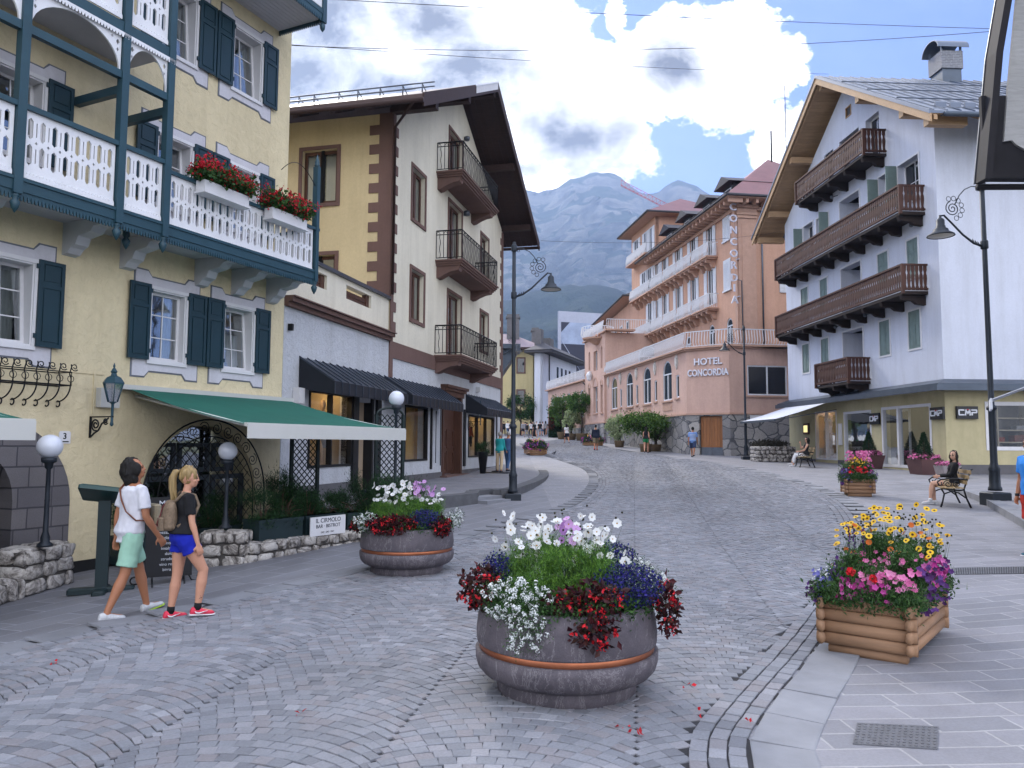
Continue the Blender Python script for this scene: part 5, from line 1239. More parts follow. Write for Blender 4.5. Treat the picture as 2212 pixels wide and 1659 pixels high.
X1=13.5; pts=[(a[0],a[2]) for a in p]+[(X1,p[-1][2]),(X1,p[0][2]+.25)]
sc_pts=[]; x=X1
zb=lambda x:p[0][2]+.12*(x-p[0][0])
while x>p[0][0]+.5: 
    sc_pts+=[(x,zb(x)-.02),(x-.1,zb(x)-.14),(x-.28,zb(x)-.24),(x-.45,zb(x)-.14),(x-.52,zb(x)-.06)]; x-=.62
mb.prism([(a,b) for a,b in pts]+sc_pts,[],lambda a,b,t:(a,13.85+t,b),0,.06); part('board_cladding',mb,m_shing,db)
mb=MB(); mb.box(c0[0]+.1,14,13.76,14.0,6.78,6.9); mb.box(c0[0]+.16,14,13.9,13.98,6.9,8.4); part('soffit',mb,m_blk,db)
mb=MB(); mb.tube([(c0[0]+.1,14.05,6.70),(14,14.05,6.75)],.06,8); part('gutter',mb,m_blk,db)
mb=MB(); mb.box(10.9,16,10.5,13.6,.2,14); part('wall',mb,m_blk,db)
# awning slice at the right edge
p0=atY(2150,880,15.2); p1=atY(2205,835,14.2)
t=thing('awning','white awning corner reaching in beside the nearest lamp post','awning',(p1[0],p1[1],p1[2])); mb=MB()
A=[(9.5,15.2,p0[2]+.1),(8.72,13.9,p0[2]+.08),(p0[0]+3.2,13.9,p0[2]+1.6),(p0[0]+3.2,15.0,p0[2]+1.6)]
mb.box8(A+[(x,y,z+.015) for x,y,z in A]); part('awning_canvas',mb,m_aww,t)
mb=MB(); mb.box8([(x+dx,y,z+dz_) for dz_ in (-.18,.02) for (x,y,z),dx in ((A[0],-.05),(A[1],-.05),(A[1],-.01),(A[0],-.01))]); part('valance',mb,m_aww,t)
# ================================================================ salmon hotel
HA=PL(10.5,46,-.1466,.989,-1);HC=PL(10.5,46,.8,-.6,1);HB=PL(12.6,44.4,.989,.1466,1)
HM=PL(14.3,48,-.1466,.989,-1);HF=PL(14.3,48,.989,.1466,1)
m_sal=Mstucco('salmon_plaster','c4a496',6,.3,.01,.06); m_sal2=Mstucco('salmon_upper','c49c86',6,.3,.01,.06); m_sals=M('salmon_trim','b3917f',.8,vs=3,va=.1); m_rub=Mrubble('ashlar_rubble',1.15,('8b8a88','6f6e70','a09c98','7d7c7e'),'55565a',.05,(1,1,1.5))
m_roofr=M('roof_red_metal','6b4348',.5,metal=.35,vs=1.2,va=.15); m_dor=M('dormer_dark','3a3a40',.7,vs=3); m_whr=M('white_rail','cfd2d8',.5,vs=3,va=.06)
hb=thing('hotel','salmon pink hotel with white iron balconies, arched windows and a rubble stone base','hotel',(10.5,46,1.2))
def archhole(u0,u1,z0,z1,n=10):
    r=(u1-u0)/2; return [(u0,z0),(u1,z0)]+arc_pts((u0+u1)/2,z1-r,r,0,pi,n)
Z1,Z2=3.66,7.62
# low block
ar=[(2.55+4.08*k,4.2+4.08*k) for k in range(4)]; sl=[(1.27+4.08*k+ (0),1.83+4.08*k) for k in range(4)]
mb=MB(); mb.prism([(0,Z1),(18.0,Z1),(18.0,Z2),(0,Z2)],[archhole(a,b,4.72,7.27) for a,b in ar]+[rect(a,b,4.8,6.2) for a,b in sl],HA.m(),-.3,0)
mb.pbox(HC,.0,2.64,Z1,Z2,-.3,0); mb.prism(rect(0,9,Z1,Z2),[rect(1.12,3.6,4.78,6.53)],HB.m(),-.3,0); part('lower_wall',mb,m_sal,hb)
mb=MB(); mb.prism(rect(0,18.0,.4,Z1),[rect(3.6,4.5,3.05,3.5),rect(11.9,12.6,3.0,3.4)],HA.m(),-.3,.05); mb.prism(rect(-.02,2.66,.4,Z1),[rect(.78,2.2,.9,3.58)],HC.m(),-.3,.05); mb.pbox(HB,0,9,.4,Z1,-.3,.05); part('stone_base',mb,m_rub,hb)
mb=MB()
for P,a,b in ((HA,-.05,18),(HC,-.05,2.69),(HB,-.05,9)): mb.pbox(P,a,b,Z1-.01,Z1+.09,-.02,.11)
for P,a,b in ((HA,0,18.1),(HC,-.05,2.7),(HB,0,9)): mb.pbox(P,a,b,Z2-.02,Z2+.08,-.3,.28); mb.pbox(P,a,b,Z2-.12,Z2-.02,-.1,.14)
for a,b in ar: mb.pbox(HA,a-.12,b+.12,4.6,4.7,0,.10); mb.pbox(HA,a-.02,b+.02,4.05,4.5,0,.03)
for a,b in sl: mb.pbox(HA,a-.08,b+.08,4.68,4.77,0,.09)
mb.pbox(HB,.95,3.75,4.66,4.76,0,.10); part('string_course',mb,m_sals,hb,split=1)
mb=MB(); mb.pbox(HC,.8,2.18,.9,3.56,-.2,-.14); 
for k in range(8): mb.pbox(HC,.82+.17*k,.82+.17*k+.155,1.75,3.54,-.14,-.11)
dr=part('door',mb,Mwood('door_oak','8a5a35',.2,.5,'z'),hb); mb=MB(); mb.pbox(HC,.8,1.48,.9,1.74,-.14,-.10);mb.pbox(HC,1.5,2.18,.9,1.74,-.14,-.10); part('kick_plate',mb,m_gut,dr)
def hw(P,u0,u1,z0,z1,cols=2,rows=1,arch=False,shut=False,par=None):
    "white framed hotel window with glossy pane; arch adds the fanlight"
    mb=MB(); f=.08; zz=z1-(u1-u0)/2 if arch else z1
    frame_ring(mb,P,u0,u1,z0,zz,f,-.12,-.04)
    for i in range(1,cols): c=u0+(u1-u0)*i/cols; mb.pbox(P,c-.04,c+.04,z0+f,zz-f,-.11,-.035)
    for j in range(1,rows): c=z0+(zz-z0)*j/rows; mb.pbox(P,u0+f,u1-f,c-.03,c+.03,-.11,-.04)
    if arch:
        r=(u1-u0)/2; o=arc_pts((u0+u1)/2,zz,r,0,pi,12)+arc_pts((u0+u1)/2,zz,r-.09,pi,0,12); mb.prism(o,[],P.m(),-.12,-.04)
    w=part('window',mb,m_whr,par or hb); q=MB()
    pts=(archhole(u0,u1,z0,z1) if arch else rect(u0,u1,z0,z1)); q.prism(pts,[],P.m(),-.105,-.09); part('pane',q,m_glop,w)
    if shut:
        L=(u1-u0)*.5
        for (a,b) in ((u0-L-.02,u0-.02),(u1+.02,u1+L+.02)):
            q=MB(); q.pbox(P,a,b,z0,z1,.02,.06)
            for k in range(9): q.pbox(P,a+.05,b-.05,z0+.1+(z1-z0-.2)*k/9,z0+.1+(z1-z0-.2)*(k+.6)/9,.06,.075)
            part('shutter',q,m_whr,w)
for a,b in ar: hw(HA,a,b,4.72,7.27,arch=True)
for a,b in sl: hw(HA,a,b,4.8,6.2,1)
hw(HB,1.12,3.6,4.78,6.53,2)
m_leafp=M('plaster_relief','c2beb8',.8,vs=9,va=.25)
for k in range(5):
    u=1.6+4.08*k if k<4 else 17.3
    mb=MB(); c=(u,7.05); mb.prism([(u,6.55),(u+.17,6.8),(u+.24,7.05),(u+.17,7.32),(u,7.52),(u-.17,7.32),(u-.24,7.05),(u-.17,6.8)],[],HA.m(),0,.06); mb.prism([(u-.1,6.8),(u+.1,6.8),(u+.12,7.3),(u-.12,7.3)],[],HA.m(),.06,.12); part('relief',mb,m_leafp,hb)
# hotel name on the chamfer
mb=MB(); m_let=M('metal_letter','b9b9c6',.5,vs=6)
text_mesh(mb,'HOTEL',lambda a,b,t:HC.at(1.38+a,.02+t,b+6.62),.56,.08,bold=True,ex=1.0); text_mesh(mb,'CONCORDIA',lambda a,b,t:HC.at(1.36+a,.02+t,b+5.96),.56,.08,bold=True,ex=.74); part('name_lettering',mb,M('name_metal','d6d6e0',.5,vs=6),hb,split=1)
mb=MB()
zs=[16.95,16.2,15.45,14.7,13.95,13.2,12.4,11.75,11.0]
HL=PL(14.3+.1,48-.6,.989,.1466,1)
for ch,z in zip('CONCORDIA',zs):
    text_mesh(mb,ch,lambda a,b,t,z=z:HF.at(-.42+a,.30+t,b+z-.25),.66,.10,bold=True)
for z in (17.2,13.6,11.2): mb.pbox(HF,-.1,.0,z,z+.04,-.1,.3); 
part('vertical_letters',mb,m_let,hb)
# balustrade of the terrace
def hrail(mb,P,u0,u1,z,h=.95,per=.17,d=.12,belly=True):
    mb.pbox(P,u0,u1,z+h-.03,z+h+.02,d-.02,d+.03); mb.pbox(P,u0,u1,z+.06,z+.10,d-.015,d+.015)
    n=max(1,int((u1-u0)/per))
    for i in range(n+1):
        u=u0+(u1-u0)*i/n
        if belly: mb.tube([P.at(u,d,z+.08),P.at(u,d+.10,z+.28),P.at(u,d+.08,z+.45),P.at(u,d,z+h-.02)],.022,4,0,False)
        else: mb.pbox(P,u-.018,u+.018,z+.08,z+h,d-.01,d+.01)
mb=MB(); hrail(mb,HA,0,17.9,Z2+.06); hrail(mb,HC,0,2.64,Z2+.06); hrail(mb,HB,0,8,Z2+.06); part('terrace_rail',mb,m_whr,hb)
mb=MB(); mb.add([HA.at(0,-.2,Z2-.1),HA.at(18,-.2,Z2-.1),HA.at(18,-5,Z2-.1),HA.at(-3,-5,Z2-.1),HB.at(9,-.2,Z2-.1)],[(0,1,2,3),(0,3,4)]); part('terrace_floor',mb,m_plg,hb)
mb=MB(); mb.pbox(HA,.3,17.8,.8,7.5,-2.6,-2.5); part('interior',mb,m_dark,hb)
# main block
EV=17.35
bays=[4.35+3.05*k for k in range(4)]
hol=[]; wins=[]
for k,u in enumerate(bays):
    wins+=[(u-.5,u+.5,14.75,17.05),(u-.5,u+.5,11.45,14.0)]
wins+=[(14.9,15.6,14.9,17.0),(14.9,15.6,11.6,13.9)]
hol=[rect(*w) for w in wins]+[archhole(.92,1.85,7.75,10.1),archhole(3.75,4.75,7.75,10.1),archhole(8,9.1,7.75,9.9)]
mb=MB(); mb.prism(rect(0,15.6,Z2,EV),hol,HM.m(),-.3,0); mb.pbox(HF,0,10,Z2,EV,-.3,0)
mb.pbox(HM,15.6,22.3,Z2,21.2,-.3,0); mb.box8([HM.at(15.6,0,Z2),HM.at(15.6,-6,Z2),HM.at(15.9,-6,Z2),HM.at(15.9,-.3,Z2),HM.at(15.6,0,21.2),HM.at(15.6,-6,21.2),HM.at(15.9,-6,21.2),HM.at(15.9,-.3,21.2)])
part('upper_wall',mb,m_sal2,hb)
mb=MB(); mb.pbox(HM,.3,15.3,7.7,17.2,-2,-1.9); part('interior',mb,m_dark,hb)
for w in wins: hw(HM,*w,cols=2,rows=1,shut=True)
for w in ((.92,1.85,7.75,10.1),(3.75,4.75,7.75,10.1),(8,9.1,7.75,9.9)): hw(HM,*w,arch=True)
for z0,z1 in ((15.3,17.15),(12.0,14.0)):   # closed shutters near the corner
    mb=MB(); mb.pbox(HM,1.0,1.53,z0,z1,.02,.07); mb.pbox(HM,1.55,2.08,z0,z1,.02,.07)
    for k in range(14): mb.pbox(HM,1.06,1.48,z0+.1+k*.125,z0+.17+k*.125,.07,.09); mb.pbox(HM,1.60,2.02,z0+.1+k*.125,z0+.17+k*.125,.07,.09)
    mb.pbox(HM,.92,2.16,z0-.12,z0-.02,0,.12); part('shutter',mb,m_whr,hb)
mb=MB(); mb.pbox(HF,.02,1.2,Z2,16.3,0,.10); mb.pbox(HM,-.02,.3,Z2,16.3,0,.08); mb.pbox(HF,.25,.95,8.2,15.9,.10,.13)
for k,(z,e) in enumerate(((16.3,.08),(16.5,.14),(16.7,.10),(16.95,.2))): mb.pbox(HF,-.02-e*.3,1.2+e*.5,z,z+.18,0,.1+e); mb.pbox(HM,-.02,.3+e*.4,z,z+.18,0,.08+e)
part('pilaster',mb,m_sals,hb)
mb=MB(); hw(HF,3.3,4.3,11.6,13.6,shut=True); mb.tube([HF.at(1.6,.1,17.3),HF.at(1.6,.1,8)],.06,5); mb.tube([HF.at(-.4,.3,12.3),HF.at(.1,.3,12.2),HF.at(.2,.15,8)],.04,5); part('drain_pipe',mb,m_gut,hb,split=1)
# balconies
for zf in (14.62,11.1):
    for k,u in enumerate(bays[:4]):
        o=MB(); o.pbox(HM,u-1.35,u+1.35,zf-.10,zf,0,.85); o.pbox(HM,u-1.25,u+1.25,zf-.2,zf-.10,0,.75); o=part('balcony',o,m_sals,hb)
        q=MB()
        for s in (-.85,0,.85): q.prism([(0,zf-.75),(.25,zf-.7),(.4,zf-.42),(.68,zf-.38),(.7,zf-.2),(0,zf-.2)],[],lambda a,b,t,u=u,s=s:HM.at(u+s+t,a,b),-.12,.12)
        part('corbel',q,m_sals,o,split=1)
        q=MB(); hrail(q,HM,u-1.33,u+1.33,zf-.03,.95,.14,.72)
        for s in (-1.33,1.33):
            for j in range(5): q.tube([HM.at(u+s,.15+j*.14,zf),HM.at(u+s*1.05,.15+j*.14,zf+.35),HM.at(u+s,.15+j*.14,zf+.92)],.02,4,0,False)
            q.pbox(HM,u+s-.02,u+s+.02,zf+.9,zf+.95,0,.75)
        part('railing',q,m_whr,o)
    o=MB(); o.pbox(HM,15.2,20.5,zf-.12,zf,0,.85); o=part('balcony',o,m_sals,hb); q=MB()
    for s in (15.6,16.8,18,19.2,20.2): q.prism([(0,zf-.75),(.25,zf-.7),(.4,zf-.42),(.68,zf-.38),(.7,zf-.12),(0,zf-.12)],[],lambda a,b,t,s=s:HM.at(s+t,a,b),-.12,.12)
    part('corbel',q,m_sals,o,split=1); q=MB(); hrail(q,HM,15.2,20.5,zf-.03,.95,.14,.72); part('railing',q,m_whr,o)
for (a,b,c,d) in ((16.3,17.3,18.3,20.4),(17.5,18.5,18.3,20.4),(20.1,21.3,18.3,20.4),(16.6,17.6,14.7,17),(18.2,19.2,14.7,17),(16.6,17.6,11.2,14)):
    q=MB(); q.pbox(HM,a-.08,b+.08,c,d+.08,0,.03); q2=MB(); frame_ring(q2,HM,a,b,c,d,.08,.03,.08); q2.pbox(HM,(a+b)/2-.04,(a+b)/2+.04,c,d,.03,.08); w=part('window',q2,m_whr,hb); q=MB(); q.pbox(HM,a,b,c,d,.0,.04); part('pane',q,m_glop,w)
    for s in ((a-.5,a-.03),(b+.03,b+.5)): q=MB(); q.pbox(HM,s[0],s[1],c,d,.02,.07); part('shutter',q,m_whr,w)
o=MB(); o.pbox(HM,16,21.5,17.95,18.08,0,.85); o=part('balcony',o,m_sals,hb); q=MB(); hrail(q,HM,16,21.5,18.0,.95,.14,.72); part('railing',q,m_whr,o)
# roofs
def hiproof(name,P,u0,u1,d0,d1,z,h,ov,mat,par,th=.16,soff=m_sals):
    a=[(u0-ov,d1+ov),(u1+ov,d1+ov),(u1+ov,d0-ov),(u0-ov,d0-ov)]; ru=min((u1-u0)/2+ov,(d1-d0)/2+ov)
    mid=[(u0-ov+ru,(d0+d1)/2),(u1+ov-ru,(d0+d1)/2)]
    if mid[0][0]>mid[1][0]: mid=[((u0+u1)/2-.01,(d0+d1)/2),((u0+u1)/2+.01,(d0+d1)/2)]
    V=[P.at(x,y,z+th) for x,y in a]+[P.at(x,y,z+th+h) for x,y in mid]
    mb=MB(); mb.add(V,[(0,1,5,4),(1,2,5),(2,3,4,5),(3,0,4)])
    r=part(name,mb,mat,par); mb=MB()
    mb.box8([P.at(x,y,z) for x,y in a]+[P.at(x,y,z+th-.01) for x,y in a]); part('eave_slab',mb,soff,r)
    mb=MB(); c=[P.at(x,y,z+th-.04) for x,y in [(a[0][0]-.05,a[0][1]+.05),(a[1][0]+.05,a[1][1]+.05),(a[2][0]+.05,a[2][1]-.05),(a[3][0]-.05,a[3][1]-.05)]]
    mb.tube(c+[c[0]],.09,6,0,False); part('gutter',mb,m_dor,r); return r
r1=hiproof('roof',HM,0,16.5,-9,0,EV,4.6,1.1,m_roofr,hb)
mb=MB()
for k in range(26): 
    u=-.9+k*.66; mb.pbox(HM,u,u+.16,EV-.28,EV,.0,.95)
for k in range(14): mb.pbox(HF,.2+k*.66,.36+k*.66,EV-.28,EV,.0,.95)
part('brackets',mb,m_sals,r1)
mb=MB(); mb.pbox(HM,-.1,15.6,EV-.5,EV-.28,0,.16); mb.pbox(HF,-.1,10,EV-.5,EV-.28,0,.16); part('frieze',mb,m_sals,r1)
for u in (2.0,5.6,9.4,13.2):
    q=MB(); q.pbox(HM,u-.75,u+.75,EV+.4,EV+1.75,-2.6,-.35); d=part('dormer',q,m_dor,r1); q=MB(); q.prism([(u-1.25,EV+1.72),(u+1.25,EV+1.72),(u,EV+2.35)],[],HM.m(),-2.9,.15); part('dormer_roof',q,m_dor,d)
    q=MB(); frame_ring(q,HM,u-.5,u+.5,EV+.65,EV+1.5,.08,-.35,-.3); part('dormer_window',q,m_whr,d)
mb=MB(); mb.tube([HM.at(1,-4,EV+4),HM.at(1,-4,EV+8.5)],.03,4); mb.tube([HM.at(3,-4,EV+4),HM.at(3,-4,EV+6.2)],.06,5); part('mast',mb,m_dor,r1)
mb=MB(); 
for h in (.35,.5): mb.tube([HM.at(-.6,.75,EV+h+.1),HM.at(16,.75,EV+h+.1)],.03,4,0,False)
part('snow_guard',mb,m_dor,r1)
r2=hiproof('tower_roof',HM,15.6,22.3,-7,0,21.1,2.6,1.0,m_roofr,hb)
# third wing, street bends
HD=PL(*HM.at(22.3,0,0)[:2],-.057,.998,-1)
mb=MB(); mb.pbox(HD,0,16,Z2,15.1,-.3,0); part('wing_wall',mb,m_sal2,hb)
hiproof('wing_roof',HD,0,16,-8,0,15.3,2.5,1.0,m_dor,hb)
for k in range(5):
    u=1.3+k*2.9; 
    for z in (11.2,8.0):
        q2=MB(); frame_ring(q2,HD,u,u+1.1,z,z+2.3,.09,.03,.08); w=part('window',q2,m_whr,hb); q=MB(); q.pbox(HD,u,u+1.1,z,z+2.3,0,.04); part('pane',q,m_glop,w)
    o=MB(); o.pbox(HD,u-.9,u+1.9,10.95,11.1,0,.9); o=part('balcony',o,m_sals,hb); q=MB(); hrail(q,HD,u-.9,u+1.9,11.05,.95,.16,.75); part('railing',q,m_whr,o)
# projecting three storey bay (street end of the low block)
HE=PL(*HA.at(18.0,0,0)[:2],-.1466,.989,-1)
tri=[(.5,1.2),(2.2,3.6),(4.7,5.4)]
mb=MB(); mb.prism(rect(0,6.7,Z1,11.2),[rect(a,b,4.6,6.9) for a,b in tri]+[archhole(.5,1.1,8.3,10.2),rect(2.2,3.5,8.3,10.0),archhole(4.7,5.3,8.3,10.2)],HE.m(),-.3,.18)
mb.box8([HE.at(-.3,.18,Z2),HE.at(0,.18,Z2),HE.at(0,-5.5,Z2),HE.at(-.3,-5.5,Z2),HE.at(-.3,.18,11.2),HE.at(0,.18,11.2),HE.at(0,-5.5,11.2),HE.at(-.3,-5.5,11.2)])
part('bay_wall',mb,m_sal,hb)
for a,b in tri: hw(HE,a,b,4.6,6.9,1 if b-a<1 else 2,2)
hw(HE,.5,1.1,8.3,10.2,1,1,arch=True); hw(HE,4.7,5.3,8.3,10.2,1,1,arch=True); hw(HE,2.2,3.5,8.3,10.0,2)
mb=MB(); mb.pbox(HE,-.3,6.8,Z1,Z1+.1,.18,.26); mb.pbox(HE,-.4,6.8,11.2,11.32,-.3,.4)
for a,b in tri: mb.pbox(HE,a-.1,b+.1,4.45,4.57,.18,.27); mb.prism(arc_pts((a+b)/2,6.9,(b-a)/2+.12,0,pi,8)+arc_pts((a+b)/2,6.9,(b-a)/2,pi,0,8),[],HE.m(),.18,.22)
part('string_courses',mb,m_sals,hb); mb=MB(); mb.pbox(HE,0,6.7,.6,Z1,-.3,.23); part('stone_base',mb,m_rub,hb)
mb=MB(); hrail(mb,HE,-.3,6.7,11.3,.9,.17,.3); 
part('roof_rail',mb,m_whr,hb)
o=MB(); c=HE.at(2.0,.2,10.6); o.lathe([(.3,-.3),(.8,0),(1.3,.12),(1.35,.25)],(c[0],c[1],10.75),14,sm=False); o=part('round_balcony',o,m_sals,hb)
q=MB(); q.lathe([(1.36,.9),(1.36,.96)],(c[0],c[1],11.0),16,cap=False)
for k in range(30): a=2*pi*k/30; q.tube([(c[0]+1.3*math.cos(a),c[1]+1.3*math.sin(a),11.0),(c[0]+1.45*math.cos(a),c[1]+1.45*math.sin(a),11.3),(c[0]+1.36*math.cos(a),c[1]+1.36*math.sin(a),11.95)],.025,4,0,False)
part('railing',q,m_whr,o)
# return wall with arched window above the terrace, facing the viewer
HR=PL(*HE.at(-.3,-5.6,0)[:2],-.989,-.1466,-1)
q2=MB(); frame_ring(q2,HR,1.2,2.9,7.9,9.3,.1,.02,.08); q2.prism(arc_pts(2.05,9.3,.85,0,pi,10)+arc_pts(2.05,9.3,.72,pi,0,10),[],HR.m(),.02,.08); q2.pbox(HR,2.0,2.1,7.9,9.3,.02,.07); w=part('window',q2,m_whr,hb)
q=MB(); q.prism(archhole(1.25,2.85,7.9,10.1),[],HR.m(),.01,.03); part('pane',q,m_glop,w)
o=MB(); o.prism([(3.4,11.28),(5.9,11.28),(5.9,11.42),(3.4,11.42)],[],HR.m(),0,.8); o=part('balcony',o,m_sals,hb)
q=MB(); hrail(q,HR,.2,5.7,11.35,.95,.15,.3,False); part('railing',q,m_whr,o)
# low arcade beyond
HG=PL(*HE.at(6.7,0,0)[:2],-.19,.98,-1)
ga=[(.9+2.3*k,2.3+2.3*k) for k in range(6)]
mb=MB(); mb.prism(rect(0,15,Z1-.2,7.75),[archhole(a,b,4.4,7.0) for a,b in ga],HG.m(),-.3,0); part('arcade_wall',mb,m_sal,hb)
for a,b in ga: hw(HG,a,b,4.4,7.0,arch=True)
mb=MB(); mb.pbox(HG,0,15,.8,Z1-.2,-.3,.05); part('stone_base',mb,m_rub,hb)
mb=MB(); mb.pbox(HG,0,15.2,7.75,7.87,-.3,.35); part('string_courses',mb,m_sals,hb)
mb=MB(); hrail(mb,HG,0,15,7.85,.95,.2,.15); part('roof_rail',mb,m_whr,hb)
mb=MB(); mb.tube([HG.at(-.05,.4,7.6),HG.at(-.05,.15,7.3),HG.at(-.05,.15,2)],.06,5); part('drain_pipe',mb,m_dor,hb)
mb=MB(); c=HE.at(4.0,.45,7.9); mb.lathe([(.03,-.45),(.2,-.3),(.28,.1),(.18,.3),(.03,.42)],c,8,sm=False); mb.tube([HE.at(4.0,.18,8.3),(c[0],c[1],c[2]+.42)],.03,4); part('wall_lantern',mb,m_whr,hb)
# low stone planter and street furniture by the base
mb=MB(); mb.pbox(HB,1.2,1.9,3.35,3.62,.06,.08); part('house_number',mb,m_white,hb)
# ================================================================ planters and flowers
m_bowl=NT('bowl_stone')
def _b(t):
    p=t.n('ShaderNodeTexCoord').outputs['Object']; n=t.noise(p,3,6,.7); f=t.noise(p,90,3,.7); w=t.noise(t.map(p,(1,1,.5)),2.2,8,.75,1.6)
    c=t.ramp(n,[(.3,lin('413d44')),(.7,lin('5c565c'))]); c=t.mix(.5,c,t.ramp(f,[(.3,(.6,)*3),(.7,(1.3,)*3)]),'MULTIPLY')
    sc_=t.ramp(w,[(.485,(0,0,0)),(.5,(.55,.55,.55)),(.515,(0,0,0))]); s2=t.ramp(t.noise(t.map(p,(3,3,.25)),2,5,.7),[(.6,(0,0,0)),(.75,(.35,)*3)])
    c=t.mix(sc_,c,lin('8d898c')); c=t.mix(s2,c,lin('77737a')); t.pbr(c,.72,0,f,.3,.004,.4)
_b(m_bowl); m_bowl=m_bowl.m
m_cop=M('copper_band','a8694c',.38,metal=.85,vs=6,va=.15); m_soil=M('soil','2a2019',1,vs=20,va=.4)
F_feath=Mleaf('feathery_green',['26461d','3b6224','55802f','6f9438']); F_stem=Mleaf('stem_green',['2c4a24','456236','5b6f48']); F_white=Mleaf('bloom_white',['cfd2d4','dcdedf','e6e6e4'],trans=.3); F_pink=Mleaf('bloom_lilac',['b98bc4','c9a0cf','a878b8']); F_eye=Mleaf('bloom_eye',['b08a1c','8a6414'])
F_bud=Mleaf('bud_dark',['23291c','332c22','3f4428']); F_aly=Mleaf('alyssum_white',['c9cfd0','dfe2e2'],trans=.2); F_red=Mleaf('begonia_red',['8c0c18','b81626','d3202c'],trans=.15); F_mar=Mleaf('begonia_leaf',['1c0a10','2f0f18','45161c','24200f']); F_lob=Mleaf('lobelia_blue',['15153f','202060','36308a','0f1a24']); F_grn=Mleaf('leaf_green',['1f3a1c','2c4c22','41642e'])
F_mag=Mleaf('petunia_magenta',['7c1458','a02a7c','b84f98','c572ac']); F_pur=Mleaf('petunia_purple',['32103c','48205c','623a82','3a1e52']); F_vio=Mleaf('violet_blue',['55549a','6c6cb0','8886c0']); F_yel=Mleaf('daisy_yellow',['c79a10','dab020','e2bc38']); F_yeye=Mleaf('daisy_eye',['3c2410','5a3414']); F_ora=Mleaf('marigold_orange',['b8541a','c8702a']); F_pnk=Mleaf('bloom_pink',['b04a80','c96a9c','d68cb4'])
def A(*r): return np.array(r,float)
def trail(c,R,z,n,k):  # helper: points spilling over a rim
    return c
def round_planter(loc,s,label,kind,seed):
    global RNG; RNG=np.random.default_rng(seed)
    t=thing('stone_planter',label,'planter',loc,0,'round stone planters with copper bands'); 
    mb=MB(); mb.lathe([(.50,-.02),(.545,.0),(.55,.10),(.54,.118),(.60,.13),(.66,.16),(.70,.205),(.717,.265),(.719,.33),(.705,.335),(.688,.337)],(0,0,0),64,cap=False); mb.lathe([(.688,.383),(.703,.386),(.708,.40),(.712,.47),(.70,.58),(.675,.675),(.655,.69),(.62,.69),(.60,.67),(.59,.60)],(0,0,0),64,cap=False); part('bowl',mb,m_bowl,t,local=True)
    mb=MB(); mb.lathe([(.686,.335),(.689,.34),(.689,.38),(.686,.385)],(0,0,0),64,cap=False); part('copper_band',mb,m_cop,t,local=True)
    mb=MB(); mb.lathe([(.60,.625),(.3,.66),(.001,.67)],(0,0,0),24,cap=False); part('soil',mb,m_soil,t,local=True)
    # feathery cosmos foliage
    mb=MB(); n=26000; cen=clumps(n,(-.02,.06,.84),(.54,.42,.29),60,.05,.5); cen=cen[cen[:,2]>.62]; d=rnd_dirs(len(cen),.9); blades(mb,cen,d,RNG.uniform(.03,.075,len(cen)),.0026)
    m=260; b=blob(m,(-.02,.10,.75),(.42,.32,.1)); top=b+np.column_stack([b[:,0]*.35+RNG.normal(size=m)*.04,RNG.normal(size=m)*.05,RNG.uniform(.22,.52,m)]); blades(mb,b,top-b,np.linalg.norm(top-b,axis=1)*1.08,.0035,1)
    a=RNG.uniform(0,2*pi,5200); r=RNG.uniform(.42,.72,5200); P=np.column_stack([r*np.cos(a),r*np.sin(a),.70+RNG.normal(size=5200)*.05+.10*(.7-r)]); leaf_quads(mb,P,.032,2,.5,.3); part('foliage',mb,[F_feath,F_stem,F_grn],t,local=True)
    # cosmos flowers: mostly white, a few lilac
    mb=MB(); k=92; idx=RNG.choice(m,k,replace=False); tp=top[idx]+A(0,0,.04); tp[:,2]=np.clip(tp[:,2],.9,1.30)+RNG.uniform(-.02,.06,k); N=rnd_dirs(k,.5)+A(0,-1.0,.2)
    pk=(tp[:,0]>(-.05 if kind==1 else .05))&(tp[:,0]<(.16 if kind==1 else .6))&(tp[:,2]>1.12)&(RNG.uniform(size=k)<(.5 if kind==1 else .9))
    for sel,mi in ((~pk,0),(pk,2)): 
        if sel.any(): flowers(mb,tp[sel],N[sel],RNG.uniform(.03,.050,sel.sum()),7,.80,.28,mi,1,.17)
    bd=top[RNG.choice(m,90,replace=False)]+A(0,0,.05)+RNG.normal(size=(90,3))*.03; 
    for q in bd: mb.ball(tuple(q),.010,6,3)
    part('cosmos_blooms',mb,[F_white,F_eye,F_pink,F_bud],t,local=True)
    # alyssum
    mb=MB()
    def aly(c,r,nc,front,zmin):
        P=blob(nc,c,r); rr=np.hypot(P[:,0],P[:,1]); over=rr>.62; P[over,2]-= (rr[over]-.62)*0
        for p in P:
            r0=math.hypot(p[0],p[1])
            if r0<.70 and p[2]<.72: f=.735/max(r0,.1); p[0]*=f;p[1]*=f
            if p[2]<zmin: continue
            q=p+rnd_dirs(12,.2)*.016; flowers(mb,q,(q-p)+A(0,-.004,.006),.0085,4,.6,.1,0); 
        L=P[RNG.integers(0,len(P),len(P)*14)]+RNG.normal(size=(len(P)*14,3))*.03; leaf_quads(mb,L,.02,1,.35,.2)
    if kind==1: aly((-.40,-.52,.78),(.28,.18,.16),120,1,.4); aly((-.34,-.68,.60),(.17,.05,.17),48,1,.44); aly((.60,.22,.83),(.22,.30,.14),90,0,.6); aly((.80,-.02,.72),(.09,.2,.12),30,0,.5)
    else: aly((-.56,-.36,.80),(.20,.20,.14),90,1,.5); aly((.72,.0,.82),(.14,.22,.15),60,0,.5)
    part('alyssum',mb,[F_aly,F_grn],t,local=True)
    mb=MB()
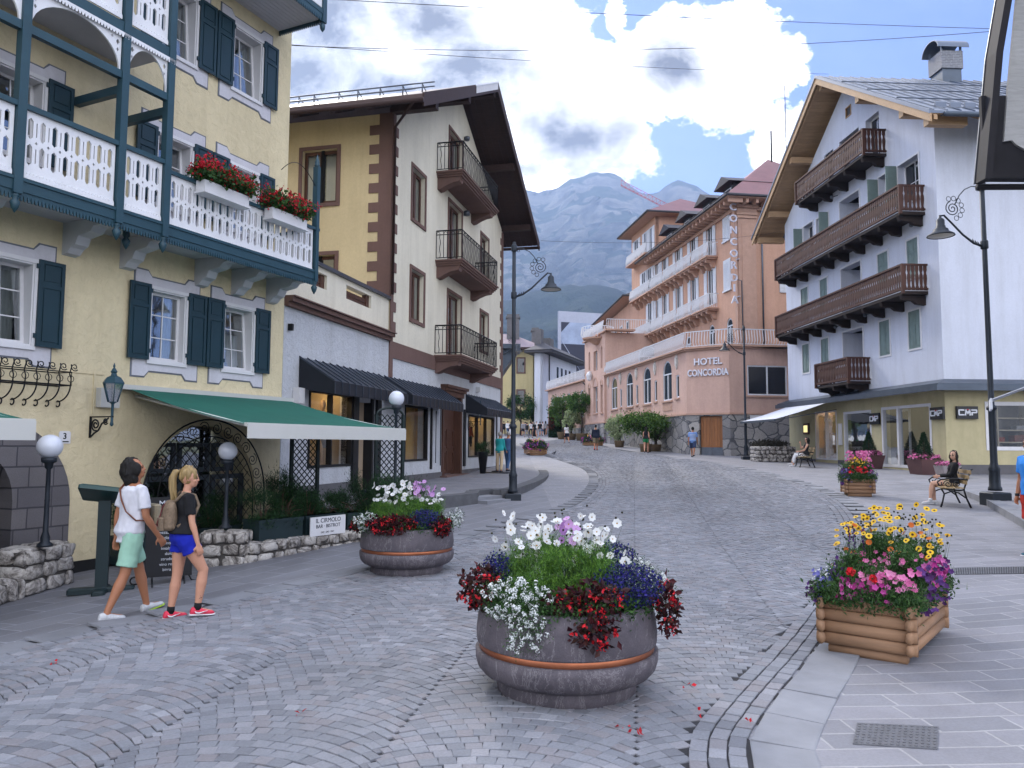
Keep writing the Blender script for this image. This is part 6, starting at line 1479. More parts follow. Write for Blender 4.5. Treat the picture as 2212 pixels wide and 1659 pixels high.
    def beg(c,r,n):
        P=blob(n*9,c,r); 
        rr=np.hypot(P[:,0],P[:,1]); f=np.where((rr<.72)&(P[:,2]<.70),.745/np.maximum(rr,.2),1); P[:,0]*=f; P[:,1]*=f
        leaf_quads(mb,P,.055,1,.6,-.2); Q=P[RNG.choice(len(P),n,replace=False)]+A(0,-.02,.0); Q4=np.repeat(Q,5,0)+RNG.normal(size=(n*5,3))*.009; leaf_quads(mb,Q4,.027,0,.75,-.5)
    if kind==1: beg((-.68,-.12,.80),(.18,.27,.17),44); beg((.12,-.58,.80),(.30,.14,.13),34); beg((.14,-.70,.60),(.20,.05,.13),17); beg((.74,-.30,.70),(.10,.2,.22),26)
    else: beg((-.15,-.58,.78),(.40,.14,.13),95); beg((.55,-.42,.74),(.16,.15,.16),35); beg((-.74,-.2,.72),(.10,.2,.10),26)
    part('begonias',mb,[F_red,F_mar],t,local=True)
    mb=MB()
    def lob(c,r,n): P=blob(n,c,r); P=P[P[:,2]>.64]; leaf_quads(mb,P,.021,0,.8,.2); blades(mb,P[::3],rnd_dirs(len(P[::3]),.8),.05,.0025,1)
    if kind==1: lob((.45,-.25,.84),(.30,.28,.17),3200); lob((.42,.3,.98),(.2,.15,.13),900); lob((-.55,.0,.93),(.12,.12,.13),700)
    else: lob((.30,-.38,.82),(.25,.2,.16),2200)
    part('lobelia',mb,[F_lob,F_grn],t,local=True)
    t.scale=(s,s,s); return t
round_planter((.425,6.02,g(.435,6)),.965,'nearest round stone planter with copper band, white cosmos and red begonias',1,11)
round_planter((-1.50,11.22,g(-1.5,11)),.94,'further round stone planter with copper band, by the bistro wall',2,12)
# ---- log planters
m_log=Mwood('log_timber','8f6f55',.26,.7,'x',9); m_logy=Mwood('log_timber_side','8f6f55',.26,.6,'y',9)
def log_planter(loc,rz,w,l,h,label,seed,kind,nl=4,sc_=1.0):
    "front face along local x (width w), length l toward +y"
    global RNG; RNG=np.random.default_rng(seed)
    t=thing('log_planter',label,'planter',loc,rz,'log planters full of bright flowers'); f=.09; r=(h-f)/nl/2
    mb=MB(); ms=MB()
    for k in range(nl):
        z=f+r*(2*k+1)
        for y in (0,l): mb.tube([(-w/2-.05,y,z),(w/2+.05,y,z)],[r*1.02]*2,12,0,True,flat=.62)
        for x in (-w/2,w/2): ms.tube([(x,-.07,z+.0),(x,l+.07,z)],[r*.98]*2,12,0,True,flat=.62)
    part('log_end',mb,m_log,t,local=True,split=1); part('log_side',ms,m_logy,t,local=True,split=1)
    for y in (.06,l-.06):
        mb=MB(); mb.tube([(-w/2+.04,y,.05),(w/2-.04,y,.05)],.055,10); part('foot',mb,m_log,t,local=True)
    mb=MB(); mb.box(-w/2+.03,w/2-.03,.03,l-.03,h-.09,h-.05); part('soil',mb,m_soil,t,local=True)
    def region(n,x0,x1,y0,y1,z0,z1): return np.column_stack([RNG.uniform(x0,x1,n)*w,RNG.uniform(y0,y1,n)*l,h+RNG.uniform(z0,z1,n)*1.0])
    S=sc_; mb=MB(); 
    dome=lambda P:P
    n=int(15000*w*l); P=clumps(n,(0,l*.5,h+.16*S),(w*.62,l*.56,.34*S),52,.055,.35); P=P[P[:,2]>h-.10]; e=int(3200*(w+l)); s_=RNG.integers(0,4,e); q=RNG.uniform(-.5,.5,e); ex=np.where(s_<2,np.where(s_==0,-1,1)*(w*.5+.02),q*w*1.1); ey=np.where(s_<2,l*(.5+q*1.1),np.where(s_==2,-.03,l+.03)); P=np.concatenate([P,np.column_stack([ex,ey,np.full(e,h+.03)])+RNG.normal(size=(e,3))*A(.045,.045,.055)]); leaf_quads(mb,P,.038,0,.45,.5); blades(mb,P[::2],rnd_dirs(len(P[::2]),1.6),.085,.0028,1)
    part('greenery',mb,[F_grn,F_stem],t,local=True)
    # tall daisies at the back half
    if kind==1:
        mb=MB(); k=200; B=np.column_stack([RNG.uniform(-.55,.55,k)*w,l*RNG.uniform(.35,1.02,k),np.full(k,h+.1)]); hh=.34+.24*(1-((B[:,0]/w)/.6)**2)+RNG.normal(size=k)*.05-.10*(B[:,1]<l*.6); T=B+np.column_stack([B[:,0]*.18,RNG.normal(size=k)*.03,hh*S]); blades(mb,B,T-B,np.linalg.norm(T-B,axis=1),.0035,0)
        N=rnd_dirs(k,1)*.5+A(0,-.8,.7); y=np.arange(k)<72; flowers(mb,T[y],N[y],RNG.uniform(.024,.034,y.sum()),10,.85,.12,1,2,.36)
        for q in T[~y]: mb.ball(tuple(q),.0105,6,3)
        o=T[(np.arange(k)>72)&(np.arange(k)<92)]-A(0,.08,.15); flowers(mb,o,rnd_dirs(len(o),1)+A(0,-1,.5),.03,8,.8,.2,4)
        for sx in (-.26,-.14,-.22): 
            for q in range(26): mb.ball((sx*w*1.5+RNG.normal()*.007,l*.45,h+.22+q*.014),.011,5,5)
        part('tall_daisies',mb,[F_stem,F_yel,F_yeye,F_bud,F_ora,F_pur],t,local=True)
    mb=MB()
    def pet(n,x0,x1,y0,y1,z0,z1,mi,r=.034,dirn=(0,-1,.5),pe=5):
        if kind==1: n=int(n*2.1); r*=.84
        P=region(n,x0,x1,y0,y1,z0,z1); D=rnd_dirs(n)*.45+A(*dirn)+np.column_stack([P[:,0]/w*.9,np.zeros(n),np.zeros(n)]); flowers(mb,P,D,RNG.uniform(.7,1.15,n)*r,pe,.70,.42,mi)
    if kind==1:
        pet(46,-.30,.30,-.08,.10,.0,.16,0); pet(34,-.05,.55,-.04,.2,.12,.26,1,.036); pet(26,-.62,-.42,-.06,.3,-.04,.22,3,.028); pet(26,-.68,-.5,-.05,.25,-.04,.1,2,.03); pet(40,.50,.70,.1,.8,-.10,.3,2,.036); pet(30,.5,.66,.3,.9,.1,.3,0); pet(30,-.3,.5,.15,.6,.2,.36,1,.03); pet(14,-.5,-.3,.1,.4,.15,.3,2)
        for (x,y,z) in ((-.15,.0,.24),(.12,-.02,.2),(-.2,.3,.3)):
            q=A(x*w,y*l,h+z)+rnd_dirs(26,.5)*.028; flowers(mb,q,rnd_dirs(26,.5)+A(0,-.6,.3),.017,5,.8,.2,4)
        pet(30,-.66,-.45,.0,.5,.1,.22,5,.012)
    elif kind==2:
        pet(90,-.62,-.35,-.1,.9,-.18,.25,2,.04); pet(60,-.6,-.3,-.1,.6,-.1,.25,3,.03); pet(70,.35,.66,-.1,.9,-.2,.2,6,.035); pet(55,-.4,.3,-.1,.5,.15,.32,4,.035); pet(120,-.4,.5,.2,1,.45,.7,1,.035); pet(60,-.3,.4,0,.8,.3,.55,7,.024); pet(60,.3,.6,0,1,.0,.4,0,.032)
    else:
        pet(170,-.7,.7,-.15,1,-.15,.32,2,.05); pet(110,-.68,.68,-.15,1,-.1,.3,0,.045); pet(22,-.35,.35,0,.8,.35,.6,7,.035); pet(40,-.3,.35,0,.8,.3,.5,1,.04)
    part('petunias',mb,[F_mag,F_pnk,F_pur,F_vio,F_red,F_white,Mleaf('bloom_mauve',['6c6c88','857aa0','5c5070']),F_yel],t,local=True)
    return t
a=Vector(hit(1797,1421)); b=Vector(hit(1945,1432)); c=Vector(hit(2027,1360)); d=(b-a); 
e=c-b; rzp=math.atan2(e.y,e.x)-pi/2+.03; ll=e.length; print('LOG',a,b,c,d.length,ll,rzp)
mid=(a+b)/2; yv=Vector((-math.sin(rzp),math.cos(rzp),0)); mid=mid+yv*.02
log_planter((mid.x,mid.y,mid.z),rzp,.72,1.35,.50,'large log planter in the foreground with yellow daisies and magenta petunias',21,1)
p=hit(1860,1074); log_planter((p[0],p[1]+.05,p[2]),-.25,.64,.62,.46,'smaller log planter beside the bench, crowned with pink and red flowers',22,2,4)
p=hit(1162,984); log_planter((p[0],p[1],p[2]),.2,.95,1.3,.42,'distant log planter of purple petunias left of the road bend',23,3,3)
p=hit(1284,965); log_planter((p[0]+.1,p[1]+1.2,p[2]),.1,1.3,.9,.4,'low planter of red flowers at the foot of the salmon hotel',24,3,3)
# ---- rust coloured pots with conifers
m_rust=M('rust_steel','5d4242',.6,metal=.2,vs=3,va=.12); m_con=Mleaf('conifer_green',['0f2414','18331c','234428'])
def rust_pot(px_,rz,label,s=1.0,tree=True,seed=31,mat=None):
    global RNG; RNG=np.random.default_rng(seed)
    u_=WM.px(px_,1000,.85)[0]; loc=WM.at(u_,.85,0); loc=(loc[0],loc[1],g(loc[0],loc[1]))
    t=thing('flower_pot',label,'planter',loc,rz,'tapered pots by the sports shop'); mb=MB(); P=[]
    for z,r in ((0,.34),(.55,.44)): P+=[(-r,-r,z),(r,-r,z),(r,r,z),(-r,r,z)]
    mb.box8(P); part('pot',mb,mat or m_rust,t,local=True); mb=MB(); 
    if tree:
        n=5200; h=RNG.uniform(0,1,n)**1.5; a=RNG.uniform(0,2*pi,n); r=(.34*(1-h)+.03)*(1+.12*np.sin(a*5+h*9))*np.sqrt(RNG.uniform(.4,1,n)); leaf_quads(mb,np.column_stack([r*np.cos(a),r*np.sin(a),.55+h*.95]),.05,0,.35,.4)
        mb.tube([(0,0,.5),(0,0,1.2)],.03,5,1); part('conifer',mb,[m_con,m_brw],t,local=True); mb=MB()
    P=blob(700,(0,0,.60),(.56,.5,.13)); leaf_quads(mb,P,.06,1,.6,.3); q=P[::3]; flowers(mb,q+A(0,-.02,.03),rnd_dirs(len(q),.4)+A(0,-.7,.3),.045,5,.8,.3,0); part('petunias',mb,[F_pnk,F_grn],t,local=True); t.scale=(s,s,s); return t
rust_pot(1997,.15,'rust coloured pot with conifer and pink flowers before the shop door',1.0)
rust_pot(1878,.1,'rust coloured pot with conifer beside the sports shop window',1.0,seed=32)
rust_pot(2046,.0,'pale grey pot of pink flowers behind the seated woman',.72,False,33,M('pot_grey','8a8284',.8,vs=4))
# ---- bistro terrace: rubble walls, globe lamps, troughs with dwarf pine
m_mort=M('mortar','4d4a48',.95,vs=8,va=.25,bsc=30,bs=.5); 
def _s(t):
    p=t.pos(); r=t.n('ShaderNodeNewGeometry').outputs['Random Per Island']; n=t.noise(p,4,7,.75,1.0); f=t.noise(p,26,5,.7)
    c=t.ramp(n,[(.36,lin('3e3a37')),(.46,lin('8f8a86')),(.56,lin('c6c2bd')),(.68,lin('aaa6a2'))]); c=t.mix(.5,c,t.ramp(r,[(0,(.65,.63,.6)),(1,(1.15,1.15,1.15))]),'MULTIPLY'); c=t.mix(.5,c,t.ramp(f,[(.3,(.65,)*3),(.7,(1.2,)*3)]),'MULTIPLY')
    t.pbr(c,.85,0,t.math('ADD',n,f),.7,.03,.3)
m_bould=NT('limestone_boulder'); _s(m_bould); m_bould=m_bould.m
def boulder_wall(A0,B0,z0,z1,th,label,seed,size=.27,name='rubble_wall',top=True):
    R_=np.random.default_rng(seed); A0=Vector((*A0,0));B0=Vector((*B0,0)); t=(B0-A0); L=t.length; t.normalize(); n=Vector((t.y,-t.x,0))
    root=thing(name,label,'wall',(A0.x,A0.y,z0)); mb=MB(); 
    def q(u,d,z): return tuple(A0+t*u+n*d)[:2]+(z,)
    mb.box8([q(.02,-th,z0-.2),q(L-.02,-th,z0-.2),q(L-.02,-.012,z0-.2),q(.02,-.012,z0-.2),q(.02,-th,z1-.03),q(L-.02,-th,z1-.03),q(L-.02,-.012,z1-.03),q(.02,-.012,z1-.03)]); part('mortar',mb,m_mort,root)
    mb=MB(); rows=max(1,int(round((z1-z0)/(size*.8)))); rh=(z1-z0)/rows
    def stone(c,ax,rx,ry,rz_):
        V=[];F=[]; nu,nv=12,8; sd=R_.uniform(0,100)
        for i in range(nv+1):
            for j in range(nu):
                ph=pi*i/nv-pi/2; tt=2*pi*j/nu; x=math.cos(ph)*math.cos(tt); y=math.cos(ph)*math.sin(tt); z=math.sin(ph)
                e=.5; sg=lambda v:math.copysign(abs(v)**e,v); k=1+.30*mn.noise(Vector((x*1.6+sd,y*1.6,z*1.6)))+.10*mn.noise(Vector((x*5+sd,y*5,z*5)))
                V.append((sg(x)*rx*k,sg(y)*ry*k,sg(z)*rz_*k))
        for i in range(nv):
            for j in range(nu): F.append((i*nu+j,i*nu+(j+1)%nu,(i+1)*nu+(j+1)%nu,(i+1)*nu+j))
        V=[tuple(c[k]+ax[0][k]*v[0]+ax[1][k]*v[1]+ax[2][k]*v[2] for k in range(3)) for v in V]; mb.add(V,F,0,True)
    zv=Vector((0,0,1))
    for (O,T,N,LL) in ((A0,t,n,L),(B0,-n,t,th),(A0-n*th,n,-t,th)):
        for r in range(rows):
            u=0
            while u<LL-.04:
                w=min(size*R_.uniform(.7,1.5),LL-u)
                if LL-u-w<.1: w=LL-u
                c=O+T*(u+w/2)-N*.035; zc=z0+rh*(r+.5)+R_.uniform(-.012,.012); stone((c.x,c.y,zc),(T,N,zv),w*.46,.075,rh*.455); u+=w
    if top:
        u=0
        while u<L-.03:
            w=min(size*R_.uniform(.9,1.6),L-u); w=L-u if L-u-w<.1 else w
            c=A0+t*(u+w/2)-n*th/2; stone((c.x,c.y,z1-.03),(t,n,zv),w*.47,th*.46,.05); u+=w
    part('stones',mb,m_bould,root); return root
boulder_wall((-6.38,10.25),(-6.33,11.28),-.19,.42,.5,'upper block of pale rubble stones under the nearest globe lamp',41,.30,'stone_pier')
boulder_wall((-6.42,8.3),(-6.38,10.24),-.2,.07,.5,'low rubble wall cut by the left edge of the photo',42,.26)
boulder_wall((-4.78,11.98),(-4.12,12.08),-.08,.47,.42,'rubble stone pier carrying the globe lamp by the arched window',43,.24,'stone_pier')
boulder_wall((-4.08,12.10),(-2.62,14.2),-.03,.28,.40,'long low rubble wall under the green troughs',44,.22)
m_globe=M('opal_glass','c6cbd6',.25,vs=1,va=.03,spec=.6); 
def globe_lamp(loc,h,r,label,base=True):
    t=thing('globe_lamp',label,'lamp',loc,0,'opal globe lamps on dark posts'); mb=MB()
    mb.lathe([(.10,0),(.10,.03),(.055,.07),(.06,.12),(.035,.2),(.03,.6),(.034,.62),(.03,.64),(.028,h-.16),(.05,h-.14),(.055,h-.08),(.095,h-.06),(.10,h)],(0,0,0),14); part('post',mb,m_lamp,t,local=True)
    mb=MB(); mb.ball((0,0,h+r*.93),r,24); part('globe',mb,m_globe,t,local=True); return t
globe_lamp((-6.32,10.55,.44),1.20,.163,'nearest white globe lamp, on the stone block at the left edge')
globe_lamp((-4.60,12.5,.48),1.10,.15,'white globe lamp between the arched window and the ponytailed woman')
globe_lamp((-2.22,14.75,.42),2.16,.15,'taller globe lamp among dark pines in front of the shop windows')
m_dwarf=Mleaf('dwarf_pine',['0d1f12','16301a','214222','345a2c'])
def pine_tuft(mb,c,r,n,L=.06,k=14,mi=0):
    C=clumps(n,c,r,k,(r[0]+r[2])*.10,.4); b=np.repeat(C,3,0)+RNG.normal(size=(len(C)*3,3))*.004; blades(mb,b,rnd_dirs(len(b),1.1),L,.0035,mi)
    for _ in range(10):
        p=blob(1,c,r)[0]; mb.tube([(c[0],c[1],c[2]-r[2]),tuple((p+np.array(c))/2-[0,0,.02]),tuple(p)],[.012,.008,.004],4,1)
m_trough=M('trough_green','14262a',.6,vs=3,va=.15)
def trough(A0,B0,z,label,seed,w=.42,h=.34,tuft=.28,group='green troughs of dwarf pine'):
    global RNG; RNG=np.random.default_rng(seed); A0=Vector((*A0,0));B0=Vector((*B0,0)); t=(B0-A0);L=t.length; rz=math.atan2(t.y,t.x)
    o=thing('plant_trough',label,'planter',(A0.x,A0.y,z),rz,group); mb=MB(); mb.box(0,L,0,w,0,h); mb.box(-.01,L+.01,-.012,w+.012,h-.05,h); part('trough',mb,m_trough,o,local=True)
    mb=MB(); n=max(1,int(L/.35))
    for i in range(n): pine_tuft(mb,(L*(i+.5)/n,w/2,h+tuft*.45),(L/n*.75,w*.6,tuft*(.8+.5*RNG.random())),1500,.055,10)
    part('dwarf_pine',mb,[m_dwarf,m_brw],o,local=True); return o
trough((-4.02,12.40),(-3.52,13.12),.26,'green pine trough next to the stone pier, left of the bistro sign',51,h=.36)
tr2=trough((-3.48,13.18),(-3.0,13.90),.26,'green pine trough carrying the white bistro sign',52,h=.36)
trough((-2.95,13.98),(-2.55,14.55),.26,'green pine trough right of the bistro sign, behind the round planter',53,h=.34)
trough((-6.75,8.3),(-6.72,10.1),.08,'dark green pine trough at the left edge of the photo',54,w=.4,h=.42,tuft=.30)
trough((-6.2,12.4),(-5.0,14.4),-.1,'dark planting trough below the arched window',55,w=.35,h=.45,tuft=.35)
# bistro sign
tdir=Vector((-3.0+3.48,13.90-13.18,0)).normalized(); sb=Vector((-3.44,13.13,.36)); 
sn=Vector((tdir.y,-tdir.x,0)); SB=PL(sb.x+sn.x*.05,sb.y+sn.y*.05,tdir.x,tdir.y,1)
mb=MB(); mb.pbox(SB,0,.80,.28,.60,0,.02); so_=solo('bistro_sign',mb,m_white,'white bar and bistro sign half hidden by dwarf pine','sign')
mb=MB(); text_mesh(mb,'IL CIRMOLO',lambda a,b,t:SB.at(.40+a,.021+t,b+.50),.105,.003,ex=1.0); text_mesh(mb,'BAR · BISTROT',lambda a,b,t:SB.at(.40+a,.021+t,b+.41),.085,.003)
for k in range(3): mb.tube([SB.at(.27+k*.11+.035*math.cos(q),.024,.335+.012*math.sin(q*2)) for q in [j*.5 for j in range(12)]],.003,4)
part('lettering',mb,M('sign_ink','1c2430',.6),so_)
# lattice screens with pines
m_latt=M('lattice_green','10201f',.6,vs=4)
def trellis(loc,rz,w,h,label):
    t=thing('trellis',label,'trellis',loc,rz,'dark green lattice screens'); mb=MB(); 
    for x in (-w/2,w/2): mb.box(x-.03,x+.03,-.03,.03,0,h)
    mb.box(-w/2,w/2,-.025,.025,.4,.45); mb.tube([(w/2*math.cos(a),0,h-.02+.16*math.sin(a)) for a in [pi*k/10 for k in range(11)]],.025,5); part('frame',mb,m_latt,t,local=True)
    mb=MB(); n=int((h+w)/.13)
    for k in range(-n,n):
        for s in (-1,1):
            x0=k*.13; pts=[]
            for i in range(60):
                z=.45+(h-.45)*i/59; x=x0+s*(z-.45)
                if abs(x)<w/2-.02: pts.append((x,s*.008,z))
            if len(pts)>1: mb.tube([pts[0],pts[-1]],.012,4,0,False)
    part('lattice',mb,m_latt,t,local=True)
    mb=MB(); mb.box(-w/2-.05,w/2+.05,.05,.45,-.1,.4); part('box',mb,m_trough,t,local=True); return t
trellis((-4.1,15.3,.45),.9,.62,1.75,'lattice screen at the house corner beside the lit window'); trellis((-2.52,15.9,.5),.75,.66,1.95,'lattice screen behind the tall globe lamp')
def pine_pot(loc,s,label,seed):
    global RNG; RNG=np.random.default_rng(seed); t=thing('potted_pine',label,'potted plant',loc,0,'dark dwarf pines in pots by the shop terrace'); mb=MB(); mb.lathe([(.20,0),(.26,.32),(.28,.34),(.28,.38),(.24,.38)],(0,0,0),14); part('pot',mb,m_trough,t,local=True)
    mb=MB()
    for k in range(9):
        a=RNG.uniform(0,2*pi); r=RNG.uniform(.05,.42); c=(r*math.cos(a),r*math.sin(a),RNG.uniform(.5,1.0)-r*.3); mb.tube([(0,0,.3),(c[0]*.5,c[1]*.5,.5),(c[0],c[1],c[2])],[.02,.015,.008],5,1)
        b=np.array(c)+RNG.normal(size=(500,3))*A(.07,.07,.12); blades(mb,b,rnd_dirs(500,1.6)+A(c[0],c[1],0),.08,.004,0)
    part('pine',mb,[m_dwarf,m_brw],t,local=True); t.scale=(s,s,s)
pine_pot((-4.35,14.7,.15),1.15,'dark pine in a pot before the lattice screen at the house corner',61); pine_pot((-2.15,14.3,.1),1.1,'dark pine at the foot of the tall globe lamp',62); pine_pot((-2.75,14.9,.15),1.1,'dark pine just left of the tall globe lamp',63)
# tall black pot by the portal
mb=MB(); c=CR.at(7.75,.75,0); z=terr(c[0],c[1]); t=thing('tall_pot','tall black tapered pot with green shrub by the brown portal','potted plant',(c[0],c[1],z)); mb.lathe([(.11,.0),(.2,.8),(.22,.82),(.2,.84)],(0,0,0),14); part('pot',mb,m_blkf,t,local=True); mb=MB(); pine_tuft(mb,(0,0,1.0),(.3,.3,.3),1500,.07); part('shrub',mb,[m_dwarf,m_brw],t,local=True)
c=CR.at(8.4,1.15,0); z=terr(c[0],c[1]); mb=MB(); mb.box(-.55,.55,-.4,.4,0,.02,M=Matrix.Translation((c[0],c[1],z+.004))@Matrix.Rotation(-.23,4,'Z')); solo('door_mat',mb,m_blkf,'dark door mat on the terrace near the portal','mat')
c=CR.at(8.9,1.0,0); mb=MB(); mb.lathe([(.2,0),(.2,.05),(.03,.07),(.03,2.3)],(c[0],c[1],terr(c[0],c[1])),8); solo('awning_post',mb,m_blkf,'black post with pale foot holding the terrace end awning','post')
# ---- menu lectern and chalkboard
t=thing('menu_stand','dark green wooden menu lectern beside the walking man','menu stand',(-5.45,10.4,g(-5.45,10.4)),.35); mb=MB(); mb.box(-.075,.075,-.05,.05,.08,1.22); part('post',mb,m_trough,t,local=True)
mb=MB(); mb.bbox(-.40,.40,-.07,.07,0,.08,.02); mb.bbox(-.08,.08,-.3,.3,0,.07,.02); part('foot',mb,m_trough,t,local=True)
Mx=Matrix.Translation((.06,0,1.30))@Matrix.Rotation(-.42,4,'X')@Matrix.Rotation(.14,4,'Y'); mb=MB(); mb.bbox(-.36,.36,-.24,.24,-.04,.03,.02,M=Mx); ds=part('desk',mb,M('menu_green','1d3f3e',.4,vs=3),t,local=True); mb=MB(); mb.box(-.10,.32,-.19,.19,.031,.034,M=Mx); part('menu_sheet',mb,m_white,ds,local=True)
t=thing('chalkboard','black chalkboard menu on curled iron feet behind the couple','chalkboard',(-4.72,10.75,g(-4.72,10.75)),.45); mb=MB(); mb.box(-.30,.30,-.02,.02,.10,1.18); part('board',mb,M('slate_black','0e1016',.6,vs=4,va=.3),t,local=True)
mb=MB(); R_=np.random.default_rng(5); z=1.08
text_mesh(mb,'MENU',lambda a,b,tt:(a,-.021-tt,b+1.06),.11,.002)
for r,tx in enumerate(('primi piatti','canederli 14','casunziei 15','secondi','spezzatino 20','tagliere 18','contorni','insalata 8','dolci','strudel 7','vino rosso','birra 6')): text_mesh(mb,tx,lambda a,b,tt,r=r:(a,-.021-tt,b+.97-r*.072),.056,.002)
part('chalk_writing',mb,M('chalk','b9bcc4',.9,vs=30,va=.2),t,local=True)
mb=MB(); 
for s in (-1,1): mb.tube([(s*.25,0,.12),(s*.3,0,.03),(s*.42,0,.015)]+[(s*(.42+.05*math.sin(q)),0,.065-.05*math.cos(q)) for q in [k*.5 for k in range(10)]],.012,5); mb.tube([(s*.2,-.25,.01),(s*.2,0,.1),(s*.2,.25,.01)],.012,5)
part('iron_feet',mb,m_iron,t,local=True)
# ---- benches
m_slat=Mwood('bench_slat','8f7a58',.15,.5,'y',10)
def bench(loc,rz,label):
    "local: sits facing -x, length along y"
    t=thing('bench',label,'bench',loc,rz,'park benches with iron sides and timber slats'); L=1.45
    for i,y in enumerate((-L/2+.1,L/2-.1)):
        mb=MB(); mb.tube([(-.28,y,0),(-.24,y,.12),(-.20,y,.30),(-.26,y,.42)],[.022,.018,.018,.02],6); mb.tube([(.32,y,0),(.24,y,.2),(.19,y,.40),(.26,y,.62),(.34,y,.84),(.38,y,.86)],[.022,.02,.02,.018,.018,.012],6)
        mb.tube([(-.26,y,.42),(-.1,y,.40),(.1,y,.38),(.2,y,.40)],.018,6); mb.tube([(-.20,y,.30),(-.05,y,.36),(.08,y,.33),(.22,y,.22)],.015,6)
        mb.tube([(.26,y,.62),(.1,y,.64),(-.1,y,.64),(-.26,y,.62),(-.33,y,.56),(-.30,y,.49),(-.24,y,.50),(-.25,y,.56)],.018,6); mb.tube(spiral((-.12,.52),.02,.09,0,1.5,lambda a,b,y=y:(a,y,b)),.011,5); mb.tube(spiral((.06,.52),.02,.08,2,1.5,lambda a,b,y=y:(a,y,b)),.010,5)
        part('iron_side',mb,m_iron,t,local=True)
    mb=MB()
    for k in range(5): mb.bbox(-.27+k*.095,-.195+k*.095,-L/2,L/2,.425-.008*k*0,.448,.006)
    part('seat',mb,m_slat,t,local=True); mb=MB()
    for k in range(3): x=.235+k*.042; z=.52+k*.115; mb.box(x-.012,x+.012,-L/2,L/2,z,z+.085)
    part('backrest',mb,m_slat,t,local=True); return t
p=hit(2052,1092); BN=bench((p[0],p[1],p[2]),-.36,'bench of the woman in black, near the kerb and the nearest lamp')
p2=hit(1738,1009); B2=dup(BN,(p2[0],p2[1],p2[2]),-.22,'further bench in front of the boutique awning')
# ---- manhole, grate, petals, pigeon
m_mh=M('cast_iron','6d6e72',.5,metal=.5,vs=12,va=.2,bsc=60,bs=.5); 
def ground_rect(pts): return [hit(*q) for q in pts]
q=ground_rect([(1842,1610),(2025,1622),(2027,1573),(1852,1565)]); mb=MB(); mb.box8([(x,y,z+.0) for x,y,z in q]+[(x,y,z+.012) for x,y,z in q])
a_,b_,c_,d_=[Vector(v) for v in q]
for i in range(14):
    for j in range(8):
        u=(i+.5)/14; v=(j+.5)/8; P=(a_*(1-u)+b_*u)*(1-v)+(d_*(1-u)+c_*u)*v
        if (i+j)%2: e=(b_-a_)*.018+(d_-a_)*.03; e2=(b_-a_)*.018-(d_-a_)*.03
        else: e=(b_-a_)*.02; e2=(d_-a_)*.04
        mb.box8([tuple(P+w_+Vector((0,0,h_))) for h_ in (.012,.016) for w_ in (-e,-e2,e,e2)])
mh=solo('manhole_cover',mb,m_mh,'square cast iron access cover in the near right paving','manhole cover')
q=ground_rect([(2062,1243),(2216,1240),(2216,1225),(2060,1228)]); a_,b_,c_,d_=[Vector(v) for v in q]; mb=MB(); mb.box8([(x,y,z-.002) for x,y,z in q]+[(x,y,z+.008) for x,y,z in q],0)
for i in range(30): u=(i+.2)/30; u2=(i+.75)/30; mb.box8([tuple(p_+Vector((0,0,h_))) for h_ in (.0085,.014) for p_ in (a_.lerp(b_,u),a_.lerp(b_,u2),d_.lerp(c_,u2),d_.lerp(c_,u))],1)
solo('drain_grate',mb,[m_blkf,m_mh],'slotted drain grate in the paving right of the large log planter','drain grate')
R_=np.random.default_rng(9); mb=MB()
for (x,y) in ((645,1552),(1512,1552),(1363,1585),(1340,1578),(1620,1570),(120,1438),(1390,1600),(1480,1490)):
    p=hit(x,y); C=np.array([[p[0],p[1],p[2]+.035]]*3)+R_.normal(size=(3,3))*[.02,.02,.004]; leaf_quads(mb,C,.04,0,.6,-.1)
props(solo('fallen_petals',mb,F_red),None,None,None,'stuff')
p=hit(1386*1.0,1137) ; p=hit((1200+588/3.16)/1.1573,(900+748/3.16)/1.1573)
mb=MB(); mb.ball((p[0],p[1],p[2]+.11),.07,10,0,.06); mb.tube([(p[0]+.05,p[1],p[2]+.13),(p[0]+.08,p[1],p[2]+.2)],[.035,.022],8); mb.ball((p[0]+.09,p[1],p[2]+.215),.028,8); mb.tube([(p[0]-.05,p[1],p[2]+.1),(p[0]-.17,p[1],p[2]+.07)],[.04,.012],6); mb.tube([(p[0],p[1]-.02,p[2]),(p[0],p[1]-.02,p[2]+.08)],.006,4); mb.tube([(p[0]+.02,p[1]+.02,p[2]),(p[0]+.01,p[1]+.02,p[2]+.08)],.006,4); solo('pigeon',mb,M('pigeon_grey','3a3c44',.7,vs=20),'small dark pigeon walking on the cobbles by the road bend','pigeon')
# ---- overhead cables
def cable(P0,Y0,P1,Y1,sag,label):
    a=Vector(atY(*P0,Y0)); b=Vector(atY(*P1,Y1)); mb=MB(); mb.tube([tuple(a.lerp(b,k/24)-Vector((0,0,sag*4*(k/24)*(1-k/24)))) for k in range(25)],.007,4,0,False)
    solo('overhead_cable',mb,m_iron,label,'cable',group='thin cables over the street')
cable((705,-2),14,(2140,62),17,.05,'highest cable crossing the sky from the left eaves'); cable((618,98),16.2,(2140,68),16,.25,'middle cable, sagging slightly, over the cream roof'); cable((618,96),16.2,(1790,160),30,.1,'cable running down to the white house ridge'); cable((1168,520),30,(1690,500),42,.3,'low cable from the cream eaves to the hotel front')
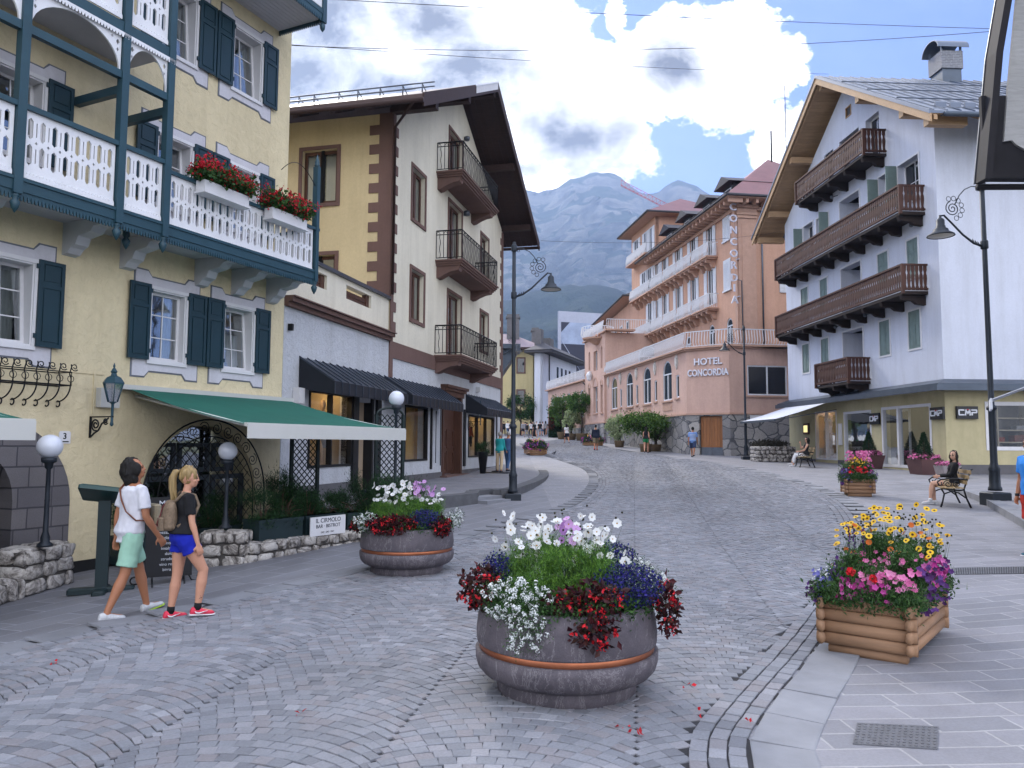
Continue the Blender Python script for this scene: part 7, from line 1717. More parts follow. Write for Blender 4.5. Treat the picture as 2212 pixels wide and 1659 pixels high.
# ================================================================ far street
yh=thing('far_house','pale yellow far house with hipped roof behind the cream apartment house','house',(0,95,2.6)); YF=PL(-8,95,1,0,1); YR=PL(2.6,95,.12,.993,1)
m_py=Mstucco('pale_yellow','c2b58a',10,.2,.01,.05)
mb=MB(); mb.pbox(YF,0,10.6,2,13.8,-.3,0); mb.pbox(YR,.0,16,2,13.8,-.3,0); part('wall',mb,m_py,yh)
mb=MB(); V=[(-9,93.8,13.8),(4.1,93.8,13.8),(6,113,13.8),(-9,113,13.8),(-4,101,16.6),(0,101,16.4)]; mb.add(V,[(0,1,5,4),(1,2,5),(2,3,4,5),(3,0,4)]); rf=part('roof',mb,M('roof_rosy','7a6c74',.6,metal=.2,vs=1),yh); mb=MB(); mb.box8([(x,y,z-.28) for x,y,z in V[:4]]+[(x,y,z-.01) for x,y,z in V[:4]]); part('eave',mb,m_roofw,rf)
for bx in ((-.7,.9,98,99.3,14.6,18.6),(2.5,3.4,97.6,98.4,14.2,16.8)): mb=MB(); mb.box(*bx); mb.box(bx[0]-.12,bx[1]+.12,bx[2]-.12,bx[3]+.12,bx[5]-.5,bx[5]-.3); part('chimney',mb,m_plg,rf)
for (P,a,b,c,d) in ((YF,8.7,9.5,10.8,12.5),(YF,8.7,9.5,6.8,8.5),(YR,4.4,6.3,9.7,11.5),(YR,4.4,6.3,6.4,8.4),(YR,10,12,9.7,11.5)):
    q=MB(); frame_ring(q,P,a-.18,b+.18,c-.18,d+.18,.18,0,.06); w=part('window',q,m_white if P is YR else m_brn,yh); q=MB(); q.pbox(P,a,b,c,d,.0,.04); part('pane',q,m_glop,w)
for z in (8.8,12.0): mb=MB(); mb.pbox(YR,2.8,7.6,z,z+.22,0,1.1); part('balcony',mb,m_roofw,yh)
a=atY(1172,960,88); b=atY(1232,960,99); GF=PL(a[0],88,b[0]-a[0],11,1); gh=thing('far_house','grey white far house with dark balconies closing the street','house',(a[0],88,2.6)); Lg=14.6
mb=MB(); mb.pbox(GF,0,Lg,2,12.4,-.3,0); mb.box8([GF.at(0,0,2),GF.at(0,-1,2),GF.at(.3,-1,2),GF.at(.3,-.3,2),GF.at(0,0,12.4),GF.at(0,-1,12.4),GF.at(.3,-1,12.4),GF.at(.3,-.3,12.4)]); part('wall',mb,m_wh,gh)
mb=MB(); mb.pbox(GF,-.8,Lg+1,12.4,12.7,-2,1.3); V=[GF.at(-.9,1.4,12.7),GF.at(Lg+1,1.4,12.7),GF.at(Lg+1,-2,12.7),GF.at(-.9,-2,12.7),GF.at(2,-.6,13.9),GF.at(Lg-2,-.6,13.9)]; mb.add(V,[(0,1,5,4),(1,2,5),(2,3,4,5),(3,0,4)]); rf=part('roof',mb,m_dor,gh); mb=MB(); mb.pbox(GF,1.2,2.2,12.8,15.4,-1.4,-.6); mb.pbox(GF,3.4,5,12.8,14.6,-1.2,-.2); part('chimney',mb,m_plg,rf)
for z in (9.3,6.6):
    o=MB(); o.pbox(GF,5.5,Lg,z-.2,z,0,1.1); o=part('balcony',o,m_dor,gh); q=MB(); hrail(q,GF,5.5,Lg,z,.95,.25,1.0,False); part('railing',q,m_iron,o)
for i in range(5):
    for z in (4.6,7.0,9.7): q=MB(); q.pbox(GF,5.6+i*1.8,6.3+i*1.8,z,z+1.6,0,.04); part('window',q,m_glop,gh)
mb=MB(); mb.pbox(GF,1.5,Lg,4.0,4.25,0,2.2); part('canopy',mb,m_dor,gh); mb=MB(); mb.pbox(GF,5.5,Lg,4.55,4.85,.1,.35); part('window_boxes',mb,m_con,gh)
mb=MB(); mb.pbox(GF,2.2,2.32,2,12.4,.05,.17); part('drain_pipe',mb,m_dor,gh); mb=MB(); mb.pbox(GF,3,8,2.3,3.95,0,.06); part('shopfront',mb,m_blkf,gh)
th=thing('far_house','small timber framed far house below the billboard','house',(9,125,3)); TF=PL(5.5,122,1,.1,1); mb=MB(); mb.pbox(TF,0,8,2,11,-.3,0); part('wall',mb,m_wh,th); mb=MB(); mb.pbox(TF,-1,9,11,11.4,-3,1); part('roof',mb,m_dor,th)
for i in range(4):
    for z in (5.2,8.2): q=MB(); q.pbox(TF,.8+i*1.5,1.9+i*1.5,z,z+2,0,.08); w=part('window',q,m_blkf,th); q=MB(); q.pbox(TF,.9+i*1.5,1.3+i*1.5,z+.1,z+1.9,.08,.1); q.pbox(TF,1.4+i*1.5,1.8+i*1.5,z+.1,z+1.9,.08,.1); part('pane',q,m_white,w)
# billboard
bb_=thing('billboard','large grey framed advertising billboard rising behind the hotel wing','billboard',(6.4,105,3)); BP=PL(6.35,104,.95,.3,1)
mb=MB(); mb.pbox(BP,0,8,10.7,20.1,-.4,0); part('frame',mb,M('billboard_frame','9ea3b4',.6,vs=2,va=.05),bb_)
mb=MB(); mb.pbox(BP,.35,7.7,11.3,15.6,0,.05); mb.prism([(.35,18.6),(1.6,18.6),(.35,17.2)],[],BP.m(),0,.05); part('dark_panel',mb,M('billboard_dark','23273c',.5,vs=2,va=.1),bb_); mb=MB(); mb.pbox(BP,.35,7.7,15.6,18.6,0,.03); part('pale_panel',mb,M('billboard_pale','8e9bb4',.6,vs=.6,va=.2),bb_)
mb=MB(); mb.tube([BP.at(.4,.1,16.0),BP.at(3.4,.1,11.5)],.05,4); mb.tube([BP.at(.4,.1,13.8),BP.at(2.2,.1,11.4)],.09,4); mb.prism([(.9,14.4),(1.4,14.0),(2.0,12.3),(1.3,12.9)],[],BP.m(),.05,.1); part('printed_shape',mb,M('billboard_print','9aa3b8',.5,vs=3),bb_)
mb=MB(); mb.pbox(BP,.5,.9,2,10.7,-.4,0); mb.pbox(BP,7,7.4,2,10.7,-.4,0); part('posts',mb,m_dor,bb_)
# crane
cr_=thing('tower_crane','red lattice crane jib showing above the hotel roofs','crane',(40,230,5)); a=Vector(atY(1342,402,220)); b=Vector(atY(1475,470,230)); mb=MB()
for o in ((0,0,0),(0,0,1.8),(0,1.4,.9)): mb.tube([tuple(a+Vector(o)),tuple(b+Vector(o))],.07,4,0,False)
for k in range(16): p=a.lerp(b,k/16); q=a.lerp(b,(k+1)/16); mb.tube([tuple(p),tuple(p+Vector((0,0,1.8)))],.045,4,0,False); mb.tube([tuple(p),tuple(q+Vector((0,0,1.8)))],.045,4,0,False)
part('jib',mb,M('crane_red','b03a48',.5,vs=2),cr_); mb=MB(); mb.tube([(b.x,b.y,0),(b.x,b.y,b.z+5)],.8,4,0,False); part('mast',mb,M('crane_red','b03a48',.5),cr_)
# dark canopy past the cream house
mb=MB(); mb.box(-3,.55,50.5,54,8.2,8.5); mb.box8([(-3,51,6.2),(-.9,51,6.2),(-.9,54,6.2),(-3,54,6.2),(-3,51,8.2),(.4,51,8.2),(.4,54,8.2),(-3,54,8.2)]); solo('entrance_canopy',mb,m_can,'dark sloping canopy jutting out past the cream apartment house','canopy')
mb=MB(); mb.box(-9,-1.35,50.6,62,1,8.2); solo('far_shop',mb,m_py,'far shop wall hidden mostly by the cream apartment house','building')
# ---- trees
m_bark=M('bark','3c342c',.9,vs=8,va=.3,bsc=12,bs=.8,bd=.03)
def tree(loc,h,r,label,cols,seed,trunk=.12,flat=1.0,base=.35,n=5000,size=.16,name='tree',pot=None,group=None,cat='tree',k=26):
    global RNG; RNG=np.random.default_rng(seed); t=thing(name,label,cat,loc,0,group); z0=0
    if pot:
        mb=MB(); mb.lathe([(pot*.8,0),(pot,.6*pot*2),(pot*1.02,pot*1.25),(pot*.9,pot*1.25)],(0,0,0),14); part('pot',mb,M('barrel_timber','6b5a44',.8,vs=6,va=.25),t,local=True); z0=pot
    mb=MB(); zc=h*(base+1)/2; mb.tube([(0,0,z0),(.05*h*.2,.02,h*base*.8),(0,0,zc)],[trunk,trunk*.75,trunk*.4],8)
    for q in range(9):
        a=RNG.uniform(0,2*pi); e=RNG.uniform(.4,.9); z1=h*base*RNG.uniform(.75,1.3); mb.tube([(0,0,z1),(r*e*.5*math.cos(a),r*e*.5*math.sin(a),z1+(zc-z1)*.6+.1),(r*e*math.cos(a),r*e*math.sin(a),zc+RNG.uniform(-.2,.3)*h*(1-base))],[trunk*.45,trunk*.3,trunk*.1],5)
    part('trunk',mb,m_bark,t,local=True); mb=MB(); C=clumps(n,(0,0,zc),(r*.9,r*.9,h*(1-base)/2*flat*.9),k,r*.13,.55); leaf_quads(mb,C,size,0,.6,.2); part('crown',mb,Mleaf('crown_'+cols[0],cols),t,local=True); return t
p=hit(1118,952); tree((1.0,88,g(1,88)),5.0,1.7,'leafy green street tree left of the far crowd',['16301a','24451f','3a5f2a'],71,n=4200,group='street trees before the pale yellow far house'); tree((2.5,91,g(2,91)),4.0,1.4,'smaller street tree just right of the leafy one',['16301a','24451f','3a5f2a'],72,n=3000,group='street trees before the pale yellow far house')
tree((4.9,74,g(5,74)),4.2,1.5,'round crowned potted tree beside the flower column',['2c4a28','46652f','5f7a3c'],73,pot=.55,n=4200,cat='potted tree',name='potted_tree',group='potted trees along the hotel arcade'); tree((6.3,69.3,g(6,69)),4.3,1.35,'umbrella shaped potted tree with a bare stem',['24431f','3a5c28','55752f'],74,pot=.55,base=.62,n=4200,cat='potted tree',name='potted_tree',trunk=.07,group='potted trees along the hotel arcade'); tree((5.5,71.5,g(5.5,71)),3.0,1.0,'pale variegated potted tree behind the woman in white',['8a9a70','a8b48c','6c8050'],75,pot=.5,base=.3,n=3000,cat='potted tree',name='potted_tree',group='potted trees along the hotel arcade'); tree((7.6,77,g(7,77)),5.8,1.5,'tallest dark tree against the arcade wall',['1f3a22','30502c','42653a'],76,n=3600)
p=hit(1338,966); tree(p,2.35,.95,'pale green variegated shrub in a barrel by the hotel base',['8f9f78','aab690','6f8458'],77,pot=.38,base=.25,n=3500,size=.13,cat='potted tree',name='potted_tree',group='barrel planted shrubs at the hotel base'); p=hit(1405,977); tree((p[0]-.2,p[1]+.5,p[2]),2.6,1.6,'wide spreading pine in a barrel behind the woman in green shorts',['2a431c','41602a','5c7834'],78,pot=.42,base=.45,flat=.55,n=5200,size=.14,cat='potted tree',name='potted_tree',group='barrel planted shrubs at the hotel base'); tree((p[0]+.6,p[1]+1.5,p[2]),2.4,1.1,'shadowed barrel pine against the stone base beneath the arches',['2a431c','41602a','5c7834'],79,pot=.4,base=.3,n=3500,size=.14,cat='potted tree',name='potted_tree',group='barrel planted shrubs at the hotel base')
RNG=np.random.default_rng(80); mb=MB(); n=6000; a=RNG.uniform(0,2*pi,n); z=RNG.uniform(0,3.2,n); r=.68*(1-.1*z/3.2); C=np.column_stack([r*np.cos(a),r*np.sin(a),z]); t=thing('flower_column','tall column of dark foliage with red flowers in mid street','flower column',(4.55,79.5,g(4.5,79))); leaf_quads(mb,C,.13,0,.8); red=(np.cos(a)<-.2)&(RNG.uniform(size=n)<.5)&(z>.8); leaf_quads(mb,C[red]*[1.06,1.06,1],.12,1,.9); mb.lathe([(.6,0),(.6,3.1),(.05,3.2)],(0,0,0),10,2); part('foliage',mb,[m_con,Mleaf('column_red',['4d1a1c','6b2420']),m_soil],t,local=True)
# low stone planter left of the boutique
p=hit(1672,998); boulder_wall((p[0]-.9,p[1]),(p[0]+1.0,p[1]-.2),p[2],p[2]+.75,1.2,'dark low rubble planter beside the far bench',45,.26); RNG=np.random.default_rng(81); mb=MB(); leaf_quads(mb,blob(900,(p[0],p[1]+.6,p[2]+.85),(1.0,.55,.2)),.12,0,.6,.6); solo('planter_shrubs',mb,M('shrub_olive','3d3a30',.9,vs=5),'low brownish shrubs filling the dark rubble planter','shrub')
# ================================================================ people
def remesh(mb,vox,amp=0,fr=9,smooth=3,seed=0,stretch=(1,1,1)):
    me=mb.mesh('tmp'); o=bpy.data.objects.new('tmp',me); COL.objects.link(o)
    m=o.modifiers.new('r','REMESH'); m.mode='VOXEL'; m.voxel_size=vox
    if smooth: q=o.modifiers.new('s','SMOOTH'); q.iterations=smooth; q.factor=.5
    dg=bpy.context.evaluated_depsgraph_get(); me2=bpy.data.meshes.new_from_object(o.evaluated_get(dg)); bpy.data.objects.remove(o); bpy.data.meshes.remove(me)
    n=len(me2.vertices); co=np.empty(n*3); me2.vertices.foreach_get('co',co); co=co.reshape(-1,3)
    if amp:
        no=np.empty(n*3); me2.vertex_normals.foreach_get('vector',no); no=no.reshape(-1,3)
        d=np.array([mn.fractal(Vector((c[0]*fr*stretch[0]+seed,c[1]*fr*stretch[1],c[2]*fr*stretch[2])),.7,2.1,3) for c in co]); co=co+no*(d*amp)[:,None]
        me2.vertices.foreach_set('co',co.ravel())
    me2.polygons.foreach_set('use_smooth',np.ones(len(me2.polygons),bool)); me2.update(); return me2
def loft(mb,rings,n=16,mi=0,caps=True):
    "rings: (center, a_vec, b_vec) ellipse axes"
    V=[];F=[]
    for c,a,b in rings:
        for j in range(n):
            w=2*pi*j/n; V.append(tuple(Vector(c)+Vector(a)*math.cos(w)+Vector(b)*math.sin(w)))
    k=len(rings)
    for i in range(k-1):
        for j in range(n): F.append((i*n+j,i*n+(j+1)%n,(i+1)*n+(j+1)%n,(i+1)*n+j))
    F.append(tuple(range(n-1,-1,-1))); F.append(tuple((k-1)*n+j for j in range(n))); mb.add(V,F,mi,True)
def ell(mb,M_,c,r,n=14,mi=0):
    V=[];F=[];k=n//2+2
    for i in range(k+1):
        p=pi*i/k
        for j in range(n):
            w=2*pi*j/n; V.append(tuple(M_@Vector((c[0]+r[0]*math.sin(p)*math.cos(w),c[1]+r[1]*math.sin(p)*math.sin(w),c[2]-r[2]*math.cos(p)))))
    for i in range(k):
        for j in range(n): F.append((i*n+j,i*n+(j+1)%n,(i+1)*n+(j+1)%n,(i+1)*n+j))
    mb.add(V,F,mi,True)
SKIN={k:None for k in 'abc'}
def Mskin(nm,c): return M(nm,c,.5,vs=6,va=.06,spec=.35)
SKA=Mskin('skin_tan','9c6a4e'); SKB=Mskin('skin_fair','b88870'); SKC=Mskin('skin_light','bf957e')
def cloth(nm,c,rough=.9): return M('cloth_'+nm,c,rough,vs=5,va=.07,bsc=160,bs=.15,bd=.001)
def person(label,loc,phi,h=1.75,fem=False,lean=.04,legs=((.35,.1,0),(-.25,.35,.3)),arms=((.2,.08,.25),(-.15,.08,.3)),head=(0,0),skin=None,top=None,sleeve=.45,tlen=0,bot=None,bkind='shorts',blen=.6,shoe=None,sole=None,sock=None,hair=None,hkind='short',vox=.0075,far=False,sit=None,fl=1.0,fingers=True,group=None,extras=None):
    "legs[0]=left(-x) legs[1]=right(+x): (thigh forward, knee bend, ankle pitch); arms: (forward, abduction, elbow)"
    skin=skin or SKA; k=h/1.75; t=thing('person',label,'person',loc,-phi,group)
    L=dict(th=.43*k,sh=.42*k,ft=.26*k,ua=.29*k,fa=.25*k,to=.50*k); hw=(.088 if not fem else .092)*k; sw=(.185 if not fem else .155)*k
    def dr(a,abd,s): return Vector((s*math.sin(abd),math.sin(a)*math.cos(abd),-math.cos(a)*math.cos(abd)))
    kn=[];an=[];hp=[];fd=[]
    for s,(a,b,f) in zip((-1,1),[l[:3] for l in legs]):
        ab=.03 if len(legs[0 if s<0 else 1])<4 else legs[0 if s<0 else 1][3]
        H_=Vector((s*hw,0,0)); K=H_+dr(a,ab,s)*L['th']; A_=K+dr(a-b,ab*.3,s)*L['sh']; hp.append(H_);kn.append(K);an.append(A_); fd.append(Vector((s*.12,math.cos(f),math.sin(f))).normalized())
    low=min(an[i].z-(L['ft']*.35*math.sin(-legs[i][2]) if legs[i][2]<0 else 0) for i in (0,1))-.075*k
    hz=-low if sit is None else sit
    O=Vector((0,0,hz)); hp=[O+v for v in hp]; kn=[O+v for v in kn]; an=[O+v for v in an]
    up=Vector((0,math.sin(lean),math.cos(lean))); fw=Vector((0,math.cos(lean),-math.sin(lean))); X=Vector((1,0,0))
    neck=O+up*L['to']; shd=[neck+X*s*sw-up*.045*k for s in (-1,1)]
    el=[];wr=[];hd=[]
    for i,s in enumerate((-1,1)):
        a,ab,e=arms[i][:3]; d1=dr(a,ab,s); E_=shd[i]+d1*L['ua']
        if len(arms[i])>3: d2=Vector(arms[i][3]).normalized()
        else: d2=dr(a+e,ab*.4,s)
        W_=E_+d2*L['fa']; el.append(E_);wr.append(W_);hd.append(d2)
    v=vox; mb=MB()
    def ring(u,rx,ry,yo=0): return (O+up*u*k+fw*yo*k,X*rx*k,fw*ry*k)
    if fem: R_=[(-.06,.10,.075,0),(0,.155,.105,-.012),(.07,.165,.105,-.012),(.16,.135,.085,0),(.24,.115,.075,.005),(.33,.135,.095,.015),(.40,.145,.095,.012),(.46,.14,.075,0),(.50,.07,.055,0)]
    else: R_=[(-.06,.10,.08,0),(0,.155,.105,-.01),(.08,.16,.105,-.005),(.18,.15,.10,.01),(.28,.16,.105,.012),(.38,.18,.115,.008),(.44,.18,.10,0),(.485,.13,.08,0),(.51,.07,.06,0)]
    loft(mb,[ring(*q) for q in R_],20)
    hb_=neck+up*.055*k+fw*.015*k; 
    mb.tube([neck-up*.06*k,neck+up*.02*k,hb_+up*.04*k],[x*k for x in ((.062,.054,.052) if not fem else (.05,.044,.044))],14)
    MH=Matrix.Translation(hb_)@Matrix.Rotation(-head[0],4,'Z')@Matrix.Rotation(head[1]-lean*.3,4,'X')@Matrix.Scale(k,4)
    ell(mb,MH,(0,-.005,.125),(.074,.094,.105)); ell(mb,MH,(0,.028,.06),(.056,.064,.068)); ell(mb,MH,(0,.058,.028),(.026,.028,.022))
    if not far:
        ell(mb,MH,(0,.096,.083),(.0125,.018,.012)); ell(mb,MH,(0,.088,.105),(.009,.016,.026)); ell(mb,MH,(0,.083,.05),(.024,.013,.009)); ell(mb,MH,(0,.072,.128),(.055,.022,.012))
        for s in (-1,1): ell(mb,MH,(s*.076,-.005,.095),(.009,.020,.03)); ell(mb,MH,(s*.035,.062,.075),(.025,.022,.022))
    for i,s in enumerate((-1,1)):
        q=.92 if fem else 1
        mb.tube([shd[i]-X*s*.05*k,shd[i]-X*s*.012*k,shd[i].lerp(el[i],.3),shd[i].lerp(el[i],.7),el[i],el[i].lerp(wr[i],.25),el[i].lerp(wr[i],.7),wr[i],wr[i]+hd[i]*.02*k],[x*k*q for x in (.045,.056,.050,.042,.038,.040,.031,.025,.024)],14)
        # hand: palm, four fingers, thumb
        d=hd[i]; side=d.cross(Vector((s,0,0))); side=side.normalized() if side.length>.1 else Vector((0,1,0)); pn=d.cross(side).normalized()
        if pn.x*s>0: pn=-pn
        P0=wr[i]; loft(mb,[(P0+d*u*k,side*a*k,pn*b*k) for u,a,b in ((0,.024,.018),(.03,.034,.017),(.06,.040,.015),(.088,.036,.012))],12)
        if not far and fingers:
            for j,(o,ln) in enumerate(((-.029,.052),(-.0095,.064),(.010,.068),(.029,.060))):
                b0=P0+d*.08*k+side*o*k; b1=b0+(d*.9+pn*.25+side*o*1.5)*ln*.45*k; b2=b1+(d*.75+pn*.6).normalized()*ln*.32*k; b3=b2+(d*.45+pn*.8).normalized()*ln*.28*k; mb.tube([b0,b1,b2,b3],[.0095*k,.009*k,.0085*k,.007*k],8)
            b0=P0+d*.03*k+side*.03*k; mb.tube([b0,b0+(side*.8+d*.6+pn*.3)*.03*k,b0+(side*.7+d*1.1+pn*.6)*.045*k],[.012*k,.010*k,.008*k],8)
        elif far: ell(mb,Matrix.Translation(P0+d*.1*k),(0,0,0),(.035*k,.035*k,.05*k),8)
        fm_=1.06 if fem else 1
        mb.tube([hp[i]+Vector((0,0,.05))*k,hp[i].lerp(kn[i],.15),hp[i].lerp(kn[i],.5),hp[i].lerp(kn[i],.85),kn[i],kn[i].lerp(an[i],.12),kn[i].lerp(an[i],.32),kn[i].lerp(an[i],.65),an[i].lerp(kn[i],.08),an[i]-Vector((0,0,.02*k))],[x*k*fm_ for x in (.085,.088,.075,.058,.054,.052,.057,.042,.034,.036)],16)
        mb.tube([an[i]-fd[i]*.045*k-Vector((0,0,.035*k)),an[i]+fd[i]*.05*k-Vector((0,0,.035*k)),an[i]+fd[i]*.16*k-Vector((0,0,.05*k))],[.034*k,.036*k,.022*k],10)
    part('body',None,skin,t,me=remesh(mb,v if not far else .02,smooth=3 if not far else 2))
    if not far:
        q=MB()
        for s in (-1,1): ell(q,MH,(s*.031,.082,.108),(.012,.008,.006),8)
        part('eyes',q,M('eye_dark','1a1412',.3),t,local=True); q=MB()
        for s in (-1,1): ell(q,MH,(s*.032,.0885,.128),(.019,.006,.0035),8)
        part('brows',q,hair or skin,t,local=True); q=MB(); ell(q,MH,(0,.0945,.051),(.021,.006,.006),8); part('lips',q,M('lips','8f4a44',.5),t,local=True)
    cv=.012 if not far else .022
    if top is not None:
        q=MB(); g_=1.09; o=.010
        R2=[(u,rx*g_+o,ry*g_+o,yo) for u,rx,ry,yo in R_ if u>=tlen-.001 and u<.505]; R2=[(tlen-.02,R2[0][1]*1.04,R2[0][2]*1.05,R2[0][3])]+R2
        R2[0]=(R2[0][0],R2[0][1]+.028,R2[0][2]+.030,R2[0][3]); R2[1]=(R2[1][0],R2[1][1]+.022,R2[1][2]+.026,R2[1][3]); R2[2]=(R2[2][0],R2[2][1]+.014,R2[2][2]+.018,R2[2][3])
        R2[-1]=(R2[-1][0],R2[-1][1]*.86,R2[-1][2]*.9,R2[-1][3]); loft(q,[ring(*r) for r in R2],22)
        if sleeve:
            for i,s in enumerate((-1,1)):
                pts=[shd[i]-X*s*.05*k,shd[i]-X*s*.01*k,shd[i].lerp(el[i],.3)]; rr=[.055,.066,.062]
                if sleeve<=1: pts.append(shd[i].lerp(el[i],sleeve+.1)); rr.append(.062 if sleeve<.8 else .055)
                else:
                    pts+=[shd[i].lerp(el[i],.7),el[i],el[i].lerp(wr[i],.5),el[i].lerp(wr[i],sleeve-1)]; rr+=[.056,.052,.045,.038]
                q.tube(pts,[x*k*(.93 if fem else 1) for x in rr],14)
        else:
            for s in (-1,1): q.tube([neck+X*s*.10*k-up*.0*k,neck+X*s*.11*k-up*.10*k+fw*.08*k],[.02*k,.02*k],6)
        part('shirt',None,top,t,me=remesh(q,cv,.012 if not far else 0,7,2,seed=len(label),stretch=(1,1,.6)))
    if bot is not None:
        q=MB(); loft(q,[ring(*r) for r in [(-.09,.13,.10,0),(-.04,.175,.125,-.01),(.0,.178,.125,-.012),(.06,.176,.118,-.01),(.13,.155,.105,-.003)]],22)
        if bkind in('shorts','pants'):
            for i in (0,1):
                if bkind=='shorts': pts=[hp[i]+Vector((0,0,.03)),hp[i].lerp(kn[i],blen*.3),hp[i].lerp(kn[i],blen*.7),hp[i].lerp(kn[i],blen)]; rr=(.10,.106,.100,.104)
                else: pts=[hp[i],hp[i].lerp(kn[i],.5),kn[i],kn[i].lerp(an[i],.4),kn[i].lerp(an[i],blen)]; rr=(.10,.088,.068,.064,.056)
                q.tube(pts,[x*k*(.97 if fem else 1)*fl for x in rr],16)
        else:
            m=(kn[0]+kn[1])/2; e=O.lerp(m,blen/.5 if sit is None else 1); loft(q,[(O,X*.17*k,Vector((0,.12*k,0))),(O.lerp(e,.5),X*.19*k,Vector((0,.15*k,0))),(e,X*.22*k,Vector((0,.19*k,0)))],18)
        part(bkind if bkind!='pants' else 'trousers',None,bot,t,me=remesh(q,cv,.014 if not far else 0,6,2,seed=3+len(label),stretch=(1,1,.7)))
    for i,s in enumerate((-1,1)):
        q=MB(); f=fd[i]; dn=Vector((0,0,-1)); dn=(dn-f*dn.dot(f)).normalized(); sd=f.cross(dn).normalized(); A_=an[i]
        def S(u,w,hh,lift=0): return (A_+f*u*k+dn*(.075-hh/2-lift)*k,sd*w*k,dn*hh/2*k)
        loft(q,[S(-.075,.025,.05),S(-.06,.036,.085),(S(-.01,.040,.095)),S(.05,.043,.075),S(.11,.048,.055),S(.16,.042,.045),S(.185,.02,.03)],14)
        sh=part('shoe',None,shoe or c_dk,t,me=remesh(q,.008 if not far else .02,smooth=1))
        if not far and sole:
            q=MB(); loft(q,[(A_+f*u*k+dn*.072*k,sd*w*k,dn*.012*k) for u,w in ((-.083,.02),(-.07,.038),(0,.042),(.06,.044),(.12,.051),(.165,.046),(.195,.02))],14); part('sole',q,sole,sh,local=True)
        if sock: q=MB(); q.tube([A_-dn*.0*k+Vector((0,0,-.02*k)),A_.lerp(kn[i],.14)],[.043*k,.041*k],12); part('sock',q,sock,t,local=True)
    if hair is not None:
        q=MB(); ell(q,MH,(0,-.018,.137),(.083,.100,.103))
        q2=MB()
        if hkind=='bob':
            ell(q,MH,(0,-.03,.14),(.097,.102,.105)); ell(q,MH,(0,-.055,.09),(.100,.092,.11)); ell(q,MH,(0,-.065,.02),(.088,.062,.085)); ell(q,MH,(0,-.07,-.04),(.06,.045,.06))
            for s in (-1,1): ell(q,MH,(s*.072,.012,.11),(.03,.052,.075)); ell(q,MH,(s*.06,-.03,.02),(.035,.045,.07))
        if hkind=='long':
            ell(q,MH,(0,-.05,.08),(.085,.07,.12)); ell(q,MH,(0,-.06,-.02),(.08,.05,.11))
            for s in (-1,1): ell(q,MH,(s*.07,.0,.06),(.022,.045,.11)); ell(q,MH,(s*.07,.01,-.04),(.024,.035,.09))
        if hkind=='pony':
            pts=[MH@Vector(p) for p in ((0,-.10,.185),(0,-.15,.17),(0,-.175,.09),(0,-.165,-.02),(0,-.14,-.13),(0,-.125,-.19))]; q2.tube(pts,[x*k for x in (.022,.036,.043,.042,.032,.008)],12,0,True,flat=1.2)
            for z in range(14):
                o=Vector((RNG.normal()*.022,RNG.normal()*.012,0))*k; q2.tube([p+o*(.4+.3*j) for j,p in enumerate(pts)],[.01*k]*5+[.002*k],5)
        me=remesh(q,.010 if not far else .02,.022 if hkind!='short' else .008,18,1,seed=2,stretch=(1,1,.3)); 
        # clear the face: push back anything in front of the hairline
        part('hair',None,hair,t,me=me)
        if hkind=='pony': hp_=part('ponytail',q2,hair,t,local=True); q=MB(); c=MH@Vector((0,-.12,.18)); ell(q,Matrix.Translation(c),(0,0,0),(.03*k,.02*k,.03*k),10); part('hair_tie',q,c_dk,hp_,local=True)
    info=dict(O=O,neck=neck,up=up,fw=fw,X=X,shd=shd,el=el,wr=wr,hp=hp,kn=kn,an=an,MH=MH,k=k,fd=fd)
    return t,info
W_tee=cloth('white_tee','c9cad2'); mint=cloth('mint','8fb8a4'); navy=cloth('navy','11182c'); royal=cloth('royal','0f1f9a'); blk=cloth('black','0e0f14'); beige_=cloth('beige','b8a488'); teal_=cloth('teal','1f8a8c'); denim=cloth('denim','3a5478'); green_=cloth('green','0f6b3c'); red_=cloth('red','b02a20'); sky_=cloth('sky','2f7fd0'); khaki=cloth('khaki','6f6450'); grey_=cloth('grey','6c707a'); whi=cloth('white','c8c9cc')
h_dark=M('hair_dark','0d0a09',.75,vs=30,va=.4,stretch=(1,1,.1),bsc=60,bs=.6); h_bl=M('hair_blonde','8a744c',.5,vs=40,va=.35,stretch=(1,1,.08),bsc=80,bs=.6); h_br=M('hair_brown','20140e',.7,vs=30,va=.4,stretch=(1,1,.1),bsc=60,bs=.6); h_gr=M('hair_grey','8e8b88',.6,vs=20,va=.3)
sh_w=M('shoe_white','b4b6ba',.6,vs=20,va=.2); so_y=M('sole_lime','9cc02a',.6,vs=3); sh_p=M('shoe_coral','c8304a',.6,vs=25,va=.15); so_w=M('sole_white','c9c9cc',.6)
def R(d): return math.radians(d)
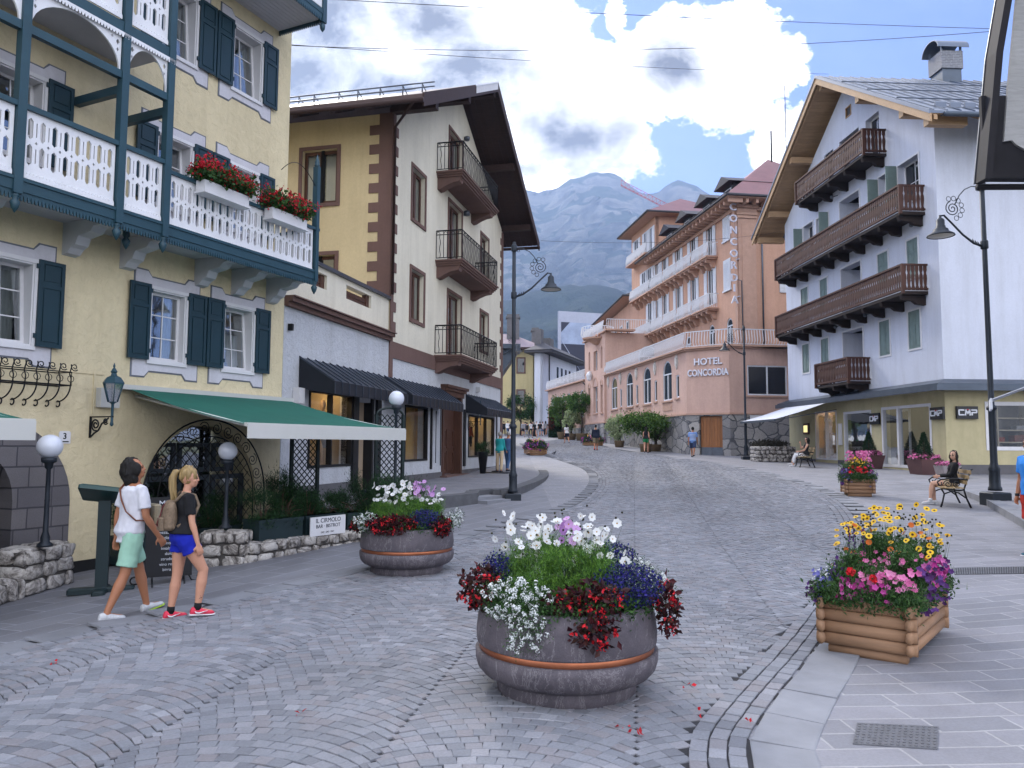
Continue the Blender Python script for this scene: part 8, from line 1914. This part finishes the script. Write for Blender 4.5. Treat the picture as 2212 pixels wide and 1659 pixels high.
# walking man
man,I=person('man in white t-shirt and mint shorts walking with a crossbody bag, beside the ponytailed woman',(-4.22,8.62,g(-4.2,8.6)),R(40),1.82,legs=((.35,.10,.22),(-.20,.22,0)),arms=((-.22,.10,.2),(.12,.14,.45)),head=(R(28),R(14)),skin=SKA,top=W_tee,sleeve=.62,tlen=-.09,bot=mint,bkind='shorts',blen=.84,shoe=sh_w,sole=so_y,hair=h_dark,hkind='bob',fl=1.0)
def extra(t,name,mb,m,par=None): return part(name,mb,m,par or t,local=True)
k=I['k']; mb=MB(); mb.lathe([(.001,0)],(0,0,0),3) if 0 else None
for i in (0,1):
    A_=I['an'][i]; f=I['fd'][i]; mb.tube([A_+f*.02*k-Vector((0,0,.02)),A_+f*.11*k-Vector((0,0,.035))],[.012,.008],6)
extra(man,'laces',mb,so_w)
def strap(I,s0,pts,w,mb):
    k=I['k']; P=[I['O']+I['up']*u*k+I['fw']*y*k+I['X']*x*k for x,y,u in pts]
    mb.tube(P,[w]*len(P),6,0,True,flat=.4)
bag=thing('crossbody_bag','tan leather strap and bag worn across the walking man','bag',man.location[:],-R(40)); mb=MB()
strap(I,0,[(-.08,.10,.50),(-.09,-.03,.545),(-.05,-.128,.44),(.03,-.135,.33),(.12,-.12,.22),(.185,-.04,.13),(.17,.09,.12),(.06,.15,.22),(-.05,.14,.38),(-.08,.10,.50)],.020,mb); part('strap',mb,M('leather_tan','6d3c26',.5,vs=10),bag,local=True)
mb=MB(); c=I['O']+I['up']*.2*k+I['fw']*.19*k+I['X']*.08*k; mb.bbox(c.x-.11,c.x+.11,c.y-.03,c.y+.045,c.z-.12,c.z+.10,.02); part('pouch',mb,M('canvas_beige','8e8570',.8,vs=12,va=.25),bag,local=True)
# walking woman
wom,I=person('blonde woman with ponytail in black top, blue shorts and coral trainers',(-3.50,8.30,g(-3.5,8.3)),R(55),1.645,True,legs=((-.06,.08,0),(.50,.62,-.05)),arms=((-.2,.08,.2),(.10,.12,.18)),head=(R(14),R(-2)),skin=SKB,top=blk,sleeve=.6,tlen=.06,bot=royal,bkind='shorts',blen=.42,shoe=sh_p,sole=so_w,sock=blk,hair=h_bl,hkind='pony',fl=1.10)
mb=MB(); k=I['k']
for i in (0,1): A_=I['an'][i]; f=I['fd'][i]; mb.tube([A_+f*u*k+Vector((.047 if u<.05 else .050,0,z))*k for u,z in ((-.035,-.030),(-.02,-.045),(.01,-.050),(.10,-.024))],[.003,.009,.008,.002],6)
extra(wom,'side_mark',mb,so_w)
k=I['k']; bp=thing('backpack','small patterned brown backpack with red stripe on the blonde woman','backpack',wom.location[:],-R(55)); O,up,fw,X=I['O'],I['up'],I['fw'],I['X']
mb=MB(); loft(mb,[(O+up*(u)*k-fw*(.165)*k,X*a*k,fw*b*k) for u,a,b in ((.07,.10,.06),(.10,.135,.085),(.22,.14,.085),(.33,.13,.07),(.39,.10,.05),(.41,.05,.03))],16); part('bag_body',None,M('bag_canvas','6f5f4e',.8,vs=35,va=.35),bp,me=remesh(mb,.01,.004,14,2))
mb=MB(); c=O+up*.15*k-fw*.255*k; mb.bbox(c.x-.09*k,c.x+.09*k,c.y-.02,c.y+.03,c.z-.07,c.z+.07,.015); part('front_pocket',mb,M('bag_canvas','6f5f4e'),bp,local=True)
mb=MB(); strap(I,0,[(.0,-.262,.09),(.0,-.29,.15),(.0,-.262,.23),(.0,-.245,.33),(.0,-.21,.385)],.013,mb); part('stripe',mb,M('stripe_red','5d1a20',.7),bp,local=True)
mb=MB()
for s in (-1,1): strap(I,0,[(s*.07,-.15,.38),(s*.095,-.05,.495),(s*.10,.07,.47),(s*.115,.115,.36),(s*.15,.06,.22),(s*.13,-.10,.12)],.017,mb)
part('straps',mb,M('bag_canvas','6f5f4e'),bp,local=True)
mb=MB(); A_=I['an'][1]; K_=I['kn'][1]; c=A_.lerp(K_,.33); 
for q in range(5): mb.tube([c+Vector((.036,-.012+.006*q,-.03+q*.02)),c+Vector((.039,.002,-.02+q*.02)),c+Vector((.034,.02-.005*q,-.02+q*.02))],.003,4)
extra(wom,'tattoo',mb,M('tattoo_ink','2a2630',.8))
# woman on the near bench
BL=Vector(BN.location); rb=BN.rotation_euler.z
def onbench(B_,off): r=B_.rotation_euler.z; return (B_.location[0]-math.sin(r)*off+math.cos(r)*.06,B_.location[1]+math.cos(r)*off+math.sin(r)*.06,B_.location[2])
w2,I=person('young woman in black top and bare legs seated on the near bench holding a phone',onbench(BN,.05),-(rb+pi/2),1.68,True,lean=-.16,legs=((1.52,1.38,0,.02),(1.40,1.50,.05,-.16)),arms=((.45,.10,0,(.35,.9,-.15)),(.40,.12,0,(-.45,.85,-.1))),head=(R(-52),R(-6)),skin=SKC,top=blk,sleeve=1.9,tlen=.02,bot=beige_,bkind='shorts',blen=.45,shoe=sh_w,sole=so_w,sock=whi,hair=h_br,hkind='long',sit=.525,vox=.009)
mb=MB(); c=(I['wr'][0]+I['wr'][1])/2+Vector((0,.05,.03)); mb.bbox(c.x-.035,c.x+.035,c.y-.07,c.y+.07,c.z-.005,c.z+.005,.004); ph=thing('phone','dark phone held by the woman on the near bench','phone',w2.location[:],rb+pi/2); part('case',mb,m_blkf,ph,local=True)
w1,I=person('woman in sunglasses, dark top and white trousers seated cross legged on the far bench',onbench(B2,.15),-(B2.rotation_euler.z+pi/2),1.68,True,lean=-.18,legs=((1.45,1.2,0,.02),(1.60,1.25,.1,-.18)),arms=((.5,.1,0,(.3,.85,-.2)),(.9,.05,0,(-.35,.15,.9))),head=(R(-20),R(-4)),skin=SKC,top=blk,sleeve=0,tlen=.02,bot=whi,bkind='pants',blen=.75,shoe=sh_w,sole=so_w,hair=h_dark,hkind='long',sit=.525,vox=.012)
mb=MB(); 
for s in (-1,1): ell(mb,I['MH'],(s*.034,.094,.106),(.026,.010,.020),10)
mb.tube([I['MH']@Vector(p) for p in ((-.075,.01,.108),(-.06,.085,.11),(.06,.085,.11),(.075,.01,.108))],.004,4); extra(w1,'sunglasses',mb,m_blkf)
# man cut by the right edge
zr=g(7.7,11.3); m3,I=person('man in bright blue t-shirt and red shorts cut off by the right edge',((2228-1106)/1659*11.3,11.3,zr),R(-100),1.80,legs=((.05,.05,0),(-.03,.03,0)),arms=((.0,.14,.25),(.0,.10,.25)),skin=SKA,top=sky_,sleeve=.6,tlen=-.04,bot=red_,bkind='shorts',blen=.95,shoe=M('shoe_teal','1d4a5c',.6,vs=20,va=.3),sole=so_w,sock=red_,hair=h_dark,vox=.010,fl=1.08)
mb=MB()
for i in (0,1): W_=I['wr'][i]; mb.tube([W_-Vector((0,0,.01)),W_+Vector((0,0,.03))],.031,10)
extra(m3,'watch',mb,m_blkf)
# pedestrians up the street
def ped(px,py,phi,label,f=g,h=1.72,**kw):
    p=hit(px,py,f=f) if py>946 else None
    if p is None: Y_=78+min(9,max(0,946-py)*.5); p=atY(px,py,Y_); p=(p[0],Y_,g(p[0],Y_))
    return person(label,p,R(phi),h,far=True,**kw)
step=dict(legs=((.34,.15,0),(-.28,.30,.2)),arms=((-.2,.1,.2),(.22,.1,.25)))
step2=dict(legs=((-.25,.25,.2),(.30,.12,0)),arms=((.2,.1,.25),(-.2,.1,.2)))
t,I=ped(1497,988,25,'man in pale blue striped shirt and navy shorts walking by the hotel door',h=1.76,skin=SKA,top=sky_ if 0 else cloth('paleblue','6f8fc4'),sleeve=.7,tlen=-.08,bot=cloth('slate','2c3a58'),bkind='shorts',blen=.9,shoe=c_dk,hair=h_dark,**step)
mb=MB(); k=I['k']
for q in range(6): u=.0+q*.07; loft(mb,[(I['O']+I['up']*u*k,I['X']*.197*k,I['fw']*.135*k),(I['O']+I['up']*(u+.018)*k,I['X']*.197*k,I['fw']*.135*k)],18)
part('shirt_stripes',mb,whi,t,local=True)
ped(1396,979,10,'woman in black top and green shorts before the spreading pine',h=1.66,fem=True,skin=SKB,top=blk,sleeve=0,tlen=.04,bot=green_,bkind='shorts',blen=.5,shoe=c_dk,hair=h_dark,hkind='long',fl=1.15,**step2)
ped(1287,974,0,'man in navy sweater, khaki shorts and red socks in mid street',h=1.76,top=navy,sleeve=1.9,tlen=-.05,bot=khaki,bkind='shorts',blen=.95,shoe=c_dk,sock=red_,hair=h_dark,**step2)
ped(1224,958,-15,'woman in white t-shirt and dark skirt walking past the potted trees',h=1.66,fem=True,skin=SKB,top=whi,sleeve=.6,tlen=.0,bot=navy,bkind='shorts',blen=.8,shoe=c_dk,hair=h_dark,hkind='long',fl=1.2,**step)
ped(1079,1021,20,'grey haired woman in teal jacket and beige trousers at the terrace end window',f=terr,h=1.66,fem=True,top=teal_,sleeve=1.95,tlen=-.08,bot=beige_,bkind='pants',blen=.92,shoe=c_dk,hair=h_gr,legs=((.1,.05,0),(-.08,.1,0)),arms=((.3,.1,.7),(.2,.1,.6)))
ped(1097,1019,30,'white haired companion in denim jacket and jeans beside the teal jacket',f=terr,h=1.68,top=denim,sleeve=1.95,tlen=-.08,bot=denim,bkind='pants',blen=.92,shoe=c_dk,hair=h_gr,legs=((.2,.1,0),(-.2,.2,.1)),arms=((.1,.1,.4),(-.1,.1,.4)))
CW=[(365,1480,blk,grey_,'pants',h_dark,'black clad walker in front of the far crowd'),(455,1492,blk,blk,'skirt',h_gr,'walker in long black dress leading the far crowd'),(320,1412,grey_,navy,'shorts',h_br,'grey shirted figure at the left of the far crowd'),(412,1402,whi,navy,'pants',h_dark,'white shirted figure just behind the black dress'),(436,1385,navy,blk,'pants',h_br,'navy figure at the back of the far crowd'),(520,1422,blk,grey_,'shorts',h_dark,'black topped figure right of the black dress'),(553,1402,whi,denim,'shorts',h_br,'white topped figure at the right of the far crowd'),(586,1420,grey_,blk,'skirt',h_dark,'grey figure nearest the flower column'),(140,1400,whi,denim,'pants',h_br,'white shirted figure left of the tall lamp'),(178,1425,navy,whi,'skirt',h_dark,'navy topped figure left of the tall lamp'),(215,1400,red_,navy,'shorts',h_dark,'red topped figure close to the tall lamp'),(480,1392,whi,grey_,'pants',h_gr,'pale figure behind the black dress'),(92,1392,blk,navy,'pants',h_dark,'dark figure by the terrace end window'),(345,1398,denim,whi,'shorts',h_br,'denim shirted figure deep in the far crowd')]
for i,(cx_,cy_,tp_,bt_,bk_,hr_,lb) in enumerate(CW):
    ped((1240+cx_/4.7385)/1.1573,(780+cy_/4.7385)/1.1573,RNG.uniform(-40,40)+(180 if i%4==2 else 0),lb,h=1.62+.14*((i*37)%10)/10,fem=(bk_=='skirt'),skin=SKB,top=tp_,sleeve=.7 if i%2 else 1.8,tlen=-.04,bot=bt_,bkind=bk_,blen=.9,shoe=c_dk,hair=hr_,hkind='long' if bk_=='skirt' else 'short',group='people in the far street crowd',**(step if i%2 else step2))
